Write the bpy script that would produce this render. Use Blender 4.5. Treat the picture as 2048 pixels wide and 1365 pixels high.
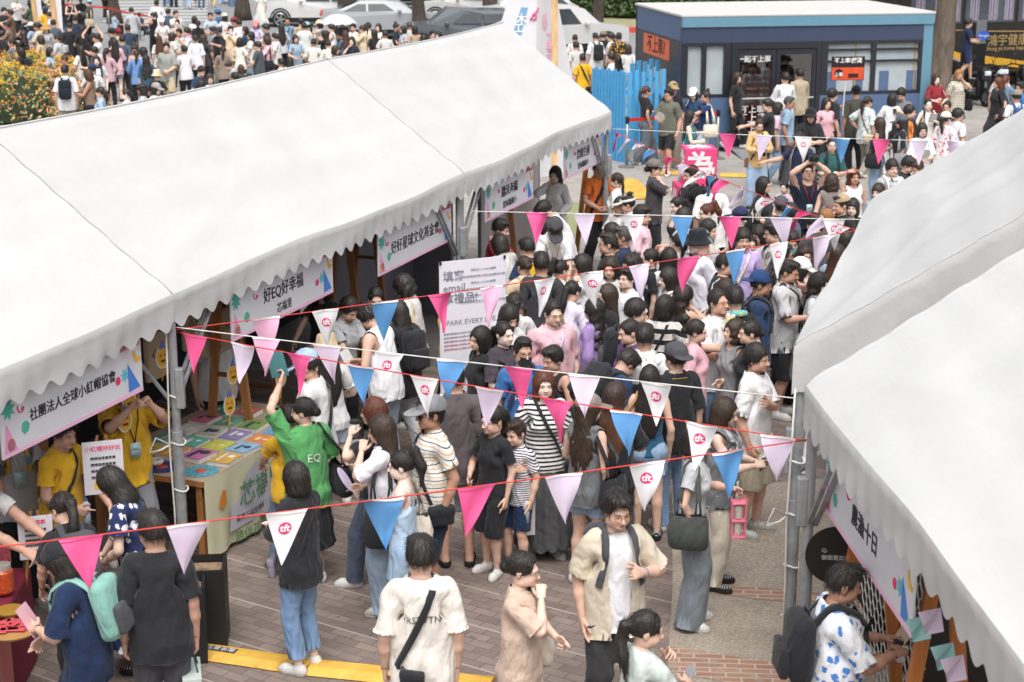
import bpy, bmesh, math, random
import numpy as np
from mathutils import Vector, Matrix
# ------------------------------------------------------------------ camera, world, sun, exposure
S = bpy.context.scene
for _o in list(bpy.data.objects):
 bpy.data.objects.remove(_o)
CAM_H = 5.5
FPX = 3350.0                       # focal length in pixels of the 2048 px wide photograph
PITCH = math.atan((682.5 + 223.0) / FPX)
cam_d = bpy.data.cameras.new("camera")
cam_d.sensor_width = 36.0
cam_d.lens = 36.0 * FPX / 2048.0
cam_d.clip_start = 0.1
cam_d.clip_end = 2000.0
cam_d.dof.use_dof = True
cam_d.dof.focus_distance = 14.5
cam_d.dof.aperture_fstop = 3.6
cam = bpy.data.objects.new("camera", cam_d)
S.collection.objects.link(cam)
cam.location = (0, 0, CAM_H)
cam.rotation_euler = (math.pi / 2 - PITCH, 0, 0)
S.camera = cam
SUN_EL, SUN_AZ = math.radians(62), math.radians(176)
world = bpy.data.worlds.new("World")
S.world = world
world.use_nodes = True
_nt = world.node_tree
_bg = _nt.nodes["Background"]
_sky = _nt.nodes.new("ShaderNodeTexSky")
_sky.sky_type = 'NISHITA'
_sky.sun_disc = False
_sky.sun_elevation = SUN_EL
_sky.sun_rotation = SUN_AZ
_sky.air_density = 1.0
_sky.dust_density = 6.0
_sky.ozone_density = 1.0
_hs = _nt.nodes.new("ShaderNodeHueSaturation")      # a thin overcast: the sky's blue is mostly washed out
_hs.inputs['Saturation'].default_value = 0.22
_nt.links.new(_sky.outputs[0], _hs.inputs['Color'])
_nt.links.new(_hs.outputs[0], _bg.inputs[0])
_bg.inputs[1].default_value = 0.15
sun_d = bpy.data.lights.new("sun", 'SUN')
sun_d.energy = 0.9
sun_d.angle = math.radians(45)
sun_d.color = (1.0, 0.985, 0.965)
sun = bpy.data.objects.new("sun", sun_d)
S.collection.objects.link(sun)
_sd = Vector((math.sin(SUN_AZ) * math.cos(SUN_EL), math.cos(SUN_AZ) * math.cos(SUN_EL), math.sin(SUN_EL)))
sun.rotation_euler = _sd.to_track_quat('Z', 'Y').to_euler()
S.view_settings.view_transform = 'Standard'
S.view_settings.look = 'None'
S.view_settings.gamma = 1.0
S.view_settings.exposure = 0.46
S.render.engine = 'CYCLES'
S.cycles.use_denoising = True
S.cycles.use_adaptive_sampling = True
S.cycles.adaptive_threshold = 0.02
S.cycles.max_bounces = 6
S.cycles.diffuse_bounces = 3
S.cycles.glossy_bounces = 2
S.cycles.transmission_bounces = 4
S.cycles.transparent_max_bounces = 6
S.cycles.caustics_reflective = False
S.cycles.caustics_refractive = False
COL = S.collection
RND = random.Random(7)
def at(px, py, z=0.0):
 """World point at height z that the photograph shows at pixel (px, py)."""
 x = (px - 1024) / FPX
 u = (682.5 - py) / FPX
 d = Vector((x, math.cos(PITCH) + u * math.sin(PITCH), -math.sin(PITCH) + u * math.cos(PITCH)))
 t = (z - CAM_H) / d.z
 return Vector((0, 0, CAM_H)) + d * t
def at_y(px, py, y):
 """World point at distance y (along the ground) seen at pixel (px, py)."""
 x = (px - 1024) / FPX
 u = (682.5 - py) / FPX
 d = Vector((x, math.cos(PITCH) + u * math.sin(PITCH), -math.sin(PITCH) + u * math.cos(PITCH)))
 return Vector((0, 0, CAM_H)) + d * (y / d.y)
# ------------------------------------------------------------------ helpers: objects and tags
def tag(o, label=None, cat=None, group=None, kind=None):
 if label: o['label'] = label
 if cat: o['category'] = cat
 if group: o['group'] = group
 if kind: o['kind'] = kind
 return o
def empty(name, loc=(0, 0, 0), rz=0.0, label=None, cat=None, group=None):
 o = bpy.data.objects.new(name, None)
 o.empty_display_size = 0.1
 COL.objects.link(o)
 o.location = loc
 o.rotation_euler = (0, 0, rz)
 return tag(o, label, cat, group)
def link(name, me, parent=None, loc=None, rz=None):
 o = bpy.data.objects.new(name, me)
 COL.objects.link(o)
 if parent is not None: o.parent = parent
 if loc is not None: o.location = loc
 if rz is not None: o.rotation_euler = (0, 0, rz)
 return o
class MB:
 """Collects boxes, bars, tubes and sheets; build() links them as ONE mesh object."""
 def __init__(self):
  self.v, self.f, self.m = [], [], []
  self.cur = 0
 def add(self, vs, fs):
  n = len(self.v)
  self.v.extend([tuple(p) for p in vs])
  for q in fs:
   self.f.append(tuple(i + n for i in q))
   self.m.append(self.cur)
  return self
 def box(self, c, s, rz=0.0, M=None, bev=0.0):
  hx, hy, hz = s[0] / 2, s[1] / 2, s[2] / 2
  if bev <= 0:
   P = [Vector((x * hx, y * hy, z * hz)) for z in (-1, 1) for y in (-1, 1) for x in (-1, 1)]
   F = [(0, 2, 3, 1), (4, 5, 7, 6), (0, 1, 5, 4), (2, 6, 7, 3), (0, 4, 6, 2), (1, 3, 7, 5)]
  else:
   bm = bmesh.new()
   bmesh.ops.create_cube(bm, size=1.0)
   for v in bm.verts: v.co = Vector((v.co.x * s[0], v.co.y * s[1], v.co.z * s[2]))
   bmesh.ops.bevel(bm, geom=list(bm.edges), offset=bev, segments=2, affect='EDGES', profile=0.5)
   bm.verts.index_update()
   P = [v.co.copy() for v in bm.verts]
   F = [tuple(v.index for v in f.verts) for f in bm.faces]
   bm.free()
  if M is None:
   M = Matrix.Translation(Vector(c)) @ Matrix.Rotation(rz, 4, 'Z')
  else:
   M = M @ Matrix.Translation(Vector(c))
  return self.add([M @ p for p in P], F)
 def bar(self, a, b, w, h=None, up=(0, 0, 1)):
  """Square bar from a to b."""
  a, b = Vector(a), Vector(b)
  h = h or w
  d = (b - a)
  L = d.length
  d.normalize()
  up = Vector(up)
  if abs(d.dot(up)) > 0.98: up = Vector((1, 0, 0))
  s = d.cross(up).normalized()
  u = s.cross(d)
  P = []
  for q in (a, b):
   for i, j in ((-1, -1), (1, -1), (1, 1), (-1, 1)):
    P.append(q + s * (i * w / 2) + u * (j * h / 2))
  return self.add(P, [(0, 1, 2, 3), (7, 6, 5, 4), (0, 4, 5, 1), (1, 5, 6, 2), (2, 6, 7, 3), (3, 7, 4, 0)])
 def tube(self, pts, r, n=8, cap=True, closed=False):
  pts = [Vector(p) for p in pts]
  k = len(pts)
  rs = r if isinstance(r, (list, tuple)) else [r] * k
  P, F = [], []
  ref = Vector((0, 0, 1))
  for i, p in enumerate(pts):
   if closed: d = pts[(i + 1) % k] - pts[i - 1]
   else: d = pts[min(i + 1, k - 1)] - pts[max(i - 1, 0)]
   d.normalize()
   rr = ref if abs(d.dot(ref)) < 0.95 else Vector((1, 0, 0))
   s = d.cross(rr).normalized()
   u = s.cross(d)
   for j in range(n):
    t = 2 * math.pi * j / n
    P.append(p + (s * math.cos(t) + u * math.sin(t)) * rs[i])
  for i in range(k if closed else k - 1):
   for j in range(n):
    a, b = i * n + j, i * n + (j + 1) % n
    c = ((i + 1) % k) * n
    F.append((a, b, c + (j + 1) % n, c + j))
  if cap and not closed:
   F.append(tuple(range(n - 1, -1, -1)))
   F.append(tuple(range((k - 1) * n, k * n)))
  return self.add(P, F)
 def lathe(self, prof, n=16, c=(0, 0, 0), sx=1.0, sy=1.0, cap=True):
  """prof: [(r, z)...] from bottom to top."""
  P, F = [], []
  for r, z in prof:
   for j in range(n):
    t = 2 * math.pi * j / n
    P.append((c[0] + r * sx * math.cos(t), c[1] + r * sy * math.sin(t), c[2] + z))
  for i in range(len(prof) - 1):
   for j in range(n):
    F.append((i * n + j, i * n + (j + 1) % n, (i + 1) * n + (j + 1) % n, (i + 1) * n + j))
  if cap:
   F.append(tuple(range(n - 1, -1, -1)))
   F.append(tuple(range((len(prof) - 1) * n, len(prof) * n)))
  return self.add(P, F)
 def prism(self, outline, y0, y1):
  """outline in (x, z), extruded from y0 to y1."""
  k = len(outline)
  P = [(x, y0, z) for x, z in outline] + [(x, y1, z) for x, z in outline]
  F = [tuple(range(k)), tuple(range(2 * k - 1, k - 1, -1))]
  for i in range(k):
   j = (i + 1) % k
   F.append((j, i, k + i, k + j))
  return self.add(P, F)
 def sheet(self, fn, nu, nv):
  """fn(u, v) -> point for u, v in 0..1"""
  P = [fn(i / nu, j / nv) for j in range(nv + 1) for i in range(nu + 1)]
  F = []
  for j in range(nv):
   for i in range(nu):
    a = j * (nu + 1) + i
    F.append((a, a + 1, a + nu + 2, a + nu + 1))
  return self.add(P, F)
 def mesh(self, name, mats, smooth=False, fix=True):
  me = bpy.data.meshes.new(name)
  me.from_pydata([tuple(p) for p in self.v], [], self.f)
  if not isinstance(mats, (list, tuple)): mats = [mats]
  for m in mats: me.materials.append(m)
  if len(mats) > 1: me.polygons.foreach_set('material_index', self.m)
  if fix:
   bm = bmesh.new(); bm.from_mesh(me)
   bmesh.ops.recalc_face_normals(bm, faces=bm.faces)
   bm.to_mesh(me); bm.free()
  if smooth: me.polygons.foreach_set('use_smooth', [True] * len(me.polygons))
  me.update()
  return me
 def build(self, name, mats, parent=None, loc=None, rz=None, smooth=False, fix=True):
  return link(name, self.mesh(name, mats, smooth, fix), parent, loc, rz)
def copy_tree(o, parent=None):
 """Copy a thing, its parts and their sub-parts."""
 c = o.copy()
 COL.objects.link(c)
 c.parent = parent
 for ch in list(o.children):
  copy_tree(ch, c)
 return c
# ------------------------------------------------------------------ helpers: materials
MATS = {}
def lin(c):
 """sRGB 0..1 triple or hex string -> linear rgba"""
 if isinstance(c, str):
  c = [int(c[i:i + 2], 16) / 255 for i in (0, 2, 4)]
 return tuple((x / 12.92 if x <= 0.04045 else ((x + 0.055) / 1.055) ** 2.4) for x in c[:3]) + (1.0,)
class NT:
 """Small node-tree writer."""
 def __init__(self, name):
  self.mat = bpy.data.materials.new(name)
  self.mat.use_nodes = True
  self.t = self.mat.node_tree
  self.b = self.t.nodes["Principled BSDF"]
 def n(self, typ, **kw):
  nd = self.t.nodes.new(typ)
  for k, v in kw.items():
   if hasattr(nd, k): setattr(nd, k, v)
  return nd
 def l(self, a, b):
  self.t.links.new(a, b)
 def val(self, sock, v):
  if hasattr(v, 'is_linked'): self.l(v, sock)
  else: sock.default_value = v
 def math(self, op, a, b=0.0, c=0.0, clamp=False):
  nd = self.n('ShaderNodeMath', operation=op)
  nd.use_clamp = clamp
  self.val(nd.inputs[0], a); self.val(nd.inputs[1], b); self.val(nd.inputs[2], c)
  return nd.outputs[0]
 def mix(self, f, a, b, blend='MIX'):
  nd = self.n('ShaderNodeMix', data_type='RGBA', blend_type=blend)
  self.val(nd.inputs[0], f); self.val(nd.inputs[6], a); self.val(nd.inputs[7], b)
  return nd.outputs[2]
 def noise(self, vec, scale, detail=3.0, rough=0.5, out=0):
  nd = self.n('ShaderNodeTexNoise')
  if vec is not None: self.l(vec, nd.inputs['Vector'])
  nd.inputs['Scale'].default_value = scale
  nd.inputs['Detail'].default_value = detail
  nd.inputs['Roughness'].default_value = rough
  return nd.outputs[out]
 def ramp(self, f, stops):
  nd = self.n('ShaderNodeValToRGB')
  el = nd.color_ramp.elements
  while len(el) < len(stops): el.new(0.5)
  for e, (p, c) in zip(el, stops):
   e.position = p
   e.color = c if len(c) == 4 else tuple(c) + (1,)
  self.l(f, nd.inputs[0])
  return nd.outputs[0]
 def bump(self, h, strength=0.3, dist=0.01):
  nd = self.n('ShaderNodeBump')
  nd.inputs['Strength'].default_value = strength
  nd.inputs['Distance'].default_value = dist
  self.l(h, nd.inputs['Height'])
  self.l(nd.outputs[0], self.b.inputs['Normal'])
 def xyz(self, vec):
  nd = self.n('ShaderNodeSeparateXYZ')
  self.l(vec, nd.inputs[0])
  return nd.outputs
 def obj(self):
  return self.n('ShaderNodeTexCoord').outputs['Object']
 def attr(self, name):
  nd = self.n('ShaderNodeAttribute')
  nd.attribute_name = name
  return nd.outputs['Vector']
 def scale(self, vec, s):
  nd = self.n('ShaderNodeMapping')
  self.l(vec, nd.inputs[0])
  nd.inputs['Scale'].default_value = s
  return nd.outputs[0]
 def done(self, color=None, rough=0.6, metal=0.0, spec=None):
  if color is not None: self.val(self.b.inputs['Base Color'], color)
  self.val(self.b.inputs['Roughness'], rough)
  self.b.inputs['Metallic'].default_value = metal
  if spec is not None: self.b.inputs['Specular IOR Level'].default_value = spec
  return self.mat
def plain(name, col, rough=0.6, metal=0.0, var=0.12, vscale=6.0, bump=0.0, spec=None):
 """Painted / plastic / metal surface with slight tonal variation."""
 key = ('plain', name)
 if key in MATS: return MATS[key]
 t = NT(name)
 c = lin(col)
 o = t.obj()
 nz = t.noise(o, vscale, 4.0, 0.6)
 dark = tuple(x * (1 - var) for x in c[:3]) + (1,)
 lite = tuple(min(1, x * (1 + var * 0.6)) for x in c[:3]) + (1,)
 t.l(t.ramp(nz, [(0.3, dark), (0.7, lite)]), t.b.inputs['Base Color'])
 if bump: t.bump(t.noise(o, vscale * 6, 3.0), bump, 0.01)
 MATS[key] = t.done(None, rough, metal, spec)
 return MATS[key]
# ------------------------------------------------------------------ helpers: lettering
_TXT = {}
def text_mesh(body, size=1.0, ext=0.0, bold=0.0, align='CENTER'):
 """Lettering as mesh data in the XY plane, centred, cap size = size."""
 key = (body, size, ext, bold, align)
 if key in _TXT: return _TXT[key]
 cu = bpy.data.curves.new("lettering", 'FONT')
 cu.body = body
 cu.size = size
 cu.extrude = ext
 cu.offset = bold
 cu.align_x = align
 cu.align_y = 'CENTER'
 cu.resolution_u = 2
 o = bpy.data.objects.new("lettering", cu)
 COL.objects.link(o)
 dg = bpy.context.evaluated_depsgraph_get()
 me = bpy.data.meshes.new_from_object(o.evaluated_get(dg))
 V = [v.co.copy() for v in me.vertices]
 F = [tuple(p.vertices) for p in me.polygons]
 bpy.data.objects.remove(o)
 bpy.data.curves.remove(cu)
 bpy.data.meshes.remove(me)
 _TXT[key] = (V, F)
 return _TXT[key]
def letter(name, body, size, M, mat, parent=None, bold=0.0, sx=1.0, ext=0.0015, align='CENTER'):
 """Lettering lying on the plane of matrix M (its XY plane, Z outwards)."""
 V, F = text_mesh(body, size, ext, bold, align)
 mb = MB()
 mb.add([M @ Vector((v.x * sx, v.y, v.z)) for v in V], F)
 return mb.build(name, mat, parent, fix=False)
def frame_xz(o, xdir, up=(0, 0, 1)):
 """Matrix whose X runs along xdir, Y along up, Z outwards (X x Y), at point o."""
 x = Vector(xdir).normalized()
 y = Vector(up)
 y = (y - x * y.dot(x)).normalized()
 z = x.cross(y)
 M = Matrix((x, y, z)).transposed().to_4x4()
 M.translation = Vector(o)
 return M
# ------------------------------------------------------------------ the setting: ground, road, pavers
def ground_mats():
 t = NT('brick_pavers')
 o = t.obj()
 mp = t.n('ShaderNodeMapping'); t.l(o, mp.inputs[0]); _p, _q = at(448, 1176), at(696, 1247); mp.inputs['Rotation'].default_value = (0, 0, -math.atan2(_q.y - _p.y, _q.x - _p.x))
 br = t.n('ShaderNodeTexBrick'); t.l(mp.outputs[0], br.inputs['Vector'])
 br.inputs['Scale'].default_value = 1.0
 br.inputs['Brick Width'].default_value = .20; br.inputs['Row Height'].default_value = .10
 br.inputs['Mortar Size'].default_value = .006; br.inputs['Mortar Smooth'].default_value = .3; br.inputs['Bias'].default_value = -.1
 br.inputs['Color1'].default_value = lin('74665e'); br.inputs['Color2'].default_value = lin('9d8d82'); br.inputs['Mortar'].default_value = lin('554d48')
 n = t.noise(o, 3.0, 5, .65)
 c = t.mix(.28, br.outputs['Color'], t.ramp(n, [(.3, lin('5f524b')), (.5, lin('857670')), (.75, lin('a59489'))]))
 sp = t.noise(o, 160, 2)
 c = t.mix(.14, c, t.ramp(sp, [(.3, lin('3f3733')), (.7, lin('b0a29a'))]))
 st = t.noise(o, .8, 5, .7)
 c = t.mix(t.math('MULTIPLY', t.math('SUBTRACT', st, .45), 1.6, clamp=True), c, lin('5a504b'))
 sp2 = t.noise(o, 9, 2, .5)
 c = t.mix(t.math('MULTIPLY', t.math('GREATER_THAN', sp2, .70), .5), c, lin('4a423e'))
 x, y, z = t.xyz(mp.outputs[0])
 fr = t.math('FRACT', t.math('DIVIDE', y, .10 * 6))
 jm = t.math('LESS_THAN', t.math('ABSOLUTE', t.math('SUBTRACT', fr, .5)), .013)
 jm = t.math('MULTIPLY', jm, t.math('GREATER_THAN', t.noise(o, 5.0, 2), .36))
 c = t.mix(t.math('MULTIPLY', jm, .6), c, lin('c8c1b8'))
 t.l(c, t.b.inputs['Base Color'])
 t.bump(t.math('ADD', t.math('MULTIPLY', br.outputs['Fac'], -1.0), t.math('MULTIPLY', sp, .3)), .35, .006)
 MATS['pavers'] = t.done(None, .72)
 t = NT('grey_pavers')
 o = t.obj()
 mp = t.n('ShaderNodeMapping'); t.l(o, mp.inputs[0]); mp.inputs['Rotation'].default_value = (0, 0, math.radians(-8))
 br = t.n('ShaderNodeTexBrick'); t.l(mp.outputs[0], br.inputs['Vector'])
 br.inputs['Scale'].default_value = 1.0; br.inputs['Brick Width'].default_value = .5; br.inputs['Row Height'].default_value = .3
 br.inputs['Mortar Size'].default_value = .008
 br.inputs['Color1'].default_value = lin('96918c'); br.inputs['Color2'].default_value = lin('a8a39d'); br.inputs['Mortar'].default_value = lin('6f6b67')
 n = t.noise(o, .9, 5, .6)
 c = t.mix(.45, br.outputs['Color'], t.ramp(n, [(.3, lin('837d78')), (.7, lin('b4afa8'))]))
 t.l(c, t.b.inputs['Base Color'])
 MATS['plaza'] = t.done(None, .8)
 t = NT('washed_aggregate')
 o = t.obj()
 vo = t.n('ShaderNodeTexVoronoi'); t.l(o, vo.inputs['Vector']); vo.inputs['Scale'].default_value = 75
 n = t.noise(o, 1.6, 4, .6)
 c = t.mix(.55, t.ramp(t.xyz(vo.outputs['Color'])[0], [(0, lin('7d7266')), (.5, lin('a4988a')), (1, lin('cbc1b3'))]), t.ramp(n, [(.3, lin('8b8073')), (.7, lin('b3a798'))]))
 t.l(c, t.b.inputs['Base Color'])
 t.bump(vo.outputs['Distance'], .4, .006)
 MATS['aggregate'] = t.done(None, .85)
 t = NT('red_brick_band')
 o = t.obj()
 mp = t.n('ShaderNodeMapping'); t.l(o, mp.inputs[0]); mp.inputs['Rotation'].default_value = (0, 0, math.radians(4))
 br = t.n('ShaderNodeTexBrick'); t.l(mp.outputs[0], br.inputs['Vector'])
 br.inputs['Scale'].default_value = 1.0; br.inputs['Brick Width'].default_value = .22; br.inputs['Row Height'].default_value = .075; br.inputs['Mortar Size'].default_value = .008
 br.inputs['Color1'].default_value = lin('b0856f'); br.inputs['Color2'].default_value = lin('9c7563'); br.inputs['Mortar'].default_value = lin('b9afa2')
 n = t.noise(o, 7, 5, .7)
 c = t.mix(t.math('MULTIPLY', t.math('GREATER_THAN', n, .55), .5), br.outputs['Color'], lin('a89c8e'))
 t.l(c, t.b.inputs['Base Color'])
 MATS['redband'] = t.done(None, .85)
 t = NT('asphalt')
 o = t.obj()
 n = t.noise(o, .5, 5, .6); n2 = t.noise(o, 60, 2)
 c = t.mix(.3, t.ramp(n, [(.3, lin('7b7b7c')), (.7, lin('949494'))]), t.ramp(n2, [(.3, lin('5c5c5d')), (.7, lin('b1b1b0'))]))
 t.l(c, t.b.inputs['Base Color'])
 MATS['asphalt'] = t.done(None, .85)
 t = NT('lawn')
 o = t.obj()
 n = t.noise(o, 40, 3)
 t.l(t.ramp(n, [(.3, lin('7a8058')), (.7, lin('979c78'))]), t.b.inputs['Base Color'])
 MATS['lawn'] = t.done(None, .9)
ground_mats()
def flat(name, pts, z, m, kind='structure', lbl=None, cat=None):
 mb = MB()
 mb.add([(p[0], p[1], z) for p in pts], [tuple(range(len(pts)))])
 o = mb.build(name, m)
 return tag(o, lbl, cat, None, kind)
def quad_px(pxs, z=0.0):
 return [at(x, y, z) for x, y in pxs]
flat('ground', [(-400, -30), (400, -30), (400, 900), (-400, 900)], 0.0, MATS['plaza'])
# lane paving: brown brick in front, washed concrete with brick bands on the near right
flat('brick_paving', [(-12, 2), (8, 2), (8, 13.9), (6.6, 19), (-12, 19)], .004, MATS['pavers'])
_ag = [at(1345, 985), at(1345, 1180), at(1330, 1420), at(2300, 1600), at(2300, 900)]
flat('concrete_paving', [(p.x, p.y) for p in _ag], .008, MATS['aggregate'])
for nm, q in (('brick_band', [(1415, 1168), (1740, 1196), (1740, 1226), (1420, 1190)]), ('brick_band', [(1340, 1296), (1700, 1352), (1700, 1420), (1340, 1345)])):
 flat(nm, quad_px(q), .012, MATS['redband'])
flat('lawn_strip', quad_px([(1120, 405), (1215, 405), (1225, 470), (1120, 470)]), .006, MATS['lawn'])
# the road behind the plaza
ROADY = 50.0
flat('road', [(-200, 47.5), (200, 62), (200, 95), (60, 91), (4, 300), (-200, 300)], .010, MATS['asphalt'])
white = plain('road_paint', 'd9d8d4', .7, var=.1)
m = MB()
for i in range(7):
 p0 = at(205, 6 + i * 6.2); p1 = at(415, 4 + i * 6.2)
 d = .22
 m.add([(p0.x, p0.y - d, .014), (p1.x, p1.y - d, .014), (p1.x, p1.y + d, .014), (p0.x, p0.y + d, .014)], [(0, 1, 2, 3)])
tag(m.build('crosswalk', white), kind='structure')
yel = plain('road_yellow', 'e2c27e', .7, var=.1)
for a, b in (((1120, 90), (1262, 93)), ((560, 85), (700, 88))):
 p0, p1 = at(*a), at(*b)
 tag(MB().add([(p0.x, p0.y, .014), (p1.x, p1.y, .014), (p1.x, p1.y + .25, .014), (p0.x, p0.y + .25, .014)], [(0, 1, 2, 3)]).build('lane_marking', yel), kind='structure')
# far kerb painted red, with the planted verge behind it
k0, k1 = at(1000, 60), at(1300, 66)
kd = (k1 - k0).normalized()
ka, kb = k0 - kd * 3, k1 + kd * 40
redk = plain('red_kerb_paint', 'cf4f48', .7, var=.15)
m = MB(); m.bar((ka.x, ka.y, .10), (kb.x, kb.y, .10), .35, .20)
tag(m.build('kerb', redk), kind='structure')
nrm = Vector((-kd.y, kd.x, 0))
vg = [ka + nrm * .2, kb + nrm * .2, kb + nrm * 14, ka + nrm * 14]
t = NT('dry_verge'); o_ = t.obj(); n_ = t.noise(o_, 2.2, 5, .6)
t.l(t.ramp(n_, [(.3, lin('a39a80')), (.55, lin('8f9168')), (.8, lin('b8b09c'))]), t.b.inputs['Base Color'])
MATS['verge'] = t.done(None, .9)
flat('verge', [(p.x, p.y) for p in vg], .14, MATS['verge'])
# ------------------------------------------------------------------ foliage
def m_leaf(name, cols):
 key = ('leaf', name)
 if key in MATS: return MATS[key]
 t = NT('leaf_' + name)
 o = t.obj()
 n = t.noise(o, 2.5, 3); n2 = t.noise(o, 30, 2)
 f = t.math('ADD', t.math('MULTIPLY', n, .5), t.math('MULTIPLY', n2, .5))
 t.l(t.ramp(f, [(.35, lin(cols[0])), (.5, lin(cols[1])), (.65, lin(cols[2]))]), t.b.inputs['Base Color'])
 MATS[key] = t.done(None, .6, 0, .3)
 return MATS[key]
def leaves(mb, pts, size, rg, nrm=None):
 for p in pts:
  a = Vector((rg.gauss(0, 1), rg.gauss(0, 1), rg.gauss(0, 1) + .3)).normalized()
  b = a.orthogonal().normalized()
  b = (Matrix.Rotation(rg.uniform(0, 6.3), 3, a) @ b)
  c = a.cross(b)
  s = size * rg.uniform(.6, 1.3)
  p = Vector(p)
  mb.add([p - b * s, p + c * s * .5 , p + b * s, p - c * s * .5], [(0, 1, 2, 3)])
def bark(name='bark', c='4a4039'):
 key = ('bark', name)
 if key in MATS: return MATS[key]
 t = NT(name)
 o = t.obj()
 n = t.noise(t.scale(o, (9, 9, 2.2)), 1.0, 6, .7)
 b = lin(c)
 t.l(t.ramp(n, [(.3, tuple(x * .5 for x in b[:3])), (.7, tuple(x * 1.5 for x in b[:3]))]), t.b.inputs['Base Color'])
 t.bump(n, .9, .05)
 MATS[key] = t.done(None, .9)
 return MATS[key]
def tree(px, foot_y, r0, lean, label, fork=None, group='street trees along the road', col='4a4039', crown=True, H=5.2):
 g = at(px, foot_y)
 e = empty('tree', g, 0, label, 'tree', group)
 rg = random.Random(int(px))
 m = MB()
 if fork is None:
  pts = [Vector((lean * t * t * 1.2 + .05 * math.sin(6 * t + px), .04 * math.sin(5 * t), H * t)) for t in [i / 12 for i in range(13)]]
  m.tube(pts, [r0 * (1.5 - .5 * min(1, i / 2)) * (1 - .3 * i / 12) * rg.uniform(.95, 1.06) for i in range(13)], 14)
  tops = [pts[-1]]
 else:
  hf, sp = fork
  pts = [Vector((0, 0, hf * t)) for t in [i / 5 for i in range(6)]]
  m.tube(pts, [r0 * (1.4 - .4 * min(1, i / 2)) for i in range(6)], 14)
  tops = []
  for s in (-1, 1):
   q = [Vector((s * sp * t, .1 * s * t, hf - .15 + (H - hf) * t)) for t in [i / 6 for i in range(7)]]
   m.tube(q, [r0 * (.85 - .45 * i / 6) for i in range(7)], 12)
   tops.append(q[-1])
 m.build('trunk', bark('bark' + col, col), e, smooth=True)
 if crown:
  mb = MB()
  pts = []
  for tp in tops:
   for c in range(9):
    cc = tp + Vector((rg.gauss(0, 1.2), rg.gauss(0, 1.2), rg.uniform(.6, 2.8)))
    for k in range(60):
     v = Vector((rg.gauss(0, 1), rg.gauss(0, 1), rg.gauss(0, .7)))
     pts.append(cc + v.normalized() * .8 * rg.random() ** .4)
  leaves(mb, pts, .10, rg)
  mb.build('crown', m_leaf('tree', ('2f4426', '48603a', '6c8250')), e, fix=False)
 return e
tree(228, 48, .23, .05, 'dark street tree standing by the crosswalk behind the red barrier tape')
tree(488, 41, .28, .1, 'dark street tree beside the front wheel of the white parked SUV')
tree(692, 62, .38, .25, 'thick street tree between the white SUV and the silver sedan')
tree(837, 80, .26, -.15, 'slim street tree in front of the bonnet of the silver sedan')
tree(980, 62, .30, 0, 'forked street tree in front of the white hatchback', fork=(1.35, .75))
tree(1198, 84, .22, .0, 'street tree between the hedge and the blue bus booth')
tree(1872, 224, .30, .25, 'mottled tree trunk between the blue bus booth and the black coach', col='6e6256')
def hedge(a, b, depth, h, label, n=9000, seed=3, cols=('3f5135', '5c7048', '869a6b')):
 rg = random.Random(seed)
 d = (b - a); L = d.length; d.normalize()
 nn = Vector((-d.y, d.x, 0))
 mb = MB()
 pts = []
 for i in range(n):
  u = rg.random() * L
  top = rg.random() < .45
  hh = h * (.88 + .14 * math.sin(u * 1.1) * math.sin(u * .37 + 1))
  if top: p = a + d * u + nn * rg.uniform(0, depth) + Vector((0, 0, hh + rg.gauss(0, .05)))
  else: p = a + d * u + nn * rg.gauss(.05, .10) + Vector((0, 0, .15 + (hh - .15) * rg.random()))
  pts.append(p)
 leaves(mb, pts, .10, rg)
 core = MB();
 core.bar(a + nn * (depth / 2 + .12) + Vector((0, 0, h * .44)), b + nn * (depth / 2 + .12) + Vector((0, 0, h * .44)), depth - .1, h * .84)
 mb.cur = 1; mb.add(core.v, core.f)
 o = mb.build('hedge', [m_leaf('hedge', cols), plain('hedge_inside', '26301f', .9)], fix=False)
 return tag(o, label, 'hedge')
_h0, _h1 = at(1040, 38), at(1290, 46)
_hd = (_h1 - _h0).normalized()
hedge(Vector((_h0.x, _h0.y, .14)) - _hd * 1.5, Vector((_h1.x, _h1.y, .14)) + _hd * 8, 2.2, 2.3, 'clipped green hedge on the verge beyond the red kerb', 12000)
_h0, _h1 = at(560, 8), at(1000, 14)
hedge(Vector((_h0.x, _h0.y, .14)), Vector((_h1.x, _h1.y, .14)), 1.5, 1.6, 'low hedge beyond the road behind the parked white cars', 6000, 5)
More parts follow.
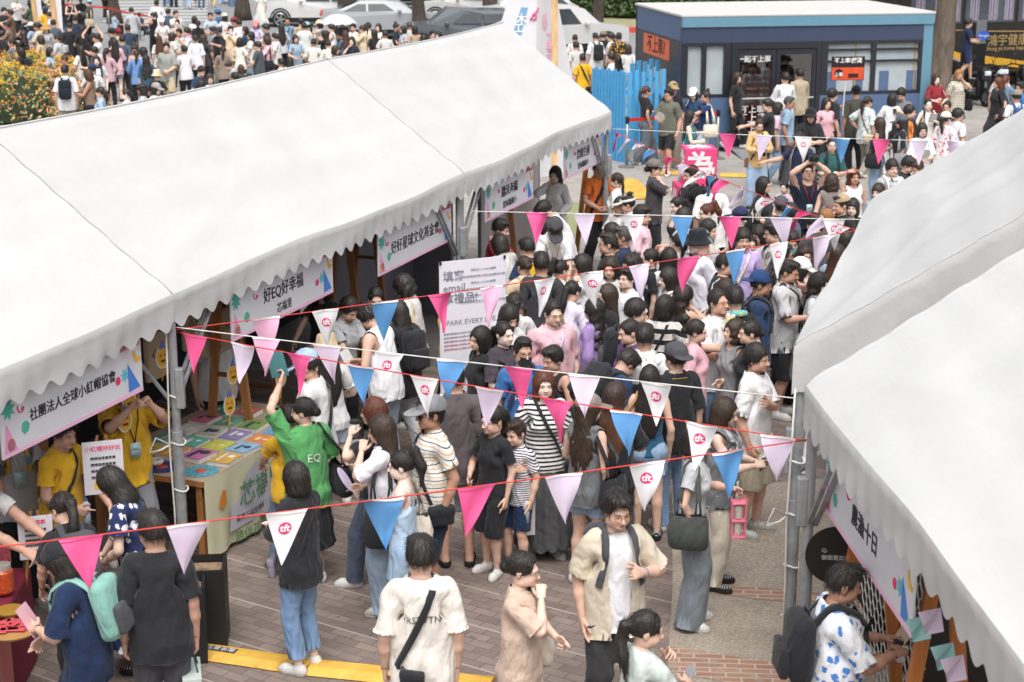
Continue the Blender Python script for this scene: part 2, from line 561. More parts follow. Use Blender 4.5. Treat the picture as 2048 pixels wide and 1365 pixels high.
# flower bed: lantana, leaves and little flower heads
def flower_bed():
 rg = random.Random(11)
 P0 = [at(-60, 250), at(120, 238), at(170, 175), at(160, 150), at(120, 140), at(-60, 165)]
 cx, cy = at(40, 205).x, at(40, 205).y
 e = empty('flower_bush', (cx, cy, 0), 0, 'rounded lantana bush with yellow, orange and salmon flowers beside the tent roof', 'flower bush')
 lv, fl = MB(), {}
 heads = ('flower_yellow', 'flower_orange', 'flower_salmon', 'flower_red')
 for h in heads: fl[h] = MB()
 lobes = []
 for px, py, r, h in ((20, 236, 1.6, 1.15), (95, 222, 1.3, 1.05), (-40, 222, 1.6, 1.15), (60, 196, 1.4, 1.1), (120, 190, 1.0, .9), (0, 186, 1.5, 1.1), (138, 212, .9, .85), (158, 236, .8, .7), (90, 176, 1.1, .95), (40, 170, 1.1, .95)):
  g = at(px, py)
  lobes.append((g.x - cx, g.y - cy, r, h))
 for x, y, r, h in lobes:
  pts = []
  for i in range(1500):
   th = rg.uniform(0, 6.283); ph = math.acos(rg.random())
   rr = r * rg.uniform(.86, 1.03)
   p = Vector((x + rr * math.sin(ph) * math.cos(th), y + rr * math.sin(ph) * math.sin(th), .1 + h * math.cos(ph) * rg.uniform(.9, 1.03)))
   pts.append(p)
   if rg.random() < .55:
    hs = (math.sin(p.x * 1.3 + 1) + math.sin(p.y * 1.1)) * .3 + rg.gauss(0, .4) + (p.z - .75) * 1.1 + p.x * .10
    k = 'flower_yellow' if hs > .45 else ('flower_orange' if hs > .05 else ('flower_red' if hs > -.05 else 'flower_salmon'))
    q = p + Vector((0, 0, .03)) + (p - Vector((x, y, 0))).normalized() * .05
    for kk in range(5):
     qq = q + Vector((rg.gauss(0, .025), rg.gauss(0, .025), rg.gauss(0, .015)))
     leaves(fl[k], [qq], .028, rg)
  leaves(lv, pts, .055, rg)
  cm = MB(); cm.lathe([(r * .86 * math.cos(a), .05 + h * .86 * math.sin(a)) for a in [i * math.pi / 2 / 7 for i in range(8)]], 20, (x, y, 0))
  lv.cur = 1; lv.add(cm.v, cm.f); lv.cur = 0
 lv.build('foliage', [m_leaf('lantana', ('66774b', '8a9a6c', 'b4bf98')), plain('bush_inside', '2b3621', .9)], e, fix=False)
 cols = {'flower_yellow': 'efc443', 'flower_orange': 'ea8a4a', 'flower_salmon': 'f2c8a4', 'flower_red': 'd8512f'}
 for k in heads:
  o = fl[k].build(k.split('_')[0] + '_heads', plain(k, cols[k], .7, var=.2), e, fix=False)
  o['kind'] = 'stuff'
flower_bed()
# ------------------------------------------------------------------ market tents
def m_canvas():
 t = NT('white_canvas')
 o = t.obj()
 n = t.noise(o, .9, 5, .55); n2 = t.noise(o, 7, 4, .6)
 c = t.mix(.3, t.ramp(n, [(.3, lin('c2c2c1')), (.7, lin('c7c7c6'))]), t.ramp(n2, [(.3, lin('bebebd')), (.7, lin('c8c8c8'))]))
 t.l(c, t.b.inputs['Base Color'])
 wv = t.n('ShaderNodeTexWave'); t.l(o, wv.inputs['Vector']); wv.inputs['Scale'].default_value = .8; wv.inputs['Distortion'].default_value = 7; wv.inputs['Detail'].default_value = 3
 n3 = t.noise(t.scale(o, (5, 1.2, 5)), 1.3, 5, .6)
 t.bump(t.math('ADD', t.math('MULTIPLY', n3, 1.0), t.math('MULTIPLY', wv.outputs[0], .10)), .26, .022)
 t.b.inputs['Transmission Weight'].default_value = 0
 MATS['canvas'] = t.done(None, .62, 0, .3)
m_canvas()
galv = plain('galvanised_steel', 'a9acae', .45, .35, .25, 9, .05)
wood = None
def m_wood(name, c, sc=(3, 3, 22), rough=.55):
 key = ('wood', name)
 if key in MATS: return MATS[key]
 t = NT('wood_' + name)
 o = t.obj()
 n = t.noise(t.scale(o, (14, 14, 1.6)), 1.0, 5, .6)
 b = lin(c)
 t.l(t.ramp(n, [(.3, tuple(x * .68 for x in b[:3])), (.7, tuple(min(1, x * 1.25) for x in b[:3]))]), t.b.inputs['Base Color'])
 t.bump(n, .2, .006)
 MATS[key] = t.done(None, rough)
 return MATS[key]
class Tent:
 """Gabled market tent. A, B: eave corners on the lane side (x, y); n: unit vector across to the far eave; s: half depth."""
 def __init__(s, A, B, n, half, ez, rz, label, seed=1, near_gable=False, far_gable=False, vd=.29, poles=(1, 1), crease=0.0):
  s.A, s.B = Vector((A[0], A[1], 0)), Vector((B[0], B[1], 0))
  s.d = (s.B - s.A).normalized(); s.L = (s.B - s.A).length
  s.n = Vector((n[0], n[1], 0)).normalized()
  s.half, s.ez, s.rz = half, ez, rz
  rg = random.Random(seed)
  e = s.e = empty('market_tent', (s.A.x, s.A.y, 0), 0, label, 'tent', 'white market tents')
  O = Vector((s.A.x, s.A.y, 0))
  ph = [rg.uniform(0, 6.3) for _ in range(12)]
  def roof(u, v, side=1):
   """u along the eave, v from eave (0) to ridge (1)"""
   z = ez + (rz - ez) * v
   sag = -.06 * math.sin(math.pi * u) ** .8 * math.sin(math.pi * v) ** .8
   fan = .034 * math.sin((u - .5) * 46 * (1 - .35 * v) + ph[0]) * v ** 2.5 * (1 - v) * 2.2
   w = .022 * math.sin(7 * u + 9 * v + ph[1]) + .008 * math.sin(21 * u - 7 * v + ph[2]) * (1 - abs(2 * u - 1)) + .007 * math.sin(5 * u + 26 * v + ph[3])
   ten = .022 * math.exp(-((v - .08 - .9 * min(u, 1 - u)) / .06) ** 2) * (1 - v)
   ed = .006 * math.sin(38 * v) * (math.exp(-u * 16) + math.exp(-(1 - u) * 16))
   if crease: w += crease * (abs(math.sin(7 * u + 1.0 * v + .8)) - .6) + .4 * crease * math.sin(23 * u + 2)
   z += sag + (w + fan) * min(1, 5 * min(u, 1 - u)) * min(1, 5 * (1 - v) + .1) + ten * .8 + ed
   if v > .97: z += -.03 * math.sin(math.pi * u)
   off = half * v if side == 1 else half * (2 - v)
   return s.A + s.d * (s.L * u) + s.n * off + Vector((0, 0, z)) - O
  mb = MB()
  mb.sheet(lambda u, v: roof(u, v, 1), 70, 46)
  mb.sheet(lambda u, v: roof(1 - u, v, -1), 30, 16)
  mb.build('roof', MATS['canvas'], e, smooth=True, fix=False)
  nsc = max(8, int(round(s.L / .24)))
  def valance(nm, base, along, out, length, k, zfun=None, depth=vd):
   m = MB()
   def fn(u, v):
    low = depth - .032 - .032 * math.cos(2 * math.pi * u * k)
    zz = (zfun(u) if zfun else ez + roofz(u)) - low * v
    y = .012 * min(1, v * 6) + .015 * math.sin(u * 9 + ph[5]) * v + .004 * math.sin(u * k * 2 * math.pi + ph[6]) * v + .006 * math.sin(31 * u + 4 * v + ph[7]) * v + (.004 if .10 < v < .2 else 0)
    return base + along * (length * u) + out * y + Vector((0, 0, zz)) - O
   roofz = lambda u: -.0 + .01 * math.sin(7 * u + ph[1]) * .12
   m.sheet(fn, k * 10, 8)
   m.build(nm, MATS['canvas'], e, smooth=True, fix=False)
  valance('valance', s.A, s.d, -s.n, s.L, nsc, lambda u: roof(u, 0).z + .003)
  valance('valance', s.B + s.n * 2 * half, -s.d, s.n, s.L, nsc)
  for fl, base in ((near_gable, s.A), (far_gable, s.B)):
   if not fl: continue
   zf = lambda u, q=(0 if base is s.A else 1): roof(q, 1 - abs(2 * u - 1)).z + .004
   sg = -1 if base is s.A else 1
   valance('gable_valance', base, s.n, s.d * sg, 2 * half, max(6, int(2 * half / .24)), zf, fl if fl is not True else vd)
  sm_ = MB()
  for q in (0, 1): sm_.tube([roof(q, i / 30) + Vector((0, 0, .001)) for i in range(31)], .005, 5)
  sm_.tube([roof(i / 40, 1) for i in range(41)], .012, 5)
  sm_.build('seam', MATS['canvas'], e, smooth=True)
  fr = MB()
  up = Vector((0, 0, 1))
  for u in (0, 1):
   c0 = s.A + s.d * (s.L * (.004 if u == 0 else .996)) + s.n * .03 - O
   c1 = c0 + s.n * (2 * half - .06)
   rd = c0 + s.n * (half - .03) + up * (rz - .16)
   for c, pl in ((c0, poles[u]), (c1, 1)):
    fr.tube([c + up * (ez - .13), rd], .02, 8)
   fr.tube([c0 + up * (ez - .12), c1 + up * (ez - .12)], .018, 8)
  for off in (.03, 2 * half - .03):
   a = s.A + s.n * off - O + up * (ez - .13)
   fr.tube([a, a + s.d * s.L], .02, 8)
  fr.tube([s.n * half + up * (rz - .16), s.n * half + s.d * s.L + up * (rz - .16)], .02, 8)
  fr.build('frame', galv, e, smooth=True)
  for u, side in ((0, 0), (1, 0), (0, 1), (1, 1)):
   if side == 0 and not poles[u]: continue
   c = s.A + s.d * (s.L * (.006 if u == 0 else .994)) + s.n * (.05 if side == 0 else 2 * half - .05) - O
   m = MB()
   m.tube([c, c + up * 1.25], .045, 14)
   m.tube([c + up * 1.2, c + up * (ez - .08)], .035, 14)
   m.box(c + up * .01, (.16, .16, .02))
   m.box(c + up * 1.62 - s.n * .05, (.07, .07, .34), bev=.01)
   m.build('pole', galv, e, smooth=False)
  for u in (0, 1):
   if not poles[u]: continue
   c = s.A + s.d * (s.L * (.006 if u == 0 else .994)) + s.n * .05 - O
   m = MB()
   sg = 1 if u == 0 else -1
   for k in (.0, .05):
    m.bar(c + up * 1.45 + s.n * k, c + s.d * sg * .75 + up * (ez - .12) + s.n * k, .03, .018)
   m.bar(c + up * 1.45, c + s.n * .75 + up * (ez - .12), .03, .018)
   m.build('brace', galv, e)
E_Z, R_Z, HALF = 2.40, 3.62, 1.66
_P = [at(345, 590, E_Z), at(942, 348, E_Z), at(1222, 224, E_Z)]
_d = (_P[2] - _P[0]); _d.z = 0; _d.normalize()
LN = Vector((-_d.y, _d.x, 0))                # across the tents, away from the lane
LD = _d.copy()
P0 = _P[0]; BAY = (_P[2] - _P[0]).length / 2
P1 = P0 + _d * (_P[1] - P0).length
P2 = P1 + _d * (_P[2] - P1).length
PM = P0 - _d * BAY
G_ = 0.0
Tent((PM.x, PM.y), (P0 - _d * G_)[:2], LN, HALF, E_Z, R_Z, 'white tent roof nearest the camera over the booth selling red sweets', 1, poles=(1, 0))
T1 = Tent(P0[:2], (P1 - _d * G_)[:2], LN, HALF, E_Z, R_Z, 'white tent in the middle of its row over the book table', 2)
T2 = Tent(P1[:2], P2[:2], LN, HALF, E_Z, R_Z, 'white tent at the far end of its row beside the blue picket fence', 3, far_gable=.34)
# the two tents on the other side of the lane
RA = at(1588, 693, E_Z); RB = at(1739, 404, E_Z)
rd_ = (RB - RA); rd_.z = 0; rd_.normalize()
rn_ = Vector((rd_.y, -rd_.x, 0))
T3 = Tent(RA[:2], RB[:2], rn_, 1.75, E_Z, R_Z, 'white tent across the lane with its broad grey gable end showing', 4, near_gable=.42, far_gable=.34, crease=.022)
NA = at(1612, 772, E_Z)
nd_ = Vector((.055, -1, 0)).normalized()
nn_ = Vector((1, .06, 0)).normalized()
T4 = Tent(NA[:2], (NA + nd_ * 5.5)[:2], nn_, 1.75, E_Z, 3.54, 'white tent with a hanging round black sign, at the near end across the lane', 5, near_gable=.34)
# ------------------------------------------------------------------ people: one rest body, garments and hair grown as level sets, posed by skinning
F32 = np.float32
class Field:
 def __init__(self, lo, hi, h):
  self.lo, self.h = np.array(lo, float), h
  n = [int(math.ceil((b - a) / h)) + 1 for a, b in zip(lo, hi)]
  ax = [(lo[i] + h * np.arange(n[i])).astype(F32) for i in range(3)]
  self.X, self.Y, self.Z = np.meshgrid(*ax, indexing='ij', sparse=True)
  self.n = n
  self.f = None
 def full(self, d):
  return np.broadcast_to(d, self.n)
 def cone(self, a, b, ra, rb, sy=1.0):
  a, b = np.array(a, float), np.array(b, float)
  d = b - a
  L2 = max(float(d @ d), 1e-9)
  px, py, pz = self.X - a[0], self.Y - a[1], self.Z - a[2]
  t = np.clip((px * d[0] + py * d[1] + pz * d[2]) / L2, 0, 1)
  q = (px - t * d[0]) ** 2 + ((py - t * d[1]) / sy) ** 2 + (pz - t * d[2]) ** 2
  return np.sqrt(q) - (ra + (rb - ra) * t)
 def ell(self, c, r, p=2.0):
  m = min(r)
  if p == 2.0:
   q = np.sqrt(((self.X - c[0]) / r[0]) ** 2 + ((self.Y - c[1]) / r[1]) ** 2 + ((self.Z - c[2]) / r[2]) ** 2)
  else:
   q = (np.abs((self.X - c[0]) / r[0]) ** p + np.abs((self.Y - c[1]) / r[1]) ** p + np.abs((self.Z - c[2]) / r[2]) ** p) ** (1 / p)
  return (q - 1) * m
 def loft(self, tab, p=2.3, off=0.0):
  t = np.array(tab, float)
  z = self.Z.ravel()
  a = np.interp(z, t[:, 0], t[:, 1] + off).reshape(1, 1, -1).astype(F32)
  b = np.interp(z, t[:, 0], t[:, 2] + off).reshape(1, 1, -1).astype(F32)
  c = np.interp(z, t[:, 0], t[:, 3]).reshape(1, 1, -1).astype(F32)
  q = (np.abs(self.X / a) ** p + np.abs((self.Y - c) / b) ** p) ** (1 / p)
  d = (q - 1) * np.minimum(a, b)
  return np.maximum(d, np.maximum(t[0, 0] - self.Z, self.Z - t[-1, 0]))
 def add(self, d, k=0.03):
  d = self.full(d)
  if self.f is None: self.f = d.astype(F32).copy(); return self
  h = np.clip(0.5 + 0.5 * (d - self.f) / k, 0, 1)
  self.f = d + (self.f - d) * h - k * h * (1 - h)
  return self
 def sub(self, d, k=0.02):
  d = -self.full(d)
  h = np.clip(0.5 - 0.5 * (d - self.f) / k, 0, 1)
  self.f = d + (self.f - d) * h + k * h * (1 - h)
  return self
 def net(self):
  """Surface nets: vertices and quads of the zero level."""
  f = self.f
  s = f < 0
  nx, ny, nz = f.shape
  c = np.zeros((nx - 1, ny - 1, nz - 1), np.int8)
  for i in (0, 1):
   for j in (0, 1):
    for k in (0, 1):
     c += s[i:nx - 1 + i, j:ny - 1 + j, k:nz - 1 + k]
  act = (c > 0) & (c < 8)
  I = np.argwhere(act)
  idx = -np.ones(act.shape, np.int64)
  idx[act] = np.arange(len(I))
  acc = np.zeros((len(I), 3)); cnt = np.zeros(len(I))
  cor = [(i, j, k) for i in (0, 1) for j in (0, 1) for k in (0, 1)]
  val = [f[I[:, 0] + a, I[:, 1] + b, I[:, 2] + d] for a, b, d in cor]
  for p in range(8):
   for q in range(p + 1, 8):
    if sum(abs(cor[p][m] - cor[q][m]) for m in range(3)) != 1: continue
    va, vb = val[p], val[q]
    m = (va < 0) != (vb < 0)
    t = np.where(m, va / np.where(va == vb, 1, va - vb), 0)
    A, B = np.array(cor[p]), np.array(cor[q])
    acc[m] += A + (B - A) * t[m, None]
    cnt[m] += 1
  V = self.lo + self.h * (I + acc / cnt[:, None])
  Q = []
  for ax in range(3):
   u, v = (ax + 1) % 3, (ax + 2) % 3
   sl0 = [slice(1, -1)] * 3; sl1 = [slice(1, -1)] * 3
   sl0[ax] = slice(0, -1); sl1[ax] = slice(1, None)
   a, b = s[tuple(sl0)], s[tuple(sl1)]
   for flip, mm in ((False, a & ~b), (True, ~a & b)):
    E = np.argwhere(mm)
    if not len(E): continue
    off = np.array([1, 1, 1]); off[ax] = 0
    E = E + off
    du = np.zeros(3, int); du[u] = 1
    dv = np.zeros(3, int); dv[v] = 1
    qs = [E - du - dv, E - dv, E, E - du]
    q = np.stack([idx[x[:, 0], x[:, 1], x[:, 2]] for x in qs], 1)
    Q.append(q[:, ::-1] if flip else q)
  return V, np.concatenate(Q)
class Rest:
 """Rest-pose mesh data: vertices, triangles, skin weights."""
 pass
def clean(V, F, keep=None):
 if keep is not None:
  F = F[keep[F].all(1)]
 u, inv = np.unique(F, return_inverse=True)
 return V[u], inv.reshape(F.shape)
def decimate(parts, target):
 """parts: list of (V, F). Joins them and collapses edges down to about target triangles."""
 Vs, Fs, n = [], [], 0
 for V, F in parts:
  Vs.append(V); Fs.append(F + n); n += len(V)
 V, F = np.concatenate(Vs), np.concatenate(Fs)
 me = bpy.data.meshes.new("tmp")
 me.from_pydata(V.tolist(), [], F.tolist())
 o = bpy.data.objects.new("tmp", me)
 COL.objects.link(o)
 nt = len(F) * 2
 if target < nt:
  md = o.modifiers.new("d", 'DECIMATE')
  md.ratio = target / nt
 dg = bpy.context.evaluated_depsgraph_get()
 m2 = bpy.data.meshes.new_from_object(o.evaluated_get(dg))
 m2.calc_loop_triangles()
 V = np.empty(len(m2.vertices) * 3, np.float64); m2.vertices.foreach_get('co', V)
 T = np.empty(len(m2.loop_triangles) * 3, np.int32); m2.loop_triangles.foreach_get('vertices', T)
 bpy.data.objects.remove(o); bpy.data.meshes.remove(me); bpy.data.meshes.remove(m2)
 return V.reshape(-1, 3), T.reshape(-1, 3)
# rest skeleton (stature 1.70, facing -Y, arms 45 degrees down)
A45 = math.sqrt(0.5)
def J(s):
 d = np.array([s * A45, 0, -A45])
 sh = np.array([s * .165, .012, 1.385])
 el = sh + d * .285
 wr = el + d * .25
 return dict(sh=sh, el=el, wr=wr, d=d, kn=wr + d * .09, mid=wr + d * .13,
    hip=np.array([s * .09, 0.005, .90]), knee=np.array([s * .098, -.005, .49]), ank=np.array([s * .10, .02, .08]))
JL, JR = J(1), J(-1)
PEL, WAIST, CHEST, NECK, HEAD = (np.array(p) for p in ((0, 0.005, .93), (0, 0.005, 1.04), (0, 0.005, 1.20), (0, .015, 1.43), (0, .012, 1.515)))
T_MALE = [(.76, .10, .085, .012), (.82, .160, .112, .014), (.88, .170, .118, .012), (.95, .162, .110, .006), (1.05, .148, .100, 0), (1.15, .153, .103, 0), (1.25, .165, .113, -.003),
          (1.33, .168, .108, 0), (1.39, .148, .085, .010), (1.43, .095, .062, .015), (1.47, .055, .05, .015)]
T_FEM = [(.76, .10, .085, .012), (.82, .165, .115, .016), (.88, .172, .120, .014), (.95, .155, .106, .006), (1.05, .126, .090, 0), (1.15, .132, .096, -.004), (1.25, .145, .116, -.014),
         (1.33, .148, .102, -.002), (1.39, .134, .078, .010), (1.43, .085, .056, .015), (1.47, .048, .045, .015)]
def sm(x, a, b):
 t = np.clip((x - a) / (b - a), 0, 1)
 return t * t * (3 - 2 * t)
def weights(V, mode='body'):
 """Skin weights; bones: 0 pelvis 1 waist 2 chest 3 neck 4 head | 5 arm 6 fore 7 hand 8 fingers 9 tips (left) | 10..14 right | 15 thigh 16 shin 17 foot | 18..20"""
 x, y, z = V[:, 0], V[:, 1], V[:, 2]
 W = np.zeros((len(V), 21))
 if mode == 'head':
  W[:, 4] = 1; return W
 if mode == 'hair':
  w = sm(z, 1.36, 1.52)
  W[:, 4] = w; W[:, 2] = 1 - w; return W
 a = sm(z, .96, 1.06); b = sm(z, 1.10, 1.24); c = sm(z, 1.41, 1.47); d = sm(z, 1.475, 1.535)
 W[:, 0] = 1 - a; W[:, 1] = a * (1 - b); W[:, 2] = b * (1 - c); W[:, 3] = c * (1 - d); W[:, 4] = d
 if mode == 'chest':
  W[:] = 0; W[:, 2] = 1; return W
 for s, j, o in ((1, JL, 5), (-1, JR, 10)):
  v = V - j['sh']
  t = v @ j['d']
  q = v @ np.array([-s * A45, 0, -A45])
  m = sm(t, -.03, .09) * (1 - sm(q, .085, .14)) * (s * x > 0.02)
  tb = .285
  e = sm(t, tb - .035, tb + .035); w = sm(t, .535 - .02, .535 + .02)
  isth = (y - j['wr'][1] < -.034)
  k1 = sm(t, .535 + .085, .535 + .10) * ~isth; k2 = sm(t, .535 + .123, .535 + .137) * ~isth
  W *= (1 - m)[:, None]
  W[:, o] += m * (1 - e); W[:, o + 1] += m * e * (1 - w); W[:, o + 2] += m * w * (1 - k1); W[:, o + 3] += m * k1 * (1 - k2); W[:, o + 4] += m * k1 * k2
 wid = .012 if mode == 'body' else (.10 if mode == 'skirt' else .03)
 lg = 1 - sm(z, .80, .93)
 if mode == 'skirt': lg = 1 - sm(z, .62, .95)
 elif mode == 'top': lg = (1 - sm(z, .66, .93)) * .75
 lg = lg * (np.abs(x) < .45)
 arm = W[:, 5:15].sum(1)
 lg = lg * (1 - arm)
 W *= (1 - lg)[:, None]
 W[:, 5:15] *= 1
 sl = sm(x, -wid, wid)
 for s, o in ((sl, 15), (1 - sl, 18)):
  k = 1 - sm(z, .455, .525); f = 1 - sm(z, .06, .10)
  if mode in ('skirt',): k = k * .45; f = 0 * f
  if mode == 'top': k = 0 * k; f = 0 * f
  if mode == 'trousers': f = 0 * f
  W[:, o] += lg * s * (1 - k); W[:, o + 1] += lg * s * k * (1 - f); W[:, o + 2] += lg * s * k * f
 W /= W.sum(1)[:, None]
 return W
TRI = [{'body': 15000, 'top': 5200, 'bot': 4000, 'hair': 4200, 'shoe': 650, 'hat': 1600},
       {'body': 7000, 'top': 2600, 'bot': 2000, 'hair': 2200, 'shoe': 250, 'hat': 800},
       {'body': 2600, 'top': 1100, 'bot': 800, 'hair': 900, 'shoe': 100, 'hat': 400}]
_REST = {}
_RAW = {}
def rest(kind, key, lod):
 k = (kind, key, lod)
 if k in _REST: return _REST[k]
 if (kind, key) not in _RAW: _RAW[(kind, key)] = MAKERS[kind](key)
 parts, mode = _RAW[(kind, key)]
 r = Rest()
 r.V, r.T = decimate(parts, TRI[lod][kind])
 if kind == 'hair' and lod < 2: r.V, r.T = strands(r.V, r.T, key, (800, 320)[lod])
 r.W = weights(r.V, mode)
 r.kind, r.key = kind, key
 me = bpy.data.meshes.new(kind)
 me.from_pydata(r.V.tolist(), [], r.T.tolist())
 me.polygons.foreach_set('use_smooth', [True] * len(me.polygons))
 at_ = me.attributes.new('rest', 'FLOAT_VECTOR', 'POINT')
 at_.data.foreach_set('vector', r.V.astype(F32).ravel())
 me.update()
 N = np.empty(len(r.V) * 3, F32); me.vertices.foreach_get('normal', N)
 r.N = N.reshape(-1, 3).astype(float)
 r.me = me
 _REST[k] = r
 return r
def strands(V, T, key, n):
 rg = random.Random(len(V))
 a, b, c = V[T[:, 0]], V[T[:, 1]], V[T[:, 2]]
 N = np.cross(b - a, c - a); A = np.linalg.norm(N, axis=1); N = N / np.maximum(A, 1e-9)[:, None]
 tied = key in ('pony', 'highpony', 'bun', 'lowbun', 'braid')
 pick = rg.choices(range(len(T)), weights=A.tolist(), k=n)
 Vs, Ts = [V], [T]; k = len(V)
 for i in pick:
  p = (a[i] + b[i] + c[i]) / 3; nn = N[i]
  g = np.array([0, .02, -1.]) if not tied or p[2] < 1.50 else np.array([0, .11, 1.60 if key != 'bun' else 1.73]) - p
  if key in ('short', 'messy', 'bowl', 'parted', 'crop') and p[1] < .02 and p[2] > 1.64: g = np.array([rg.uniform(-.5, .5), -1, -.3])
  g = g + np.array([rg.gauss(0, .35), rg.gauss(0, .35), rg.gauss(0, .2)]) * np.linalg.norm(g)
  g = g - nn * (g @ nn); g /= max(np.linalg.norm(g), 1e-6)
  s = np.cross(nn, g); L = rg.uniform(.03, .08); w = rg.uniform(.0008, .0019); lift = rg.uniform(.001, .0065)
  pts = [p - nn * .002, p + g * L * .5 + nn * lift * .6, p + g * L + nn * lift - np.array([0, 0, .004])]
  Vs.append(np.array([pts[0] - s * w, pts[0] + s * w, pts[1] - s * w, pts[1] + s * w, pts[2]]))
  Ts.append(np.array([[k, k + 1, k + 3], [k, k + 3, k + 2], [k + 2, k + 3, k + 4]])); k += 5
 return np.concatenate(Vs), np.concatenate(Ts)
def torso_tab(fem): return T_FEM if fem else T_MALE
def head_field(g, fem):
 g.add(g.ell((0, .014, 1.607), (.073, .094, .093)), .02)
 g.add(g.ell((0, -.028, 1.548), (.056, .064, .072)), .03)
 g.add(g.ell((0, -.070, 1.495), (.022 if fem else .027, .022, .018)), .03)
 for s in (-1, 1):
  g.add(g.ell((s * .036, -.050, 1.548), (.028, .034, .030)), .02)
  g.add(g.ell((s * .045, -.010, 1.512), (.018 if fem else .024, .04, .026)), .03)
 g.add(g.ell((0, -.078, 1.604), (.046, .016, .012)), .02)
 for s in (-1, 1):
  g.sub(g.ell((s * .031, -.103, 1.584), (.018, .018, .012)), .014)
  g.add(g.ell((s * .031, -.077, 1.583), (.0145, .0125, .0115)), .004)
 g.add(g.cone((0, -.088, 1.590), (0, -.112 if not fem else -.108, 1.556), .007, .0125), .010)
 for s in (-1, 1): g.add(g.ell((s * .0125, -.098, 1.551), (.0085, .011, .0075)), .006)
 g.add(g.ell((0, -.0905, 1.5265), (.021, .011, .0055)), .006)
 g.add(g.ell((0, -.089, 1.5175), (.018, .012, .0065)), .006)
 g.sub(g.ell((0, -.104, 1.5222), (.024, .008, .0014)), .004)
 for s in (-1, 1):
  g.add(g.ell((s * .077, .016, 1.575), (.009, .021, .032)), .008)
 g.add(g.cone((0, .020, 1.42), (0, .010, 1.53), .049 if fem else .058, .046 if fem else .054), .03)
def make_body(key):
 fem = key == 'f'
 sc = .9 if fem else 1.0
 def limbs(g):
  for j in (JL, JR):
   s = np.sign(j['sh'][0])
   sh = j['sh'] + np.array([-.016 * s if fem else 0, 0, 0])
   g.add(g.cone(sh, j['el'], .054 * sc, .040 * sc), .04)
   g.add(g.cone(j['el'], j['el'] + j['d'] * .10, .041 * sc, .042 * sc), .02)
   g.add(g.cone(j['el'] + j['d'] * .10, j['wr'], .041 * sc, .026 * sc), .02)
   g.add(g.cone(j['hip'], j['knee'], .090, .056), .03)
   g.add(g.cone(j['knee'], j['knee'] + np.array([0, .02, -.13]), .053, .057 * (.97 if fem else 1)), .03)
   g.add(g.cone(j['knee'] + np.array([0, .02, -.13]), j['ank'], .055, .036), .03)
   g.add(g.cone(j['ank'] + np.array([0, .025, -.035]), j['ank'] + np.array([s * .02, -.10, -.045]), .036, .032), .03)
   g.add(g.cone(j['ank'] + np.array([s * .02, -.10, -.045]), j['ank'] + np.array([s * .022, -.155, -.055]), .032, .024), .02)
 def torso(g):
  g.add(g.loft(torso_tab(fem)), .02)
  if fem:
   for s in (-1, 1): g.add(g.ell((s * .068, -.088, 1.235), (.055, .045, .052)), .03)
  for s in (-1, 1): g.add(g.ell((s * .085, .075, .88), (.085, .065, .085)), .04)
 g = Field((-.66, -.22, -.01), (.66, .22, 1.53), .0095)
 torso(g); limbs(g)
 g.add(g.cone((0, .020, 1.42), (0, .010, 1.53), .049 if fem else .058, .046 if fem else .054), .03)
 V, F = g.net()
 k = V[:, 2] < 1.488
 for j in (JL, JR): k &= ((V - j['sh']) @ j['d'] < .545) | (V[:, 2] < .75)
 parts = [clean(V, F, k)]
 g = Field((-.11, -.14, 1.44), (.11, .13, 1.72), .0045)
 head_field(g, fem)
 V, F = g.net()
 parts.append(clean(V, F, V[:, 2] > 1.478))
 g = Field((.48, -.10, .76), (.72, .075, 1.06), .0042)
 j = JL
 d = j['d']; n = np.array([-A45, 0, -A45]); w = np.array([0, -1., 0])
 P = lambda t, a, b: j['wr'] + d * t + w * a + n * b
 g.add(g.cone(P(-.06, 0, 0), P(0.005, 0, 0), .030 * sc, .026 * sc), .02)
 for a, L in ((.028, .092), (.009, .096), (-.010, .093), (-.028, .085)):
  g.add(g.cone(P(.0, a * .55, 0), P(L, a, 0), .017 * sc, .0135 * sc), .014)
 g.f = g.f.astype(F32)
 palm = g.f
 fing = None
 for a, a2, L in ((.029, .038, .070), (.0095, .012, .080), (-.010, -.013, .073), (-.029, -.037, .056)):
  p0, p1, p2, p3 = P(.088, a, 0), P(.088 + L * .45, (a + a2) / 2, .004), P(.088 + L * .75, a2, .012), P(.088 + L, a2 * 1.05, .022)
  for u, v, r0, r1 in ((p0, p1, .0095, .0088), (p1, p2, .0088, .0082), (p2, p3, .0082, .0072)):
   dd = g.cone(u, v, r0 * sc, r1 * sc)
   fing = dd if fing is None else np.minimum(fing, dd)
 g.add(fing, .006)
 for u, v, r0, r1 in ((P(.018, .018, .006), P(.050, .048, .018), .016, .0125), (P(.050, .048, .018), P(.078, .062, .026), .0118, .0105), (P(.078, .062, .026), P(.100, .066, .034), .0105, .0085)):
  g.add(g.cone(u, v, r0 * sc, r1 * sc), .008)
 V, F = g.net()
 t = (V - j['sh']) @ j['d']
 V, F = clean(V, F, t > .532)
 parts.append((V, F))
 parts.append((V * np.array([-1, 1, 1]), F[:, ::-1]))
 return parts, 'body'
